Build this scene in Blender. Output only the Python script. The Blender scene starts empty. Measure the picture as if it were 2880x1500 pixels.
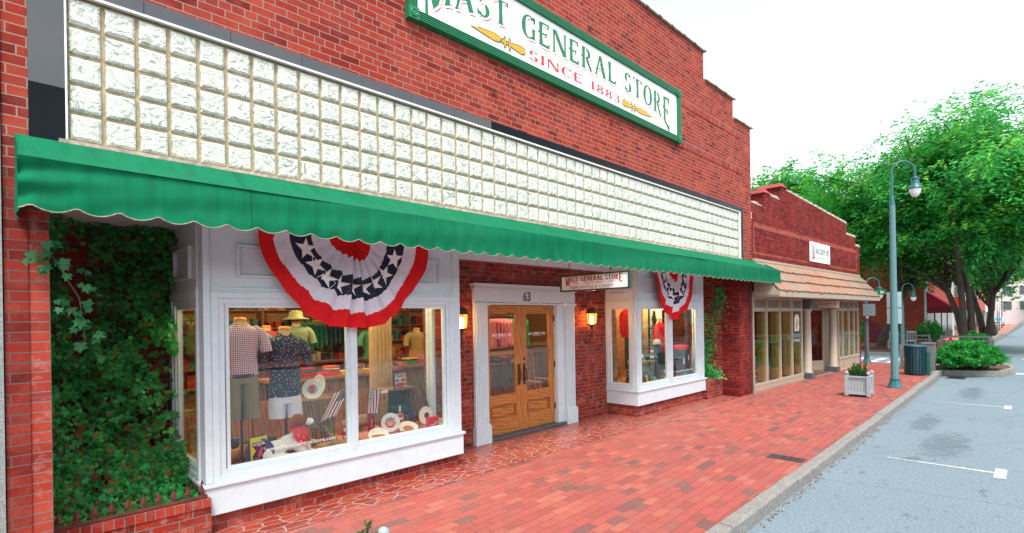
import bpy, math, random
import numpy as np
from mathutils import Vector, Matrix
R = math.radians; PI = math.pi
scn = bpy.context.scene
# ---------------------------------------------------------------- camera
cd = bpy.data.cameras.new("camera"); cam = bpy.data.objects.new("camera", cd); scn.collection.objects.link(cam)
scn.camera = cam
YAW, ROLL = R(44.80555), R(-0.87983527)
fw = Vector((math.sin(YAW), math.cos(YAW), 0)); rt = Vector((math.cos(YAW), -math.sin(YAW), 0)); up = rt.cross(fw)
r2 = rt*math.cos(ROLL)+up*math.sin(ROLL); u2 = -rt*math.sin(ROLL)+up*math.cos(ROLL)
cam.matrix_world = Matrix(((r2.x, u2.x, -fw.x, -0.3732), (r2.y, u2.y, -fw.y, -4.7227), (r2.z, u2.z, -fw.z, 1.8693), (0, 0, 0, 1)))
cd.sensor_width = 36; cd.lens = 36*1464.17/2880; cd.shift_y = 144.25/2880
cd.clip_start = 0.05; cd.clip_end = 3000
# ---------------------------------------------------------------- light
SUN_EL, SUN_AZ = R(60), R(215)      # azimuth measured from +Y towards +X: the sun stands over the street, behind the camera
w = bpy.data.worlds.new("World"); scn.world = w; w.use_nodes = True
nt = w.node_tree; bg = nt.nodes['Background']
sky = nt.nodes.new('ShaderNodeTexSky'); sky.sky_type = 'NISHITA'; sky.sun_disc = False
sky.sun_elevation = SUN_EL; sky.sun_rotation = SUN_AZ; sky.dust_density = 1.5; sky.air_density = 1.0
hs = nt.nodes.new('ShaderNodeHueSaturation'); hs.inputs['Saturation'].default_value = 0.30   # overcast: the blue is mostly washed out
nt.links.new(sky.outputs[0], hs.inputs['Color']); nt.links.new(hs.outputs[0], bg.inputs[0]); bg.inputs[1].default_value = 0.15
sl = bpy.data.lights.new("sun", 'SUN'); sl.energy = 1.5; sl.angle = R(14); sl.color = (1, .95, .88)
so = bpy.data.objects.new("sun", sl); scn.collection.objects.link(so)
sd = Vector((math.sin(SUN_AZ)*math.cos(SUN_EL), math.cos(SUN_AZ)*math.cos(SUN_EL), math.sin(SUN_EL)))
so.rotation_euler = sd.to_track_quat('Z', 'Y').to_euler(); so.location = (0, -10, 20)
scn.view_settings.view_transform = 'Standard'; scn.view_settings.look = 'None'
scn.view_settings.exposure = 1.35; scn.view_settings.gamma = 1
scn.render.engine = 'CYCLES'
scn.cycles.max_bounces = 8; scn.cycles.transparent_max_bounces = 12
# ---------------------------------------------------------------- helpers
COL = scn.collection
def setp(o, label=None, cat=None, group=None, kind=None):
    if label: o['label'] = label
    if cat: o['category'] = cat
    if group: o['group'] = group
    if kind: o['kind'] = kind
    return o
def thing(name, label, cat, loc=(0, 0, 0), rz=0, group=None):
    o = bpy.data.objects.new(name, None); COL.objects.link(o); o.location = loc; o.rotation_euler = (0, 0, rz); o.empty_display_size = .1
    return setp(o, label, cat, group)
def copy_tree(o, parent=None, loc=None, rz=None, label=None):
    c = o.copy(); COL.objects.link(c); c.parent = parent
    if loc is not None: c.location = loc
    if rz is not None: c.rotation_euler[2] = rz
    if label: c['label'] = label
    for ch in list(o.children): copy_tree(ch, c)
    return c
def vsub(a, b): return (a[0]-b[0], a[1]-b[1], a[2]-b[2])
class MB:
    def __init__(s): s.v = []; s.f = []; s.m = []; s.s = []; s.off = None
    def add(s, vs, fs, mi=0, sm=False):
        n = len(s.v); s.v.extend([tuple(map(float, v)) for v in vs])
        for f in fs: s.f.append(tuple(i+n for i in f)); s.m.append(mi); s.s.append(sm)
        return s
    def box(s, x0, x1, y0, y1, z0, z1, mi=0):
        v = [(x0, y0, z0), (x1, y0, z0), (x1, y1, z0), (x0, y1, z0), (x0, y0, z1), (x1, y0, z1), (x1, y1, z1), (x0, y1, z1)]
        return s.add(v, [(0, 3, 2, 1), (4, 5, 6, 7), (0, 1, 5, 4), (1, 2, 6, 5), (2, 3, 7, 6), (3, 0, 4, 7)], mi)
    def obox(s, c, X, Y, Z, mi=0):
        """oriented box: centre and three half-axis vectors"""
        c, X, Y, Z = map(Vector, (c, X, Y, Z)); v = [c+a*X+b*Y+d*Z for d in (-1, 1) for a, b in ((-1, -1), (1, -1), (1, 1), (-1, 1))]
        return s.add(v, [(0, 3, 2, 1), (4, 5, 6, 7), (0, 1, 5, 4), (1, 2, 6, 5), (2, 3, 7, 6), (3, 0, 4, 7)], mi)
    def quad(s, a, b, c, d, mi=0): return s.add([a, b, c, d], [(0, 1, 2, 3)], mi)
    def tube(s, pts, r, n=8, mi=0, caps=True, sm=True, fl=1.0):
        pts = [Vector(p) for p in pts]; m = len(pts); rs = r if isinstance(r, (list, tuple)) else [r]*m
        vs = []; prev = None
        for i, p in enumerate(pts):
            t = (pts[min(i+1, m-1)]-pts[max(i-1, 0)]).normalized()
            a = prev if prev is not None else (Vector((0, 0, 1)) if abs(t.z) < .9 else Vector((1, 0, 0)))
            x = (a-t*a.dot(t)).normalized(); y = t.cross(x); prev = x
            for k in range(n):
                an = 2*PI*k/n; vs.append(p+(x*math.cos(an)*fl+y*math.sin(an))*rs[i])
        fs = [(i*n+k, i*n+(k+1) % n, (i+1)*n+(k+1) % n, (i+1)*n+k) for i in range(m-1) for k in range(n)]
        s.add(vs, fs, mi, sm)
        if caps:
            s.add(vs[:n], [tuple(range(n))[::-1]], mi); s.add(vs[-n:], [tuple(range(n))], mi)
        return s
    def cyl(s, p0, p1, r0, r1=None, n=12, mi=0, sm=True): return s.tube([p0, p1], [r0, r0 if r1 is None else r1], n, mi, True, sm)
    def lathe(s, prof, c=(0, 0, 0), n=16, mi=0, sm=True, axis='z', sc=(1, 1)):
        vs = []
        for r, z in prof:
            for k in range(n):
                a = 2*PI*k/n; p = (r*math.cos(a)*sc[0], r*math.sin(a)*sc[1], z)
                if axis == 'y': p = (p[0], z, p[1])
                if axis == 'x': p = (z, p[0], p[1])
                vs.append((p[0]+c[0], p[1]+c[1], p[2]+c[2]))
        m = len(prof); fs = [(i*n+k, i*n+(k+1) % n, (i+1)*n+(k+1) % n, (i+1)*n+k) for i in range(m-1) for k in range(n)]
        s.add(vs, fs, mi, sm)
        if prof[0][0] > 1e-5: s.add(vs[:n], [tuple(range(n))[::-1]], mi)
        if prof[-1][0] > 1e-5: s.add(vs[-n:], [tuple(range(n))], mi)
        return s
    def ball(s, c, r, n=12, mi=0, sc=(1, 1, 1)):
        h = n//2+1; vs = []
        for i in range(h+1):
            t = PI*i/h
            for k in range(n):
                a = 2*PI*k/n; vs.append((c[0]+r*sc[0]*math.sin(t)*math.cos(a), c[1]+r*sc[1]*math.sin(t)*math.sin(a), c[2]+r*sc[2]*math.cos(t)))
        return s.add(vs, [(i*n+k, (i+1)*n+k, (i+1)*n+(k+1) % n, i*n+(k+1) % n) for i in range(h) for k in range(n)], mi, True)
    def prism(s, poly, o, U, V, W, mi=0, mi2=None):
        """2D polygon extruded: points o+U*x+V*y, thickness vector W"""
        o, U, V, W = map(Vector, (o, U, V, W)); n = len(poly)
        a = [o+U*x+V*y for x, y in poly]; b = [p+W for p in a]
        s.add(a+b, [tuple(range(n))[::-1], tuple(range(n, 2*n))], mi)
        return s.add(a+b, [(i, (i+1) % n, n+(i+1) % n, n+i) for i in range(n)], mi if mi2 is None else mi2)
    def flat(s, poly, o, U, V, mi=0):
        o, U, V = map(Vector, (o, U, V)); return s.add([o+U*x+V*y for x, y in poly], [tuple(range(len(poly)))], mi)
    def grid(s, fn, nu, nv, mi=0, sm=True, mif=None):
        vs = [fn(i/nu, j/nv) for j in range(nv+1) for i in range(nu+1)]
        n0 = len(s.v); s.v.extend([tuple(map(float, v)) for v in vs])
        for j in range(nv):
            for i in range(nu):
                a = n0+j*(nu+1)+i; s.f.append((a, a+1, a+nu+2, a+nu+1)); s.m.append(mif(i/nu, j/nv) if mif else mi); s.s.append(sm)
        return s
    def text(s, txt, o, U, V, wd, ht=None, mi=0, off=0.0, align='c', bold=0.0):
        """Blender's built-in font as flat faces; o = left/centre of the baseline, U/V unit axes, wd = width in metres, ht = capital height"""
        vs, fs, (x0, x1, y1) = glyphs(txt, bold); o, U, V = map(Vector, (o, U, V)); N = U.cross(V)
        sx = wd/(x1-x0); sy = sx if ht is None else ht/y1; ax = {'c': (x0+x1)/2, 'l': x0, 'r': x1}[align]
        return s.add([o+U*((x-ax)*sx)+V*(y*sy)+N*off for x, y in vs], fs, mi)
    def each(s, name, mats, parent=None, **k):
        """one object per loose piece"""
        par = list(range(len(s.v)))
        def fd(a):
            while par[a] != a: par[a] = par[par[a]]; a = par[a]
            return a
        for f in s.f:
            for q in f[1:]: par[fd(f[0])] = fd(q)
        gr = {}
        for i, f in enumerate(s.f): gr.setdefault(fd(f[0]), []).append(i)
        out = []
        for ids in gr.values():
            m = MB(); mp = {}
            for i in ids:
                for q in s.f[i]:
                    if q not in mp: mp[q] = len(m.v); m.v.append(s.v[q])
                m.f.append(tuple(mp[q] for q in s.f[i])); m.m.append(s.m[i]); m.s.append(s.s[i])
            out.append(m.build(name, mats, parent, **k))
        return out
    def build(s, name, mats, parent=None, world=True, bevel=0, kind=None, solid=0, sub=0):
        me = bpy.data.meshes.new(name); off = Vector((0, 0, 0))
        if parent is not None and world:
            p = parent
            while p is not None: off += p.location; p = p.parent
        v = [(a-off.x, b-off.y, c-off.z) for a, b, c in s.v] if off.length > 0 else s.v
        me.from_pydata(v, [], s.f)
        for m_ in (mats if isinstance(mats, (list, tuple)) else [mats]): me.materials.append(m_)
        me.polygons.foreach_set('material_index', s.m); me.polygons.foreach_set('use_smooth', s.s)
        boxuv(me, s.v, s.f)
        o = bpy.data.objects.new(name, me); COL.objects.link(o); o.parent = parent
        if kind: o['kind'] = kind
        if bevel:
            b = o.modifiers.new('b', 'BEVEL'); b.width = bevel; b.segments = 2; b.limit_method = 'ANGLE'; b.angle_limit = R(40); b.harden_normals = False
        if solid:
            b = o.modifiers.new('s', 'SOLIDIFY'); b.thickness = solid; b.offset = 0
        if sub:
            b = o.modifiers.new('u', 'SUBSURF'); b.levels = sub; b.render_levels = sub
        return o
def boxuv(me, V, F):
    uv = me.uv_layers.new(name='m'); co = np.array(V, dtype=np.float64); li = np.empty(len(me.loops), dtype=np.int32); me.loops.foreach_get('vertex_index', li)
    nr = np.empty(len(me.polygons)*3); me.polygons.foreach_get('normal', nr); nr = np.abs(nr.reshape(-1, 3))
    lt = np.empty(len(me.polygons), dtype=np.int32); me.polygons.foreach_get('loop_total', lt); N = np.repeat(nr, lt, axis=0); P = co[li]
    z = (N[:, 2] > .72); y = (~z) & (N[:, 1] >= N[:, 0]-.05)
    u = np.where(z | y, P[:, 0], P[:, 1]); v = np.where(z, P[:, 1], P[:, 2])
    uv.data.foreach_set('uv', np.stack([u, v], 1).ravel())
_gc = {}
def glyphs(txt, bold=0.0):
    if (txt, bold) in _gc: return _gc[(txt, bold)]
    c = bpy.data.curves.new('t', 'FONT'); c.body = txt; c.resolution_u = 3; c.offset = bold
    o = bpy.data.objects.new('t', c); COL.objects.link(o); bpy.context.view_layer.update()
    me = bpy.data.meshes.new_from_object(o.evaluated_get(bpy.context.evaluated_depsgraph_get()))
    vs = [(v.co.x, v.co.y) for v in me.vertices]; fs = [tuple(p.vertices) for p in me.polygons]
    bpy.data.objects.remove(o); bpy.data.curves.remove(c); bpy.data.meshes.remove(me)
    r = (vs, fs, (min(v[0] for v in vs), max(v[0] for v in vs), max(v[1] for v in vs))); _gc[(txt, bold)] = r; return r
# ---------------------------------------------------------------- materials
class NT:
    def __init__(s, name):
        s.m = bpy.data.materials.new(name); s.m.use_nodes = True; s.t = s.m.node_tree; s.b = s.t.nodes['Principled BSDF']
    def n(s, ty, **kw):
        nd = s.t.nodes.new(ty)
        for k, v in kw.items():
            if k.startswith('_'): setattr(nd, k[1:], v)
            else: nd.inputs[k.replace('0', ' ') if k not in nd.inputs else k].default_value = v
        return nd
    def l(s, a, b): s.t.links.new(a, b)
    def noise(s, vec, scale, detail=4, rough=.6, dist=0):
        n = s.n('ShaderNodeTexNoise'); n.inputs['Scale'].default_value = scale; n.inputs['Detail'].default_value = detail
        n.inputs['Roughness'].default_value = rough; n.inputs['Distortion'].default_value = dist
        if vec is not None: s.l(vec, n.inputs['Vector'])
        return n.outputs['Fac']
    def ramp(s, f, stops, interp='LINEAR'):
        r = s.n('ShaderNodeValToRGB'); s.l(f, r.inputs[0]); r.color_ramp.interpolation = interp
        e = r.color_ramp.elements
        while len(e) > 1: e.remove(e[-1])
        e[0].position = stops[0][0]; e[0].color = c4(stops[0][1])
        for p, c in stops[1:]: k = e.new(p); k.color = c4(c)
        return r.outputs[0]
    def mix(s, f, a, b, ty='MIX'):
        n = s.n('ShaderNodeMix', _data_type='RGBA', _blend_type=ty)
        for i, x in ((0, f), (6, a), (7, b)):
            if hasattr(x, 'links'): s.l(x, n.inputs[i])
            else: n.inputs[i].default_value = x if i == 0 else c4(x)
        return n.outputs[2]
    def math(s, op, a, b=0.0, c=0.0):
        n = s.n('ShaderNodeMath', _operation=op)
        for i, x in ((0, a), (1, b), (2, c)):
            if hasattr(x, 'links'): s.l(x, n.inputs[i])
            else: n.inputs[i].default_value = x
        return n.outputs[0]
    def map(s, vec, scale=(1, 1, 1), rot=(0, 0, 0), loc=(0, 0, 0)):
        n = s.n('ShaderNodeMapping'); s.l(vec, n.inputs[0]); n.inputs['Scale'].default_value = scale; n.inputs['Rotation'].default_value = rot; n.inputs['Location'].default_value = loc
        return n.outputs[0]
    def bump(s, h, st, dist=.01):
        n = s.n('ShaderNodeBump'); s.l(h, n.inputs['Height']); n.inputs['Strength'].default_value = st; n.inputs['Distance'].default_value = dist; s.l(n.outputs[0], s.b.inputs['Normal']); return n
    def uv(s): return s.n('ShaderNodeUVMap', _uv_map='m').outputs[0]
    def obj(s): return s.n('ShaderNodeTexCoord').outputs['Object']
    def setc(s, c): s.l(c, s.b.inputs['Base Color']) if hasattr(c, 'links') else setattr(s.b.inputs['Base Color'], 'default_value', c4(c))
def c4(c): return (c[0], c[1], c[2], 1) if len(c) == 3 else c
def srgb(r, g, b): return tuple((x/255/12.92 if x/255 <= .04045 else ((x/255+.055)/1.055)**2.4) for x in (r, g, b))
def pm(name, col, rough=.5, var=.18, sc=6, bump=.15, bsc=60, metal=0, spec=.5, emit=None, es=0, coat=0, trans=0, dirt=0):
    t = NT(name); o = t.obj(); n = t.noise(o, sc, 5)
    d = tuple(x*(1-var) for x in col); l_ = tuple(min(1, x*(1+var*.6)) for x in col)
    c = t.ramp(n, [(.3, d), (.7, l_)])
    if dirt:
        c = t.mix(t.math('MULTIPLY', t.ramp(t.noise(o, sc*3.1, 6), [(.5, (0, 0, 0)), (.72, (1, 1, 1))]), dirt), c, tuple(x*.35 for x in col))
    t.setc(c); t.b.inputs['Roughness'].default_value = rough; t.b.inputs['Metallic'].default_value = metal; t.b.inputs['Specular IOR Level'].default_value = spec
    if coat: t.b.inputs['Coat Weight'].default_value = coat
    if trans:
        t.b.inputs['Transmission Weight'].default_value = trans
    if bump: t.bump(t.noise(o, bsc, 4), bump, .004)
    if emit: t.b.inputs['Emission Color'].default_value = c4(emit); t.b.inputs['Emission Strength'].default_value = es
    return t.m
def brick_mat(name, stops, mortar, bw=.203, rh=.0677, ms=.010, bump=.6, streak=0, offs=.5, lime=0, loc=(0, 0, 0), rough=.85, header=0):
    t = NT(name); v = t.map(t.uv(), loc=loc)
    wob = t.noise(v, 14, 3); wv = t.n('ShaderNodeVectorMath', _operation='SCALE'); t.l(t.n('ShaderNodeTexNoise', Scale=9.0).outputs['Color'], wv.inputs[0])
    nz = wv.inputs[0].links[0].from_node; t.l(v, nz.inputs['Vector']); wv.inputs['Scale'].default_value = .006
    va = t.n('ShaderNodeVectorMath', _operation='ADD'); t.l(v, va.inputs[0]); t.l(wv.outputs[0], va.inputs[1]); vv = va.outputs[0]
    def bt(bw_, row_, of):
        b = t.n('ShaderNodeTexBrick'); t.l(vv, b.inputs['Vector']); b.offset = of
        for k, x in (('Scale', 1), ('Mortar Size', ms/2), ('Mortar Smooth', .25), ('Bias', 0), ('Brick Width', bw_), ('Row Height', row_)): b.inputs[k].default_value = x
        b.inputs['Color1'].default_value = (0, 0, 0, 1); b.inputs['Color2'].default_value = (1, 1, 1, 1); b.inputs['Mortar'].default_value = (.5, .5, .5, 1)
        return b
    b = bt(bw, rh, offs); colr, fac = b.outputs['Color'], b.outputs['Fac']
    if header:      # every header-th course is laid in headers
        b2 = bt(bw/2, rh, .5); sp = t.n('ShaderNodeSeparateXYZ'); t.l(v, sp.inputs[0])
        row = t.math('FLOOR', t.math('DIVIDE', sp.outputs[1], rh)); sel = t.math('LESS_THAN', t.math('FLOORED_MODULO', row, header), .5)
        colr = t.mix(sel, colr, b2.outputs['Color']); fac = t.math('ADD', t.math('MULTIPLY', fac, t.math('SUBTRACT', 1, sel)), t.math('MULTIPLY', b2.outputs['Fac'], sel))
    c = t.ramp(colr, stops)
    fine = t.noise(t.map(v, (30, 160 if not streak else 8, 1)) if not streak else t.map(v, (260, 10, 1)), 1, 3)
    c = t.mix(t.math('MULTIPLY', fine, .55 if streak else .35), c, (.05, .008, .006), 'MIX')
    if lime:
        lm = t.ramp(t.noise(v, 7, 8, .75), [(.52, (0, 0, 0)), (.66, (1, 1, 1))]); c = t.mix(t.math('MULTIPLY', lm, lime), c, (.62, .36, .30))
    soot = t.ramp(t.noise(v, 1.3, 6, .7), [(.35, (0, 0, 0)), (.75, (1, 1, 1))]); c = t.mix(t.math('MULTIPLY', soot, .38), c, (.13, .03, .025)); bl = t.ramp(t.noise(t.map(v, loc=(7, 3, 0)), 2.1, 7, .75), [(.48, (0, 0, 0)), (.75, (1, 1, 1))]); c = t.mix(t.math('MULTIPLY', bl, .35), c, (.56, .16, .11))
    mo = t.mix(t.noise(v, 40, 3), tuple(x*.6 for x in mortar), mortar)
    t.setc(t.mix(fac, c, mo)); t.b.inputs['Roughness'].default_value = rough; t.b.inputs['Specular IOR Level'].default_value = .1
    h = t.math('ADD', t.math('MULTIPLY', fac, -1.0), t.math('MULTIPLY', fine, .25)); t.bump(h, bump, .006)
    return t.m
RB = [(0, (.17, .014, .012)), (.18, (.33, .032, .022)), (.5, (.42, .045, .029)), (.8, (.49, .072, .040)), (1, (.26, .032, .03))]
M = {}
M['brick'] = brick_mat('striated_red_brick', RB, (.37, .255, .20), streak=1, header=6)
M['brick_pier'] = brick_mat('dark_ribbed_pier_brick', [(0, (.13, .015, .013)), (.3, (.25, .024, .018)), (.7, (.36, .04, .026)), (1, (.20, .03, .03))], (.15, .12, .105), streak=1)
M['brick_entry'] = brick_mat('rough_red_brick', [(0, (.13, .015, .013)), (.25, (.32, .03, .018)), (.6, (.40, .042, .022)), (.85, (.27, .025, .02)), (1, (.17, .035, .035))], (.27, .23, .20), lime=.55, bump=1.0)
M['brick_b'] = brick_mat('old_crimson_brick', [(0, (.14, .010, .012)), (.4, (.28, .019, .020)), (.8, (.37, .030, .028)), (1, (.20, .025, .03))], (.055, .028, .028), lime=.10, streak=1, ms=.015)
M['brick_rowlock'] = brick_mat('rowlock_brick', RB, (.30, .22, .18), bw=.0677, rh=.2, offs=0, lime=.3)
M['brick_stack'] = brick_mat('smooth_red_brick', [(0, (.22, .03, .025)), (.3, (.40, .05, .03)), (.8, (.50, .075, .045)), (1, (.26, .05, .05))], (.27, .2, .17), bw=.30, rh=.0677, lime=.5, offs=0, loc=(-.20, 0, 0))
M['brick_far'] = brick_mat('orange_brick', [(0, (.28, .045, .025)), (.5, (.44, .075, .035)), (1, (.52, .10, .045))], (.34, .2, .15), ms=.012)
# pavers: brick walk, mixed reds with odd charcoal bricks
def paver():
    t = NT('brick_pavers'); v = t.uv(); nz = t.n('ShaderNodeTexNoise', Scale=1.2); t.l(v, nz.inputs['Vector'])
    sc = t.n('ShaderNodeVectorMath', _operation='SCALE'); t.l(nz.outputs['Color'], sc.inputs[0]); sc.inputs['Scale'].default_value = .07
    a = t.n('ShaderNodeVectorMath', _operation='ADD'); t.l(v, a.inputs[0]); t.l(sc.outputs[0], a.inputs[1])
    b = t.n('ShaderNodeTexBrick'); t.l(t.map(a.outputs[0], rot=(0, 0, R(-2))), b.inputs['Vector'])
    for k, x in (('Scale', 1), ('Mortar Size', .0022), ('Mortar Smooth', .2), ('Brick Width', .225), ('Row Height', .107)): b.inputs[k].default_value = x
    b.inputs['Color1'].default_value = (0, 0, 0, 1); b.inputs['Color2'].default_value = (1, 1, 1, 1)
    c = t.ramp(b.outputs['Color'], [(0, (.10, .07, .07)), (.05, (.13, .085, .075)), (.09, (.24, .068, .058)), (.25, (.32, .068, .058)), (.5, (.38, .078, .070)), (.7, (.32, .085, .070)), (.85, (.38, .11, .078)), (.95, (.42, .135, .10)), (1, (.20, .085, .07))])
    c = t.mix(t.math('MULTIPLY', t.ramp(t.noise(v, 55, 6, .8), [(.4, (0, 0, 0)), (.75, (1, 1, 1))]), .35), c, (.13, .05, .04))
    c = t.mix(t.math('MULTIPLY', t.ramp(t.noise(v, .9, 5, .7), [(.4, (0, 0, 0)), (.7, (1, 1, 1))]), .35), c, (.25, .10, .085))
    c = t.mix(t.math('MULTIPLY', t.noise(v, 2.3, 8, .75), .25), c, (.60, .17, .14))
    t.setc(t.mix(b.outputs['Fac'], c, (.085, .05, .04))); t.b.inputs['Roughness'].default_value = .62; t.b.inputs['Specular IOR Level'].default_value = .22
    h = t.math('ADD', t.math('MULTIPLY', b.outputs['Fac'], -1.0), t.math('ADD', t.math('MULTIPLY', b.outputs['Color'], .35), t.math('MULTIPLY', t.noise(v, 90, 3), .3))); t.bump(h, .5, .006)
    return t.m
M['paver'] = paver()
def crazy():
    t = NT('crazy_terracotta'); v = t.uv(); nz = t.n('ShaderNodeTexNoise', Scale=5.0); t.l(v, nz.inputs['Vector'])
    sc = t.n('ShaderNodeVectorMath', _operation='SCALE'); t.l(nz.outputs['Color'], sc.inputs[0]); sc.inputs['Scale'].default_value = .05
    a = t.n('ShaderNodeVectorMath', _operation='ADD'); t.l(v, a.inputs[0]); t.l(sc.outputs[0], a.inputs[1]); vv = t.map(a.outputs[0], (5.2, 10.5, 1))
    d = t.n('ShaderNodeTexVoronoi', _feature='DISTANCE_TO_EDGE', _voronoi_dimensions='2D', Scale=1.0); t.l(vv, d.inputs['Vector'])
    e = t.n('ShaderNodeTexVoronoi', _feature='F1', _voronoi_dimensions='2D', Scale=1.0); t.l(vv, e.inputs['Vector'])
    c = t.ramp(e.outputs['Color'], [(0, (.24, .030, .02)), (.5, (.36, .05, .028)), (1, (.44, .085, .045))])
    c = t.mix(t.math('MULTIPLY', t.noise(v, 30, 6), .3), c, (.10, .03, .025))
    f = t.ramp(d.outputs['Distance'], [(.030, (1, 1, 1)), (.055, (0, 0, 0))]); t.setc(t.mix(f, c, (.29, .26, .235)))
    t.l(t.mix(f, (.30, .30, .30), (.8, .8, .8)), t.b.inputs['Roughness'])
    t.bump(t.math('MULTIPLY', f, -1.0), .4, .004); return t.m
M['crazy'] = crazy()
def asphalt():
    t = NT('asphalt'); v = t.uv(); g = t.math('ADD', t.math('MULTIPLY', t.noise(v, 150, 3, .8), .5), t.math('MULTIPLY', t.noise(v, 48, 3, .8), .5)); s_ = t.ramp(g, [(.36, (.075, .115, .14)), (.5, (.155, .22, .255)), (.62, (.36, .43, .47))])
    c = t.mix(t.math('MULTIPLY', t.ramp(t.noise(v, .45, 5, .6), [(.35, (0, 0, 0)), (.7, (1, 1, 1))]), .3), s_, (.11, .165, .20))
    st = t.ramp(t.noise(t.map(v, (1, 1.6, 1), loc=(3.1, 1.2, 0)), 1.7, 4, .65), [(.62, (0, 0, 0)), (.68, (1, 1, 1))]); c = t.mix(t.math('MULTIPLY', st, .6), c, (.07, .085, .095))
    sp = t.n('ShaderNodeTexVoronoi', _voronoi_dimensions='2D', Scale=3.3); t.l(v, sp.inputs['Vector']); c = t.mix(t.math('MULTIPLY', t.ramp(sp.outputs['Distance'], [(.05, (1, 1, 1)), (.11, (0, 0, 0))]), .35), c, (.07, .08, .09))
    for cx, cy, sx, sy in ((9.7, -3.75, 1.5, .42), (11.5, -3.3, 1.3, .3), (3.75, -3.35, .8, .28), (16.5, -3.6, 2.0, .35)):      # oil and water stains in the bays
        q = t.map(v, (1/sx, 1/sy, 1), loc=(-cx/sx, -cy/sy, 0)); ln = t.n('ShaderNodeVectorMath', _operation='LENGTH'); t.l(q, ln.inputs[0])
        e = t.math('SUBTRACT', t.math('ADD', t.math('MULTIPLY', t.noise(v, 5.5, 6, .7), 2.6), -.35), ln.outputs['Value']); c = t.mix(t.math('MULTIPLY', t.ramp(e, [(.20, (0, 0, 0)), (.5, (1, 1, 1))]), .5), c, (.06, .085, .10))
    cr = t.n('ShaderNodeTexVoronoi', _feature='DISTANCE_TO_EDGE', _voronoi_dimensions='2D', Scale=.28); t.l(t.map(v, loc=(2.2, .9, 0)), cr.inputs['Vector']); c = t.mix(t.math('MULTIPLY', t.math('LESS_THAN', cr.outputs['Distance'], .0022), .6), c, (.05, .07, .08))
    t.setc(c); t.b.inputs['Roughness'].default_value = .8; t.bump(g, .5, .006); return t.m
M['asphalt'] = asphalt()
def granite():
    t = NT('granite_kerb'); v = t.obj(); c = t.ramp(t.noise(v, 75, 4, .8), [(.32, (.06, .058, .055)), (.45, (.20, .195, .185)), (.68, (.40, .395, .375))])
    c = t.mix(t.math('MULTIPLY', t.ramp(t.noise(v, 8, 6, .7), [(.45, (0, 0, 0)), (.65, (1, 1, 1))]), .45), c, (.18, .15, .13)); t.setc(c)
    t.b.inputs['Roughness'].default_value = .85; t.bump(t.noise(v, 22, 6, .7), .7, .02); return t.m
M['granite'] = granite()
M['granite_wall'] = pm('grey_green_granite', (.26, .31, .29), .6, .5, 90, .2)
def glassmat(name, tint=(1, 1, 1), refl=1.0, kf=1.0):
    t = NT(name); t.t.nodes.remove(t.b); out = t.t.nodes['Material Output']
    tr = t.n('ShaderNodeBsdfTransparent'); tr.inputs[0].default_value = c4(tint); gl = t.n('ShaderNodeBsdfGlossy'); gl.inputs['Roughness'].default_value = .01
    gl.inputs['Color'].default_value = (refl, refl, refl, 1)
    fr = t.n('ShaderNodeFresnel'); gm = t.n('ShaderNodeNewGeometry'); t.l(t.math('SUBTRACT', 1.5, t.math('MULTIPLY', gm.outputs['Backfacing'], .8333)), fr.inputs[0]); m = t.n('ShaderNodeMixShader')
    f = t.math('ADD', t.math('MULTIPLY', fr.outputs[0], kf), .01)
    nb = t.n('ShaderNodeBump'); t.l(t.noise(t.obj(), 1.1, 2), nb.inputs['Height']); nb.inputs['Strength'].default_value = .05; nb.inputs['Distance'].default_value = .05; t.l(nb.outputs[0], gl.inputs['Normal'])
    t.l(f, m.inputs[0]); t.l(tr.outputs[0], m.inputs[1]); t.l(gl.outputs[0], m.inputs[2]); t.l(m.outputs[0], out.inputs[0]); return t.m
M['glass'] = glassmat('window_glass', (.93, .96, .95))
M['glass_dark'] = glassmat('dark_window_glass', (.72, .80, .80), 1)
def wood(name, a, b, sc=1.0, rough=.35, vert=True, coat=.3):
    t = NT(name); o = t.obj(); v = t.map(o, (9*sc, 9*sc, .8*sc) if vert else (.8*sc, 9*sc, 9*sc)); wv = t.n('ShaderNodeTexWave', _wave_type='BANDS', _bands_direction='DIAGONAL', Scale=1.6, Distortion=9.0, Detail=3.0); wv.inputs['Detail Scale'].default_value = 1.6; t.l(v, wv.inputs['Vector'])
    c = t.ramp(wv.outputs['Fac'], [(0, b), (.35, a), (1, tuple(min(1, x*1.15) for x in a))]); c = t.mix(t.math('MULTIPLY', t.noise(t.map(o, (90, 90, 4) if vert else (4, 90, 90)), 1, 3), .35), c, b)
    t.setc(c); t.b.inputs['Roughness'].default_value = rough; t.b.inputs['Coat Weight'].default_value = coat; t.bump(wv.outputs['Fac'], .12, .003); return t.m
M['oak'] = wood('golden_oak', (.50, .20, .040), (.31, .095, .018))
M['oak_h'] = wood('golden_oak_rail', (.50, .20, .040), (.29, .085, .016), vert=False)
M['barn'] = wood('weathered_crate_wood', (.27, .17, .10), (.10, .06, .04), rough=.8, coat=0)
M['barn_h'] = wood('weathered_crate_wood_h', (.27, .17, .10), (.10, .06, .04), rough=.8, vert=False, coat=0)
M['pine'] = wood('pine_panel', (.42, .18, .07), (.25, .09, .03), rough=.5, coat=0)
M['bark'] = pm('bark', (.085, .065, .05), .9, .55, 14, .9, 30)
M['log'] = pm('log_wood', (.34, .20, .10), .85, .5, 12, .9, 40)
M['white'] = pm('white_trim_paint', (.63, .75, .79), .38, .05, 4, .05, 40, dirt=.12)
M['white2'] = pm('white_sign_paint', (.90, .92, .91), .45, .03, 3, .03)
M['white_plastic'] = pm('white_glossy', (.85, .85, .85), .25, .03)
M['green_fab'] = pm('green_awning_canvas', (.001, .165, .085), .8, .12, 2.5, .25, 220, spec=.18)
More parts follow.
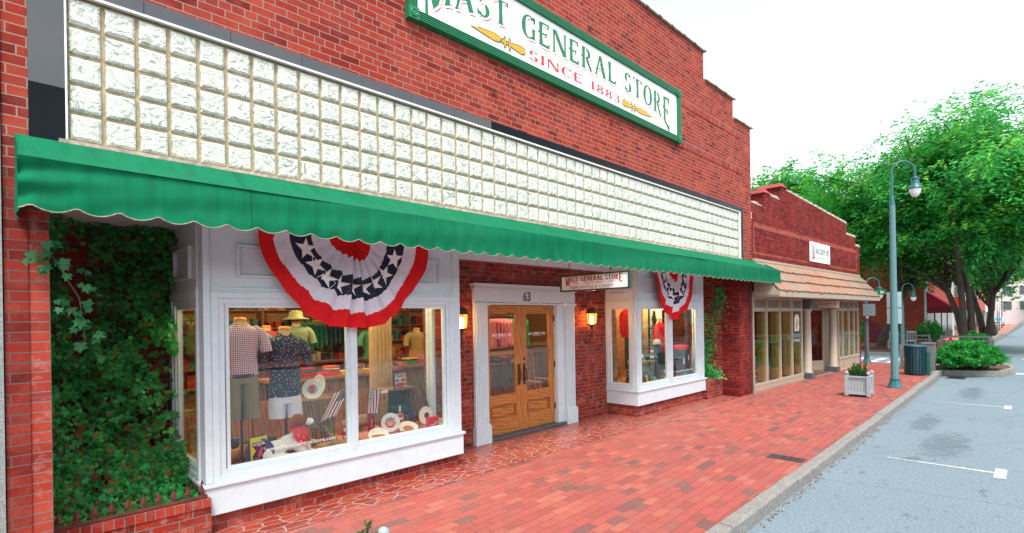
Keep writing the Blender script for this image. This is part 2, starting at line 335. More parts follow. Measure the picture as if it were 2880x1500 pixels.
M['green_paint'] = pm('green_sign_paint', (.002, .17, .065), .4, .1, 6, .1)
M['darkgreen_paint'] = pm('dark_green_paint', (.010, .07, .04), .35, .1, 6, .1)
M['gold_paint'] = pm('gold_paint', (.72, .36, .01), .4, .08)
M['red_paint'] = pm('red_paint', (.72, .012, .02), .45, .05)
M['maroon_ink'] = pm('maroon_ink', (.20, .015, .018), .5, .1)
M['black'] = pm('black_paint', (.02, .02, .022), .4, .1)
M['gloss_black'] = pm('black_tile_tree_reflection', (.003, .006, .010), .10, .3, 3, .02, 20, spec=.12)
def greytile():
    t = NT('reflective_grey_tile'); o = t.obj(); c = t.ramp(t.noise(o, 1.2, 4), [(.3, (.055, .068, .08)), (.7, (.085, .085, .08))]); t.setc(c); t.b.inputs['Roughness'].default_value = .12; t.b.inputs['Specular IOR Level'].default_value = .5; return t.m
M['grey_tile'] = greytile()
M['alu'] = pm('aluminium_strip', (.85, .84, .80), .3, .05, metal=.3)
M['mortar'] = pm('tan_mortar', (.42, .33, .20), .9, .35, 18, .5, 60)
def gblock():
    t = NT('wavy_glass_block'); o = t.obj(); rg_ = t.n('ShaderNodeNewGeometry').outputs['Random Per Island']; cv = t.n('ShaderNodeCombineXYZ'); t.l(t.math('MULTIPLY', rg_, 9.0), cv.inputs[0]); t.l(t.math('MULTIPLY', rg_, 5.0), cv.inputs[1]); ad = t.n('ShaderNodeVectorMath', _operation='ADD'); t.l(o, ad.inputs[0]); t.l(cv.outputs[0], ad.inputs[1]); o = ad.outputs[0]
    n1 = t.noise(t.map(o, (1, 1, 1.25), rot=(0, .35, 0)), 8.5, 3, .5, 3.0); n2 = t.noise(o, 28, 2, .5, 1.5)
    h = t.math('ADD', n1, t.math('MULTIPLY', n2, .25)); band = t.ramp(n1, [(.27, (.15, .20, .15)), (.38, (.36, .41, .32)), (.47, (.60, .63, .53)), (.58, (.72, .74, .64)), (.66, (.42, .46, .38)), (.74, (.62, .64, .57)), (.85, (.3, .35, .28))])
    band = t.mix(t.math('MULTIPLY', rg_, .30), band, (.50, .56, .46)); t.setc(band); t.b.inputs['Roughness'].default_value = .12; t.b.inputs['Specular IOR Level'].default_value = .9; t.b.inputs['Coat Weight'].default_value = 1; t.b.inputs['Coat Roughness'].default_value = .04
    t.bump(h, .6, .03); return t.m
M['gblock'] = gblock()
def canvas(name, c):
    t = NT(name); o = t.obj(); st = t.noise(t.map(o, (14, 3, .9)), 1, 4, .6); bl = t.noise(o, .8, 4, .6)
    k = t.mix(t.math('MULTIPLY', t.ramp(st, [(.4, (0, 0, 0)), (.72, (1, 1, 1))]), .5), c, tuple(x*.5 for x in c)); k = t.mix(t.math('MULTIPLY', t.ramp(bl, [(.4, (0, 0, 0)), (.7, (1, 1, 1))]), .30), k, (c[0]+.02, c[1]*1.25, c[2]*1.45))
    sp = t.n('ShaderNodeSeparateXYZ'); t.l(o, sp.inputs[0]); sm = t.math('LESS_THAN', t.math('PINGPONG', t.math('ADD', sp.outputs[0], .6), .76), .006); k = t.mix(t.math('MULTIPLY', sm, .55), k, tuple(x*.35 for x in c))
    t.setc(k); t.b.inputs['Roughness'].default_value = .85; t.b.inputs['Specular IOR Level'].default_value = .15; t.bump(t.math('ADD', t.noise(o, 240, 2), t.math('MULTIPLY', sm, 3.0)), .3, .003); return t.m
M['green_fab'] = canvas('green_awning_canvas_cloth', (.0, .148, .064))
def cloth(name, col, rough=.8): return pm(name, col, rough, .12, 9, .35, 260, spec=.2)
M['cl_red'] = cloth('red_cotton', (.68, .012, .016)); M['cl_white'] = cloth('white_cotton', (.74, .74, .82)); M['cl_navy'] = cloth('navy_cotton', (.025, .03, .055))
M['rust'] = pm('rust_brown_iron', (.14, .035, .03), .7, .3)
M['soil'] = pm('mulch', (.14, .065, .04), .95, .6, 40, 1, 60)
M['brass'] = pm('dark_bronze', (.11, .085, .05), .35, .2, 20, .1, metal=.9)
M['lampiron'] = pm('bronze_iron', (.07, .045, .03), .45, .2, metal=.4)
M['lampglass'] = pm('lit_amber_glass', (.9, .5, .1), .3, .1, emit=(1, .42, .07), es=3.2)
M['bulb'] = pm('lit_bulb', (1, .9, .6), .3, 0, bump=0, emit=(1, .8, .45), es=28)
M['teal'] = pm('teal_painted_metal', (.018, .135, .15), .38, .15, 8, .1, dirt=.1)
M['teal_pole'] = pm('teal_speckled_pole', (.115, .265, .275), .5, .5, 150, .2, dirt=.1)
M['teal_dark'] = pm('dark_teal_slats', (.005, .048, .060), .4, .15)
M['palegrey'] = pm('pale_grey_paint', (.33, .40, .42), .5, .08, 5, .1, dirt=.15)
M['greywood'] = pm('grey_weathered_wood', (.17, .175, .18), .85, .3, 8, .4)
M['beige'] = pm('beige_paint', (.40, .34, .26), .5, .08, 5, .08, dirt=.12)
M['beige_dark'] = pm('taupe_panel', (.20, .165, .14), .6, .08)
M['ochre'] = pm('ochre_wood', (.36, .22, .045), .5, .15)
M['slate'] = pm('slate_grey_plinth', (.09, .095, .11), .6, .1)
M['coping'] = pm('weathered_clay_coping', (.36, .34, .27), .85, .5, 9, .6, 30, dirt=.3)
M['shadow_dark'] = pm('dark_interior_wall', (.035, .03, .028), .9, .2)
M['floor_wood'] = pm('shop_floor', (.16, .075, .035), .4, .3, 4)
M['shopwall'] = pm('warm_shop_wall', (.45, .26, .10), .8, .15, 2)
M['ceil'] = pm('shop_ceiling', (.40, .30, .18), .9, .1, 2)
def skin(c=(.72, .48, .28)): return c
M['mannequin'] = pm('mannequin_linen', (.62, .45, .28), .7, .08)
M['mwood'] = pm('mannequin_wood_cap', (.70, .25, .03), .4, .15)
def simple(name, r, g, b, rough=.6, **k):
    if name not in M: M[name] = pm(name, tuple(x*.72 for x in srgb(r, g, b)), rough, .12, 8, .1, **k)
    return M[name]
# ================================================================ lettering with wedge serifs, drawn as polygons
def _stem(x, w, y0=0., y1=1., a=1, b=1, sv=.05):
    h = w/2; q = h*.82; m = (y0+y1)/2; e = .055
    return [(x-h-sv*a, y0), (x+h+sv*a, y0), (x+h, y0+e), (x+q, m), (x+h, y1-e), (x+h+sv*b, y1), (x-h-sv*b, y1), (x-h, y1-e), (x-q, m), (x-h, y0+e)]
def _arm(x0, x1, y, t=.035, up=0, dn=0, k=2.0):      # thin bar with a wedge end
    t *= k
    return [(x0, y-t/2), (x1-.06, y-t/2), (x1+.01, y-t/2-dn), (x1+.03, y+t/2+up), (x1-.06, y+t/2), (x0, y+t/2)]
def _dia(x0, y0, x1, y1, w): return [(x0-w/2, y0), (x0+w/2, y0), (x1+w/2, y1), (x1-w/2, y1)]
def _arc(cx, cy, rx, ry, a0, a1, tn, tk, n=16):
    o, i = [], []; tn *= 1.6; tk *= 1.12
    for k in range(n+1):
        a = R(a0+(a1-a0)*k/n); t = tn+(tk-tn)*abs(math.cos(a))**1.5
        o.append((cx+rx*math.cos(a), cy+ry*math.sin(a))); i.append((cx+(rx-t)*math.cos(a), cy+(ry-min(t, tn*1.5))*math.sin(a)))
    return [[o[k], o[k+1], i[k+1], i[k]] for k in range(n)]
def _sf(x, y): return [(x-.1, y), (x+.1, y), (x+.02, y+.05 if y < .5 else y-.05), (x-.02, y+.05 if y < .5 else y-.05)]
def sglyph(c):
    W = .15
    if c == 'M': return .86, [_stem(.1, .085), _stem(.74, W), _dia(.38, .08, .12, 1, W*1.1), _dia(.42, .08, .70, 1, .08)]
    if c == 'A': return .68, [_dia(.09, 0, .33, 1, .085), _dia(.58, 0, .33, 1, W), _sf(.09, 0), _sf(.57, 0), [(.1, .3), (.5, .36), (.5, .40), (.1, .34)]]
    if c == 'S': return .5, _arc(.25, .76, .21, .24, 30, 250, .045, .12)+_arc(.25, .26, .22, .27, 70, -150, .045, .13)+[[(.40, .98), (.46, .74), (.36, .86)], [(.06, .02), (.02, .30), (.12, .16)]]
    if c == 'T': return .62, [_stem(.31, W, 0, 1, 1, 0), [(.02, 1), (.60, 1), (.62, .78), (.52, .95), (.10, .95), (.0, .78)]]
    if c in 'GC': return .64, _arc(.34, .5, .31, .51, 50, 300, .04, .15)+[[(.50, .99), (.60, .98), (.60, .70), (.48, .88)]]+([_stem(.53, .12, 0.02, .48, .3, .7)] if c == 'G' else [[(.46, .08), (.60, .26), (.60, .20), (.50, .03)]])
    if c == 'E': return .56, [_stem(.14, W, 0, 1, .6, .6), _arm(.14, .48, .98, .04, 0, .16), _arm(.14, .38, .52, .035, .09, .09), _arm(.14, .50, .03, .06, .17, 0), [(.0, .5), (.14, .5), (.14, .55), (.02, .58)]]
    if c == 'N': return .72, [_stem(.1, .085), _stem(.62, .085), _dia(.60, 0, .14, 1, .16)]
    if c == 'R': return .64, [_stem(.14, W), _dia(.54, 0, .30, .5, .12), _sf(.56, 0), [(.0, .5), (.14, .47), (.14, .51), (.02, .58)]]+_arc(.26, .74, .24, .25, 90, -100, .04, .12)
    if c == 'L': return .54, [_stem(.14, W), _arm(.14, .48, .03, .06, .20, 0)]
    if c == 'O': return .66, _arc(.33, .5, .31, .51, 0, 360, .04, .15, 26)
    if c == 'I': return .28, [_stem(.14, W)]
    if c == '1': return .34, [_stem(.18, W, 0, 1, 1, 0), [(.02, .86), (.18, 1), (.18, .9)]]
    if c == '8': return .52, _arc(.26, .75, .19, .25, 0, 360, .04, .11, 18)+_arc(.26, .26, .23, .27, 0, 360, .04, .12, 18)
    if c == '3': return .5, _arc(.22, .75, .20, .25, 140, -80, .04, .11)+_arc(.22, .26, .24, .27, 80, -150, .04, .13)
    return .34, []
def serif(mb, txt, place, xs=1.0, gap=.07, mi=0, off0=0.0):
    """place(x, y, idx, frac) -> world point; x runs 0..1 over the whole text"""
    tot = sum(sglyph(c)[0]+gap for c in txt)-gap; x = 0; k = 0
    for i, c in enumerate(txt):
        wd, ps = sglyph(c)
        for p in ps:
            k += 1; mb.add([place((x+a)/tot, b, i, off0+.00025*(k % 9)) for a, b in p], [tuple(range(len(p)))], mi)
        x += wd+gap
def dagger(mb, o, L, U, V, N, flip, g=0, dk=1):
    S = -1 if flip else 1
    def P(pts, off, mi): mb.add([o+U*(S*a*L)+V*(b*L)+N*off for a, b in (pts if S > 0 else pts[::-1])], [tuple(range(len(pts)))], mi)
    def el(cx, cy, rx, ry): return [(cx+rx*math.cos(2*PI*k/12), cy+ry*math.sin(2*PI*k/12)) for k in range(12)]
    bl = [(0, 0), (.18, -.025), (.40, -.048), (.50, -.035), (.53, 0), (.50, .03), (.40, .045), (.18, .022)]
    hd = [(.72, -.02), (.78, -.03), (.92, -.055), (.99, -.03), (1.0, 0), (.99, .03), (.92, .055), (.78, .03), (.72, .02)]
    for pts, cen in ((bl, (.3, 0)), (hd, (.86, 0)), (el(.565, 0, .022, .028), (.565, 0)), (el(.61, 0, .018, .075), (.61, 0)), (el(.655, 0, .016, .02), (.655, 0)), (el(.70, 0, .016, .085), (.70, 0))):
        e = [(cen[0]+(a-cen[0])*1.0+(.012 if a > cen[0] else -.012), b+(.012 if b > 0 else -.012)) for a, b in pts]
        P(e, .0005+.0002*(cen[0]*5 % 3), dk); P(pts, .0014+.0002*(cen[0]*5 % 3), g)
# ================================================================ setting
SL = .011
def gz(x): return -SL*max(0., x-25.)
def far(x, y):
    """a point measured as if the street were level -> the same point on the street as it falls away"""
    if x <= 25: return (x, y, 0.)
    t = (1.869-SL*25.373)/(1.869-SL*(x+.373)); X = -.3732+t*(x+.3732); Y = -4.7227+t*(y+4.7227); return (X, Y, gz(X))
def strip(name, mat, xs, y0, y1, z, label=None):
    mb = MB(); fy = y0 if callable(y0) else (lambda x: y0); gy = y1 if callable(y1) else (lambda x: y1)
    for a, b in zip(xs[:-1], xs[1:]): mb.quad((a, fy(a), z+gz(a)), (b, fy(b), z+gz(b)), (b, gy(b), z+gz(b)), (a, gy(a), z+gz(a)))
    return setp(mb.build(name, mat), kind='structure')
def ky(x): return -2.715+.0125*max(0, min(x, 21)-4)      # inner kerb line
FX = [25, 60, 120, 300, 1500]
gmb = MB()
for a, b in zip([-300]+FX[:-1], FX): gmb.quad((a, -900, -.165+gz(a)), (b, -900, -.165+gz(b)), (b, 900, -.165+gz(b)), (a, 900, -.165+gz(a)))
setp(gmb.build('ground', pm('pale_ground', (.25, .25, .22), .9)), kind='structure')
strip('road', M['asphalt'], [-40]+FX, -16, lambda x: (ky(x)-.02 if x <= 25 else -2.5), -.13)
strip('sidewalk', M['paver'], [-8, 4, 8, 12, 16, 19.6, 21, 22.9], lambda x: ky(x) if x < 20.5 else -2.3, .0, 0)
strip('sidewalk', M['paver'], [11.5, 22.9], 0, 5, -.006)
strip('tile_strip', M['crazy'], [-.4, 11.6], -.015, 2.2, .004)
strip('side_street', M['asphalt'], [22.9, 25, 28.4], -2.6, 60, -.075)
strip('far_sidewalk', pm('far_pavers', (.42, .17, .12), .8, .2, 3), [28.4, 60, 120, 200], -2.55, 14, -.0)
strip('mulch_bed', M['soil'], [28.9, 35], .2, 13, .03)
strip('crosswalk_marking', pm('worn_white_paint', (.62, .64, .64), .7, .3, 20), [23.6, 24.6], -2.3, -1.2, -.068)
for i, (y0, y1) in enumerate(((-.9, -.6), (-.3, 0), (.3, .6), (.9, 1.2))): strip('crosswalk_marking', bpy.data.materials['worn_white_paint'], [23.6, 26.6], y0, y1, -.068)
strip('stop_line_marking', bpy.data.materials['worn_white_paint'], [22.1, 22.55], -9, -4.25, -.124)
strip('crosswalk_marking', bpy.data.materials['worn_white_paint'], [29.6, 30.1], -9, -4.3, -.13+.006)
# parking marks
for (x, y0, y1) in ((8.32, -4.35, -3.25), (14.35, -4.25, -3.05)):
    mb = MB(); n = 14
    for k in range(n):
        a = y0+(y1-y0)*k/n; b = y0+(y1-y0)*(k+.86+.14*(k < 9))/n; wv = .028*(1-.45*k/n)
        mb.quad((x-wv, a, -.125), (x+wv, a, -.125), (x+wv, b, -.125), (x-wv, b, -.125))
    mb.quad((x-.25, y0-.10, -.1245), (x+.25, y0-.10, -.1245), (x+.25, y0+.01, -.1245), (x-.25, y0+.01, -.1245))
    setp(mb.build('parking_marking', bpy.data.materials['worn_white_paint']), kind='structure')
# yellow centre line of the street, seen mirrored in the windows
mb = MB(); mb.quad((-30, -9.6, -.125), (60, -9.6, -.125-SL*35), (60, -9.45, -.125-SL*35), (-30, -9.45, -.125)); setp(mb.build('centre_line_marking', pm('yellow_road_paint', (.6, .36, .04), .7)), kind='structure')
# kerb stones
random.seed(4); kst = [-6.5]
while kst[-1] < 19.4: kst.append(kst[-1]+random.uniform(1.3, 2.0))
kst[-1] = 19.6
mb = MB()
for a, b in zip(kst[:-1], kst[1:]):
    n = max(2, int((b-a)/.12)); e = random.uniform(-.006, .006); dz = random.uniform(-.006, .008)
    prof = [(0, -.2), (0, .012), (.105, .008), (.125, -.012), (.13, -.2)]; vs = []
    for i in range(n+1):
        x = a+.006+(b-a-.012)*i/n
        for j, (p, z) in enumerate(prof):
            q = 0 if i in (0, n) else 1
            vs.append((x, ky(x)+e-p+random.uniform(-.007, .007)*q*(j > 1), z+dz+random.uniform(-.005, .005)*(j in (1, 2, 3))))
    mb.add(vs, [(i*5+j, (i+1)*5+j, (i+1)*5+j+1, i*5+j+1) for i in range(n) for j in range(4)]+[(0, 1, 2, 3, 4), tuple(n*5+k for k in range(4, -1, -1))])
setp(mb.build('kerb', M['granite'], bevel=.006), kind='structure')
mb = MB(); pts = [(19.6, -2.52), (20.6, -2.62), (20.9, -3.55), (21.0, -3.9), (22.6, -4.2), (23.6, -4.1), (23.9, -3.4), (23.8, -2.5)]
for (a, b) in zip(pts[:-1], pts[1:]):
    d = Vector((b[0]-a[0], b[1]-a[1], 0)); L = d.length; d.normalize(); nn = Vector((-d.y, d.x, 0))
    mb.obox(Vector(((a[0]+b[0])/2, (a[1]+b[1])/2, -.045)), d*(L/2+.03), nn*.07, Vector((0, 0, .085)))
setp(mb.build('island_kerb', pm('concrete_kerb', (.27, .27, .25), .85, .3, 12, .4), bevel=.01), kind='structure')
mb = MB(); mb.add([(x, y, .012) for x, y in pts]+[(23.8, -2.3, .012), (19.6, -2.3, .012)], [tuple(range(10))]); setp(mb.build('island_soil', M['soil']), kind='structure')
mb = MB()
for x0, x1 in ((28.4, 60), (60, 160)): mb.box(x0, x1, -2.72, -2.55, -.2+gz(x1), .01+gz(x0))
mb.box(28.25, 28.4, -2.4, 14, -.2, .04); mb.box(22.85, 22.98, -2.3, 14, -.2, .006); setp(mb.build('far_kerb', M['granite']), kind='structure')
# moss, crumbs and fallen leaves along the kerb: nobody could count them
rng = np.random.default_rng(3); mb = MB()
for k in range(650):
    x = rng.uniform(1, 20); s = rng.uniform(.008, .024); side = rng.random()
    y, z = (ky(x)-.145-abs(rng.normal(0, .035)), -.124) if side < .75 else (ky(x)+rng.normal(0.01, .012), .012)
    a = rng.uniform(0, PI); c, d = math.cos(a)*s, math.sin(a)*s; mb.quad((x-c, y-d, z), (x+d*.6, y-c*.6, z+.004), (x+c, y+d, z+.008), (x-d*.6, y+c*.6, z+.003), 0 if side < .75 else 1)
setp(mb.build('leaf_litter', [pm('dry_litter', (.24, .10, .04), .9, .6, 40), pm('moss', (.11, .16, .03), .9, .5, 30)]), kind='stuff', label='dry leaves and moss along the granite kerb', cat='leaf litter')
def cover(name, label, pts, mat, z):
    mb = MB(); mb.prism(pts, (0, 0, z), (1, 0, 0), (0, 1, 0), (0, 0, .012)); o = mb.build(name, mat, bevel=.004); return setp(o, label, 'cover')
o = thing('meter_cover', 'dark oblong metal utility cover set in the bricks beside the kerb', 'cover', (6.85, -2.43, 0))
mb = MB(); mb.box(6.74, 6.96, -2.64, -2.22, -.01, .010); mb.build('plate', pm('cast_iron_plate', (.055, .04, .038), .55, .2, 30, .4), o, bevel=.012)
mb = MB()
for a in (-2.58, -2.50, -2.42): mb.box(6.79, 6.91, a, a+.012, .0101, .013); mb.box(6.79, 6.80, a+.012, a+.05, .0101, .013); mb.box(6.90, 6.91, a+.012, a+.05, .0101, .013)
mb.build('rim', M['black'], o)
o = thing('drain_grate', 'grey drain grate in the gutter before the planted island', 'drain', (20.0, -3.0, -.13))
mb = MB(); mb.box(19.6, 20.3, -3.25, -2.8, -.128, -.118); mb.build('grate_frame', M['slate'], o)
mb = MB(); [mb.box(19.66+i*.1, 19.70+i*.1, -3.2, -2.85, -.118, -.110) for i in range(6)]; mb.build('bars', M['black'], o)
# ================================================================ the store building
B = thing('store_building', 'red brick store building with a glass block band above its green awning', 'building', (6, 3, 0))
NB = B
def part(mb, name, mat, parent=None, **k): return mb.build(name, mat, parent or B, **k)
TOP = 7.22
mb = MB()
prof = [(-1.3, 4.30), (12.34, 4.30), (12.34, 6.25), (11.36, 6.25), (11.36, 6.66), (9.92, 6.66), (9.92, TOP), (1.2, TOP), (1.2, 6.66), (-.33, 6.66), (-.33, 4.30)]
mb.prism([p for p in prof if p[0] > -1], (0, .35, 0), (1, 0, 0), (0, 0, 1), (0, -.35, 0)) if False else None
def slab(x0, x1, z0, z1, y0=0., y1=.35): mb.box(x0, x1, y0, y1, z0, z1)
mb.add([(x, 0, z) for x, z in [(-.33, 4.3), (12.34, 4.3), (12.34, 6.25), (11.36, 6.25), (11.36, 6.66), (9.92, 6.66), (9.92, TOP), (-.33, TOP)]], [tuple(range(8))])
mb.quad((12.34, 0, 2.9), (12.34, 12, 2.9), (12.34, 12, 6.25), (12.34, 0, 6.25)); mb.quad((-.33, .35, 4.3), (-.33, .35, TOP), (9.92, .35, TOP), (9.92, .35, 4.3))
for x, z0, z1 in ((11.36, 6.25, 6.66), (9.92, 6.66, TOP)): mb.quad((x, 0, z0), (x, .35, z0), (x, .35, z1), (x, 0, z1))
mb.quad((-.33, 0, 2.9), (-.2, 0, 2.9), (-.2, 0, 4.3), (-.33, 0, 4.3)); mb.quad((11.81, 0, 2.9), (12.34, 0, 2.9), (12.34, 0, 4.3), (11.81, 0, 4.3))
mb.quad((-.33, 0, 4.3), (-.33, 0, TOP), (-.33, .35, TOP), (-.33, .35, 4.3))
part(mb, 'front_wall', M['brick'])
mb = MB(); mb.box(-.33, 12.34, .36, 12, 6.0, 6.1); part(mb, 'roof', M['slate'])
mb = MB(); mb.box(-.33, 12.3, 11.8, 12, 0, 6.0); mb.box(12.1, 12.33, .1, 11.8, 0, 2.9); mb.box(-.33, -.2, .4, 11.8, 0, 6); mb.each('inner_wall', M['shopwall'], B)
# soldier course bands framing the blank panels beside the sign
mb = MB(); mb.box(8.83, 11.84, -.008, .02, 5.87, 6.0); mb.box(8.6, 11.84, -.008, .02, 5.07, 5.2); mb.box(11.76, 11.84, -.009, .02, 5.2, 5.87)
mb.each('soldier_band', M['brick_rowlock'], B)
mb = MB()
def cope(mb, x0, x1, z, y=.14, r=.075):
    n = max(1, round((x1-x0)/.42)); d = (x1-x0)/n
    for i in range(n): mb.tube([(x0+i*d, y, z), (x0+i*d+.03, y, z+.012), (x0+(i+1)*d-.1, y, z+.004), (x0+(i+1)*d-.09, y, z+.03), (x0+(i+1)*d, y, z+.03)], [r*2.1, r*2.2, r*2.05, r*2.45, r*2.45], 10, 0, True, True)
def copeflat(mb, x0, x1, z):
    n = max(1, round((x1-x0)/.45)); d = (x1-x0)/n
    for i in range(n):
        for (a, b, h, q) in ((i*d, (i+1)*d-.07, .045, 0), ((i+1)*d-.07, (i+1)*d+.02, .07, .012)):
            P = [(-.045-q, 0), (-.045-q, .02), (.03, h), (.32, h), (.40+q, .02), (.40+q, 0)]
            mb.add([(x0+a, y, z+zz) for y, zz in P]+[(x0+b, y, z+zz) for y, zz in P], [tuple(range(6))[::-1], tuple(range(6, 12))]+[(k, (k+1) % 6, 6+(k+1) % 6, 6+k) for k in range(6)])
copeflat(mb, -.33, 9.95, TOP); copeflat(mb, 9.97, 11.4, 6.66); copeflat(mb, 11.42, 12.38, 6.25); part(mb, 'coping', M['coping'])
mb = MB()
for x, z in ((6.05, 6.25), (6.6, 4.98), (4.05, 4.7)):
    mb.lathe([(.022, -.012), (.022, .0)], (x, -.004, z), 8, 0, True, 'y'); mb.tube([(x+.035*math.cos(a), -.03, z-.03+.035*math.sin(a)) for a in [2*PI*k/10 for k in range(10)]], .007, 6)
part(mb, 'iron_ring', M['rust'])
# glass tiles round the block panel, a tree's dark reflection painted as black
mb = MB(); zt, zb = 4.195, 4.30; xs = [-.2, .45, 1.05, 1.65, 2.25, 2.83, 3.42, 4.0, 4.6, 5.2, 5.8, 6.4, 7.0, 7.6, 8.2, 8.8, 9.4, 10.0, 10.6, 11.2, 11.81]
for a, b in zip(xs[:-1], xs[1:]): mb.box(a, b-.004, -.014, .03, zt, zb, 0 if b < 4.1 else 1)  # far part of the top row coloured black as if mirroring a tree
for z0, z1, m_ in ((3.5, 4.19, 0), (3.1, 3.497, 1)): mb.box(-.2, -.012, -.014, .03, z0, z1, m_)
mb.box(11.66, 11.81, -.014, .03, 3.1, 4.19, 1); part(mb, 'tile_surround', [M['grey_tile'], M['gloss_black']])
mb = MB(); mb.box(-.012, 11.66, -.022, .02, 4.177, 4.194); mb.box(-.012, -.001, -.022, .02, 3.15, 4.177); mb.box(11.60, 11.66, -.022, .02, 3.15, 4.177); part(mb, 'metal_trim', M['alu'])
# glass blocks
S8 = .2032; mb = MB(); mo = MB(); mo.box(0, 11.60, .030, .2, 3.12, 4.177); random.seed(8)
for i in range(57):
    for r_ in range(5):
        x0, z0 = i*S8+.011, 4.17-(r_+1)*S8+.011; x1, z1 = x0+S8-.022, z0+S8-.022; e = .02; yb, yf = .028, .006; j = random.uniform(-.002, .002)
        v = [(x0, yb, z0), (x1, yb, z0), (x1, yb, z1), (x0, yb, z1), (x0+.006, yf+.008, z0+.006), (x1-.006, yf+.008, z0+.006), (x1-.006, yf+.008, z1-.006), (x0+.006, yf+.008, z1-.006), (x0+e, yf+j, z0+e), (x1-e, yf, z0+e), (x1-e, yf-j, z1-e), (x0+e, yf, z1-e)]
        mb.add(v, [(0, 1, 5, 4), (1, 2, 6, 5), (2, 3, 7, 6), (3, 0, 4, 7), (4, 5, 9, 8), (5, 6, 10, 9), (6, 7, 11, 10), (7, 4, 8, 11), (8, 9, 10, 11)], 0, False)
gp = part(mo, 'glass_block_panel', M['mortar']); part(mb, 'glass_blocks', M['gblock'], gp); mb = MB(); mb.box(-.05, 11.7, -.03, .03, 3.12, 3.147); part(mb, 'ledge', pm('flaking_sill', (.50, .42, .33), .9, .5, 14, .8), gp)
# piers
mb = MB(); mb.box(-.33, -.212, 0, 1.7, 0, 2.9); part(mb, 'left_pier', M['brick_pier'])
mb = MB(); mb.box(-.212, -.105, .012, 1.75, 0, 2.9); part(mb, 'left_pier_edge', M['brick_stack'])
mb = MB(); mb.box(11.54, 12.27, 0, .4, 0, 2.9, 1); mb.box(11.54, 11.9, .4, 2.0, 0, 2.9); part(mb, 'right_pier', [M['brick_entry'], M['brick_b']])
mb = MB(); mb.box(12.14, 12.19, -.045, 0, .05, 2.86); part(mb, 'downpipe', M['rust'])
# recess walls
mb = MB(); mb.box(-.105, .95, 1.75, 1.9, 0, 2.9); mb.box(10.72, 11.54, 1.75, 1.9, 0, 2.9)
YE = 1.12
mb.box(3.82, 4.62, YE, YE+.12, 0, 2.9); mb.box(6.93, 7.98, YE, YE+.12, 0, 2.9); mb.box(4.62, 6.93, YE, YE+.12, 2.3, 2.9)
mb.each('recess_wall', M['brick_entry'], B)
mb = MB(); mb.box(-.1, .95, .37, .50, 0, .265); mb.box(10.74, 11.54, .40, .53, 0, .37); mb.box(.95, 3.80, .48, .60, 0, .2); mb.box(8.0, 10.7, .48, .60, 0, .24); mb.box(.95, 1.05, .60, 1.75, 0, .2); mb.box(3.70, 3.80, .60, YE, 0, .2); mb.box(8.0, 8.1, .60, YE, 0, .24); mb.box(10.6, 10.7, .6, 1.75, 0, .24)
mb.each('base_course', M['brick_entry'], B)
mb = MB(); mb.box(-.1, .95, .36, .51, .265, .335); mb.box(10.74, 11.54, .39, .54, .37, .44); mb.each('planter_rim', M['brick_rowlock'], B)
mb = MB(); mb.box(-.1, .95, .51, 1.75, .1, .30); mb.box(10.74, 11.54, .54, 1.75, .1, .40); mb.each('planter_soil', M['soil'], B)
mb = MB(); mb.box(-.1, 11.54, .02, 1.9, 2.82, 2.9); mb.box(3.85, 7.97, 1.04, YE-.001, 2.72, 2.82); mb.box(3.85, 7.97, 1.00, 1.04, 2.77, 2.82); part(mb, 'soffit', M['white'])
mb = MB(); mb.box(-.2, 11.81, .04, .34, 2.9, 3.12); part(mb, 'lintel', M['slate'])
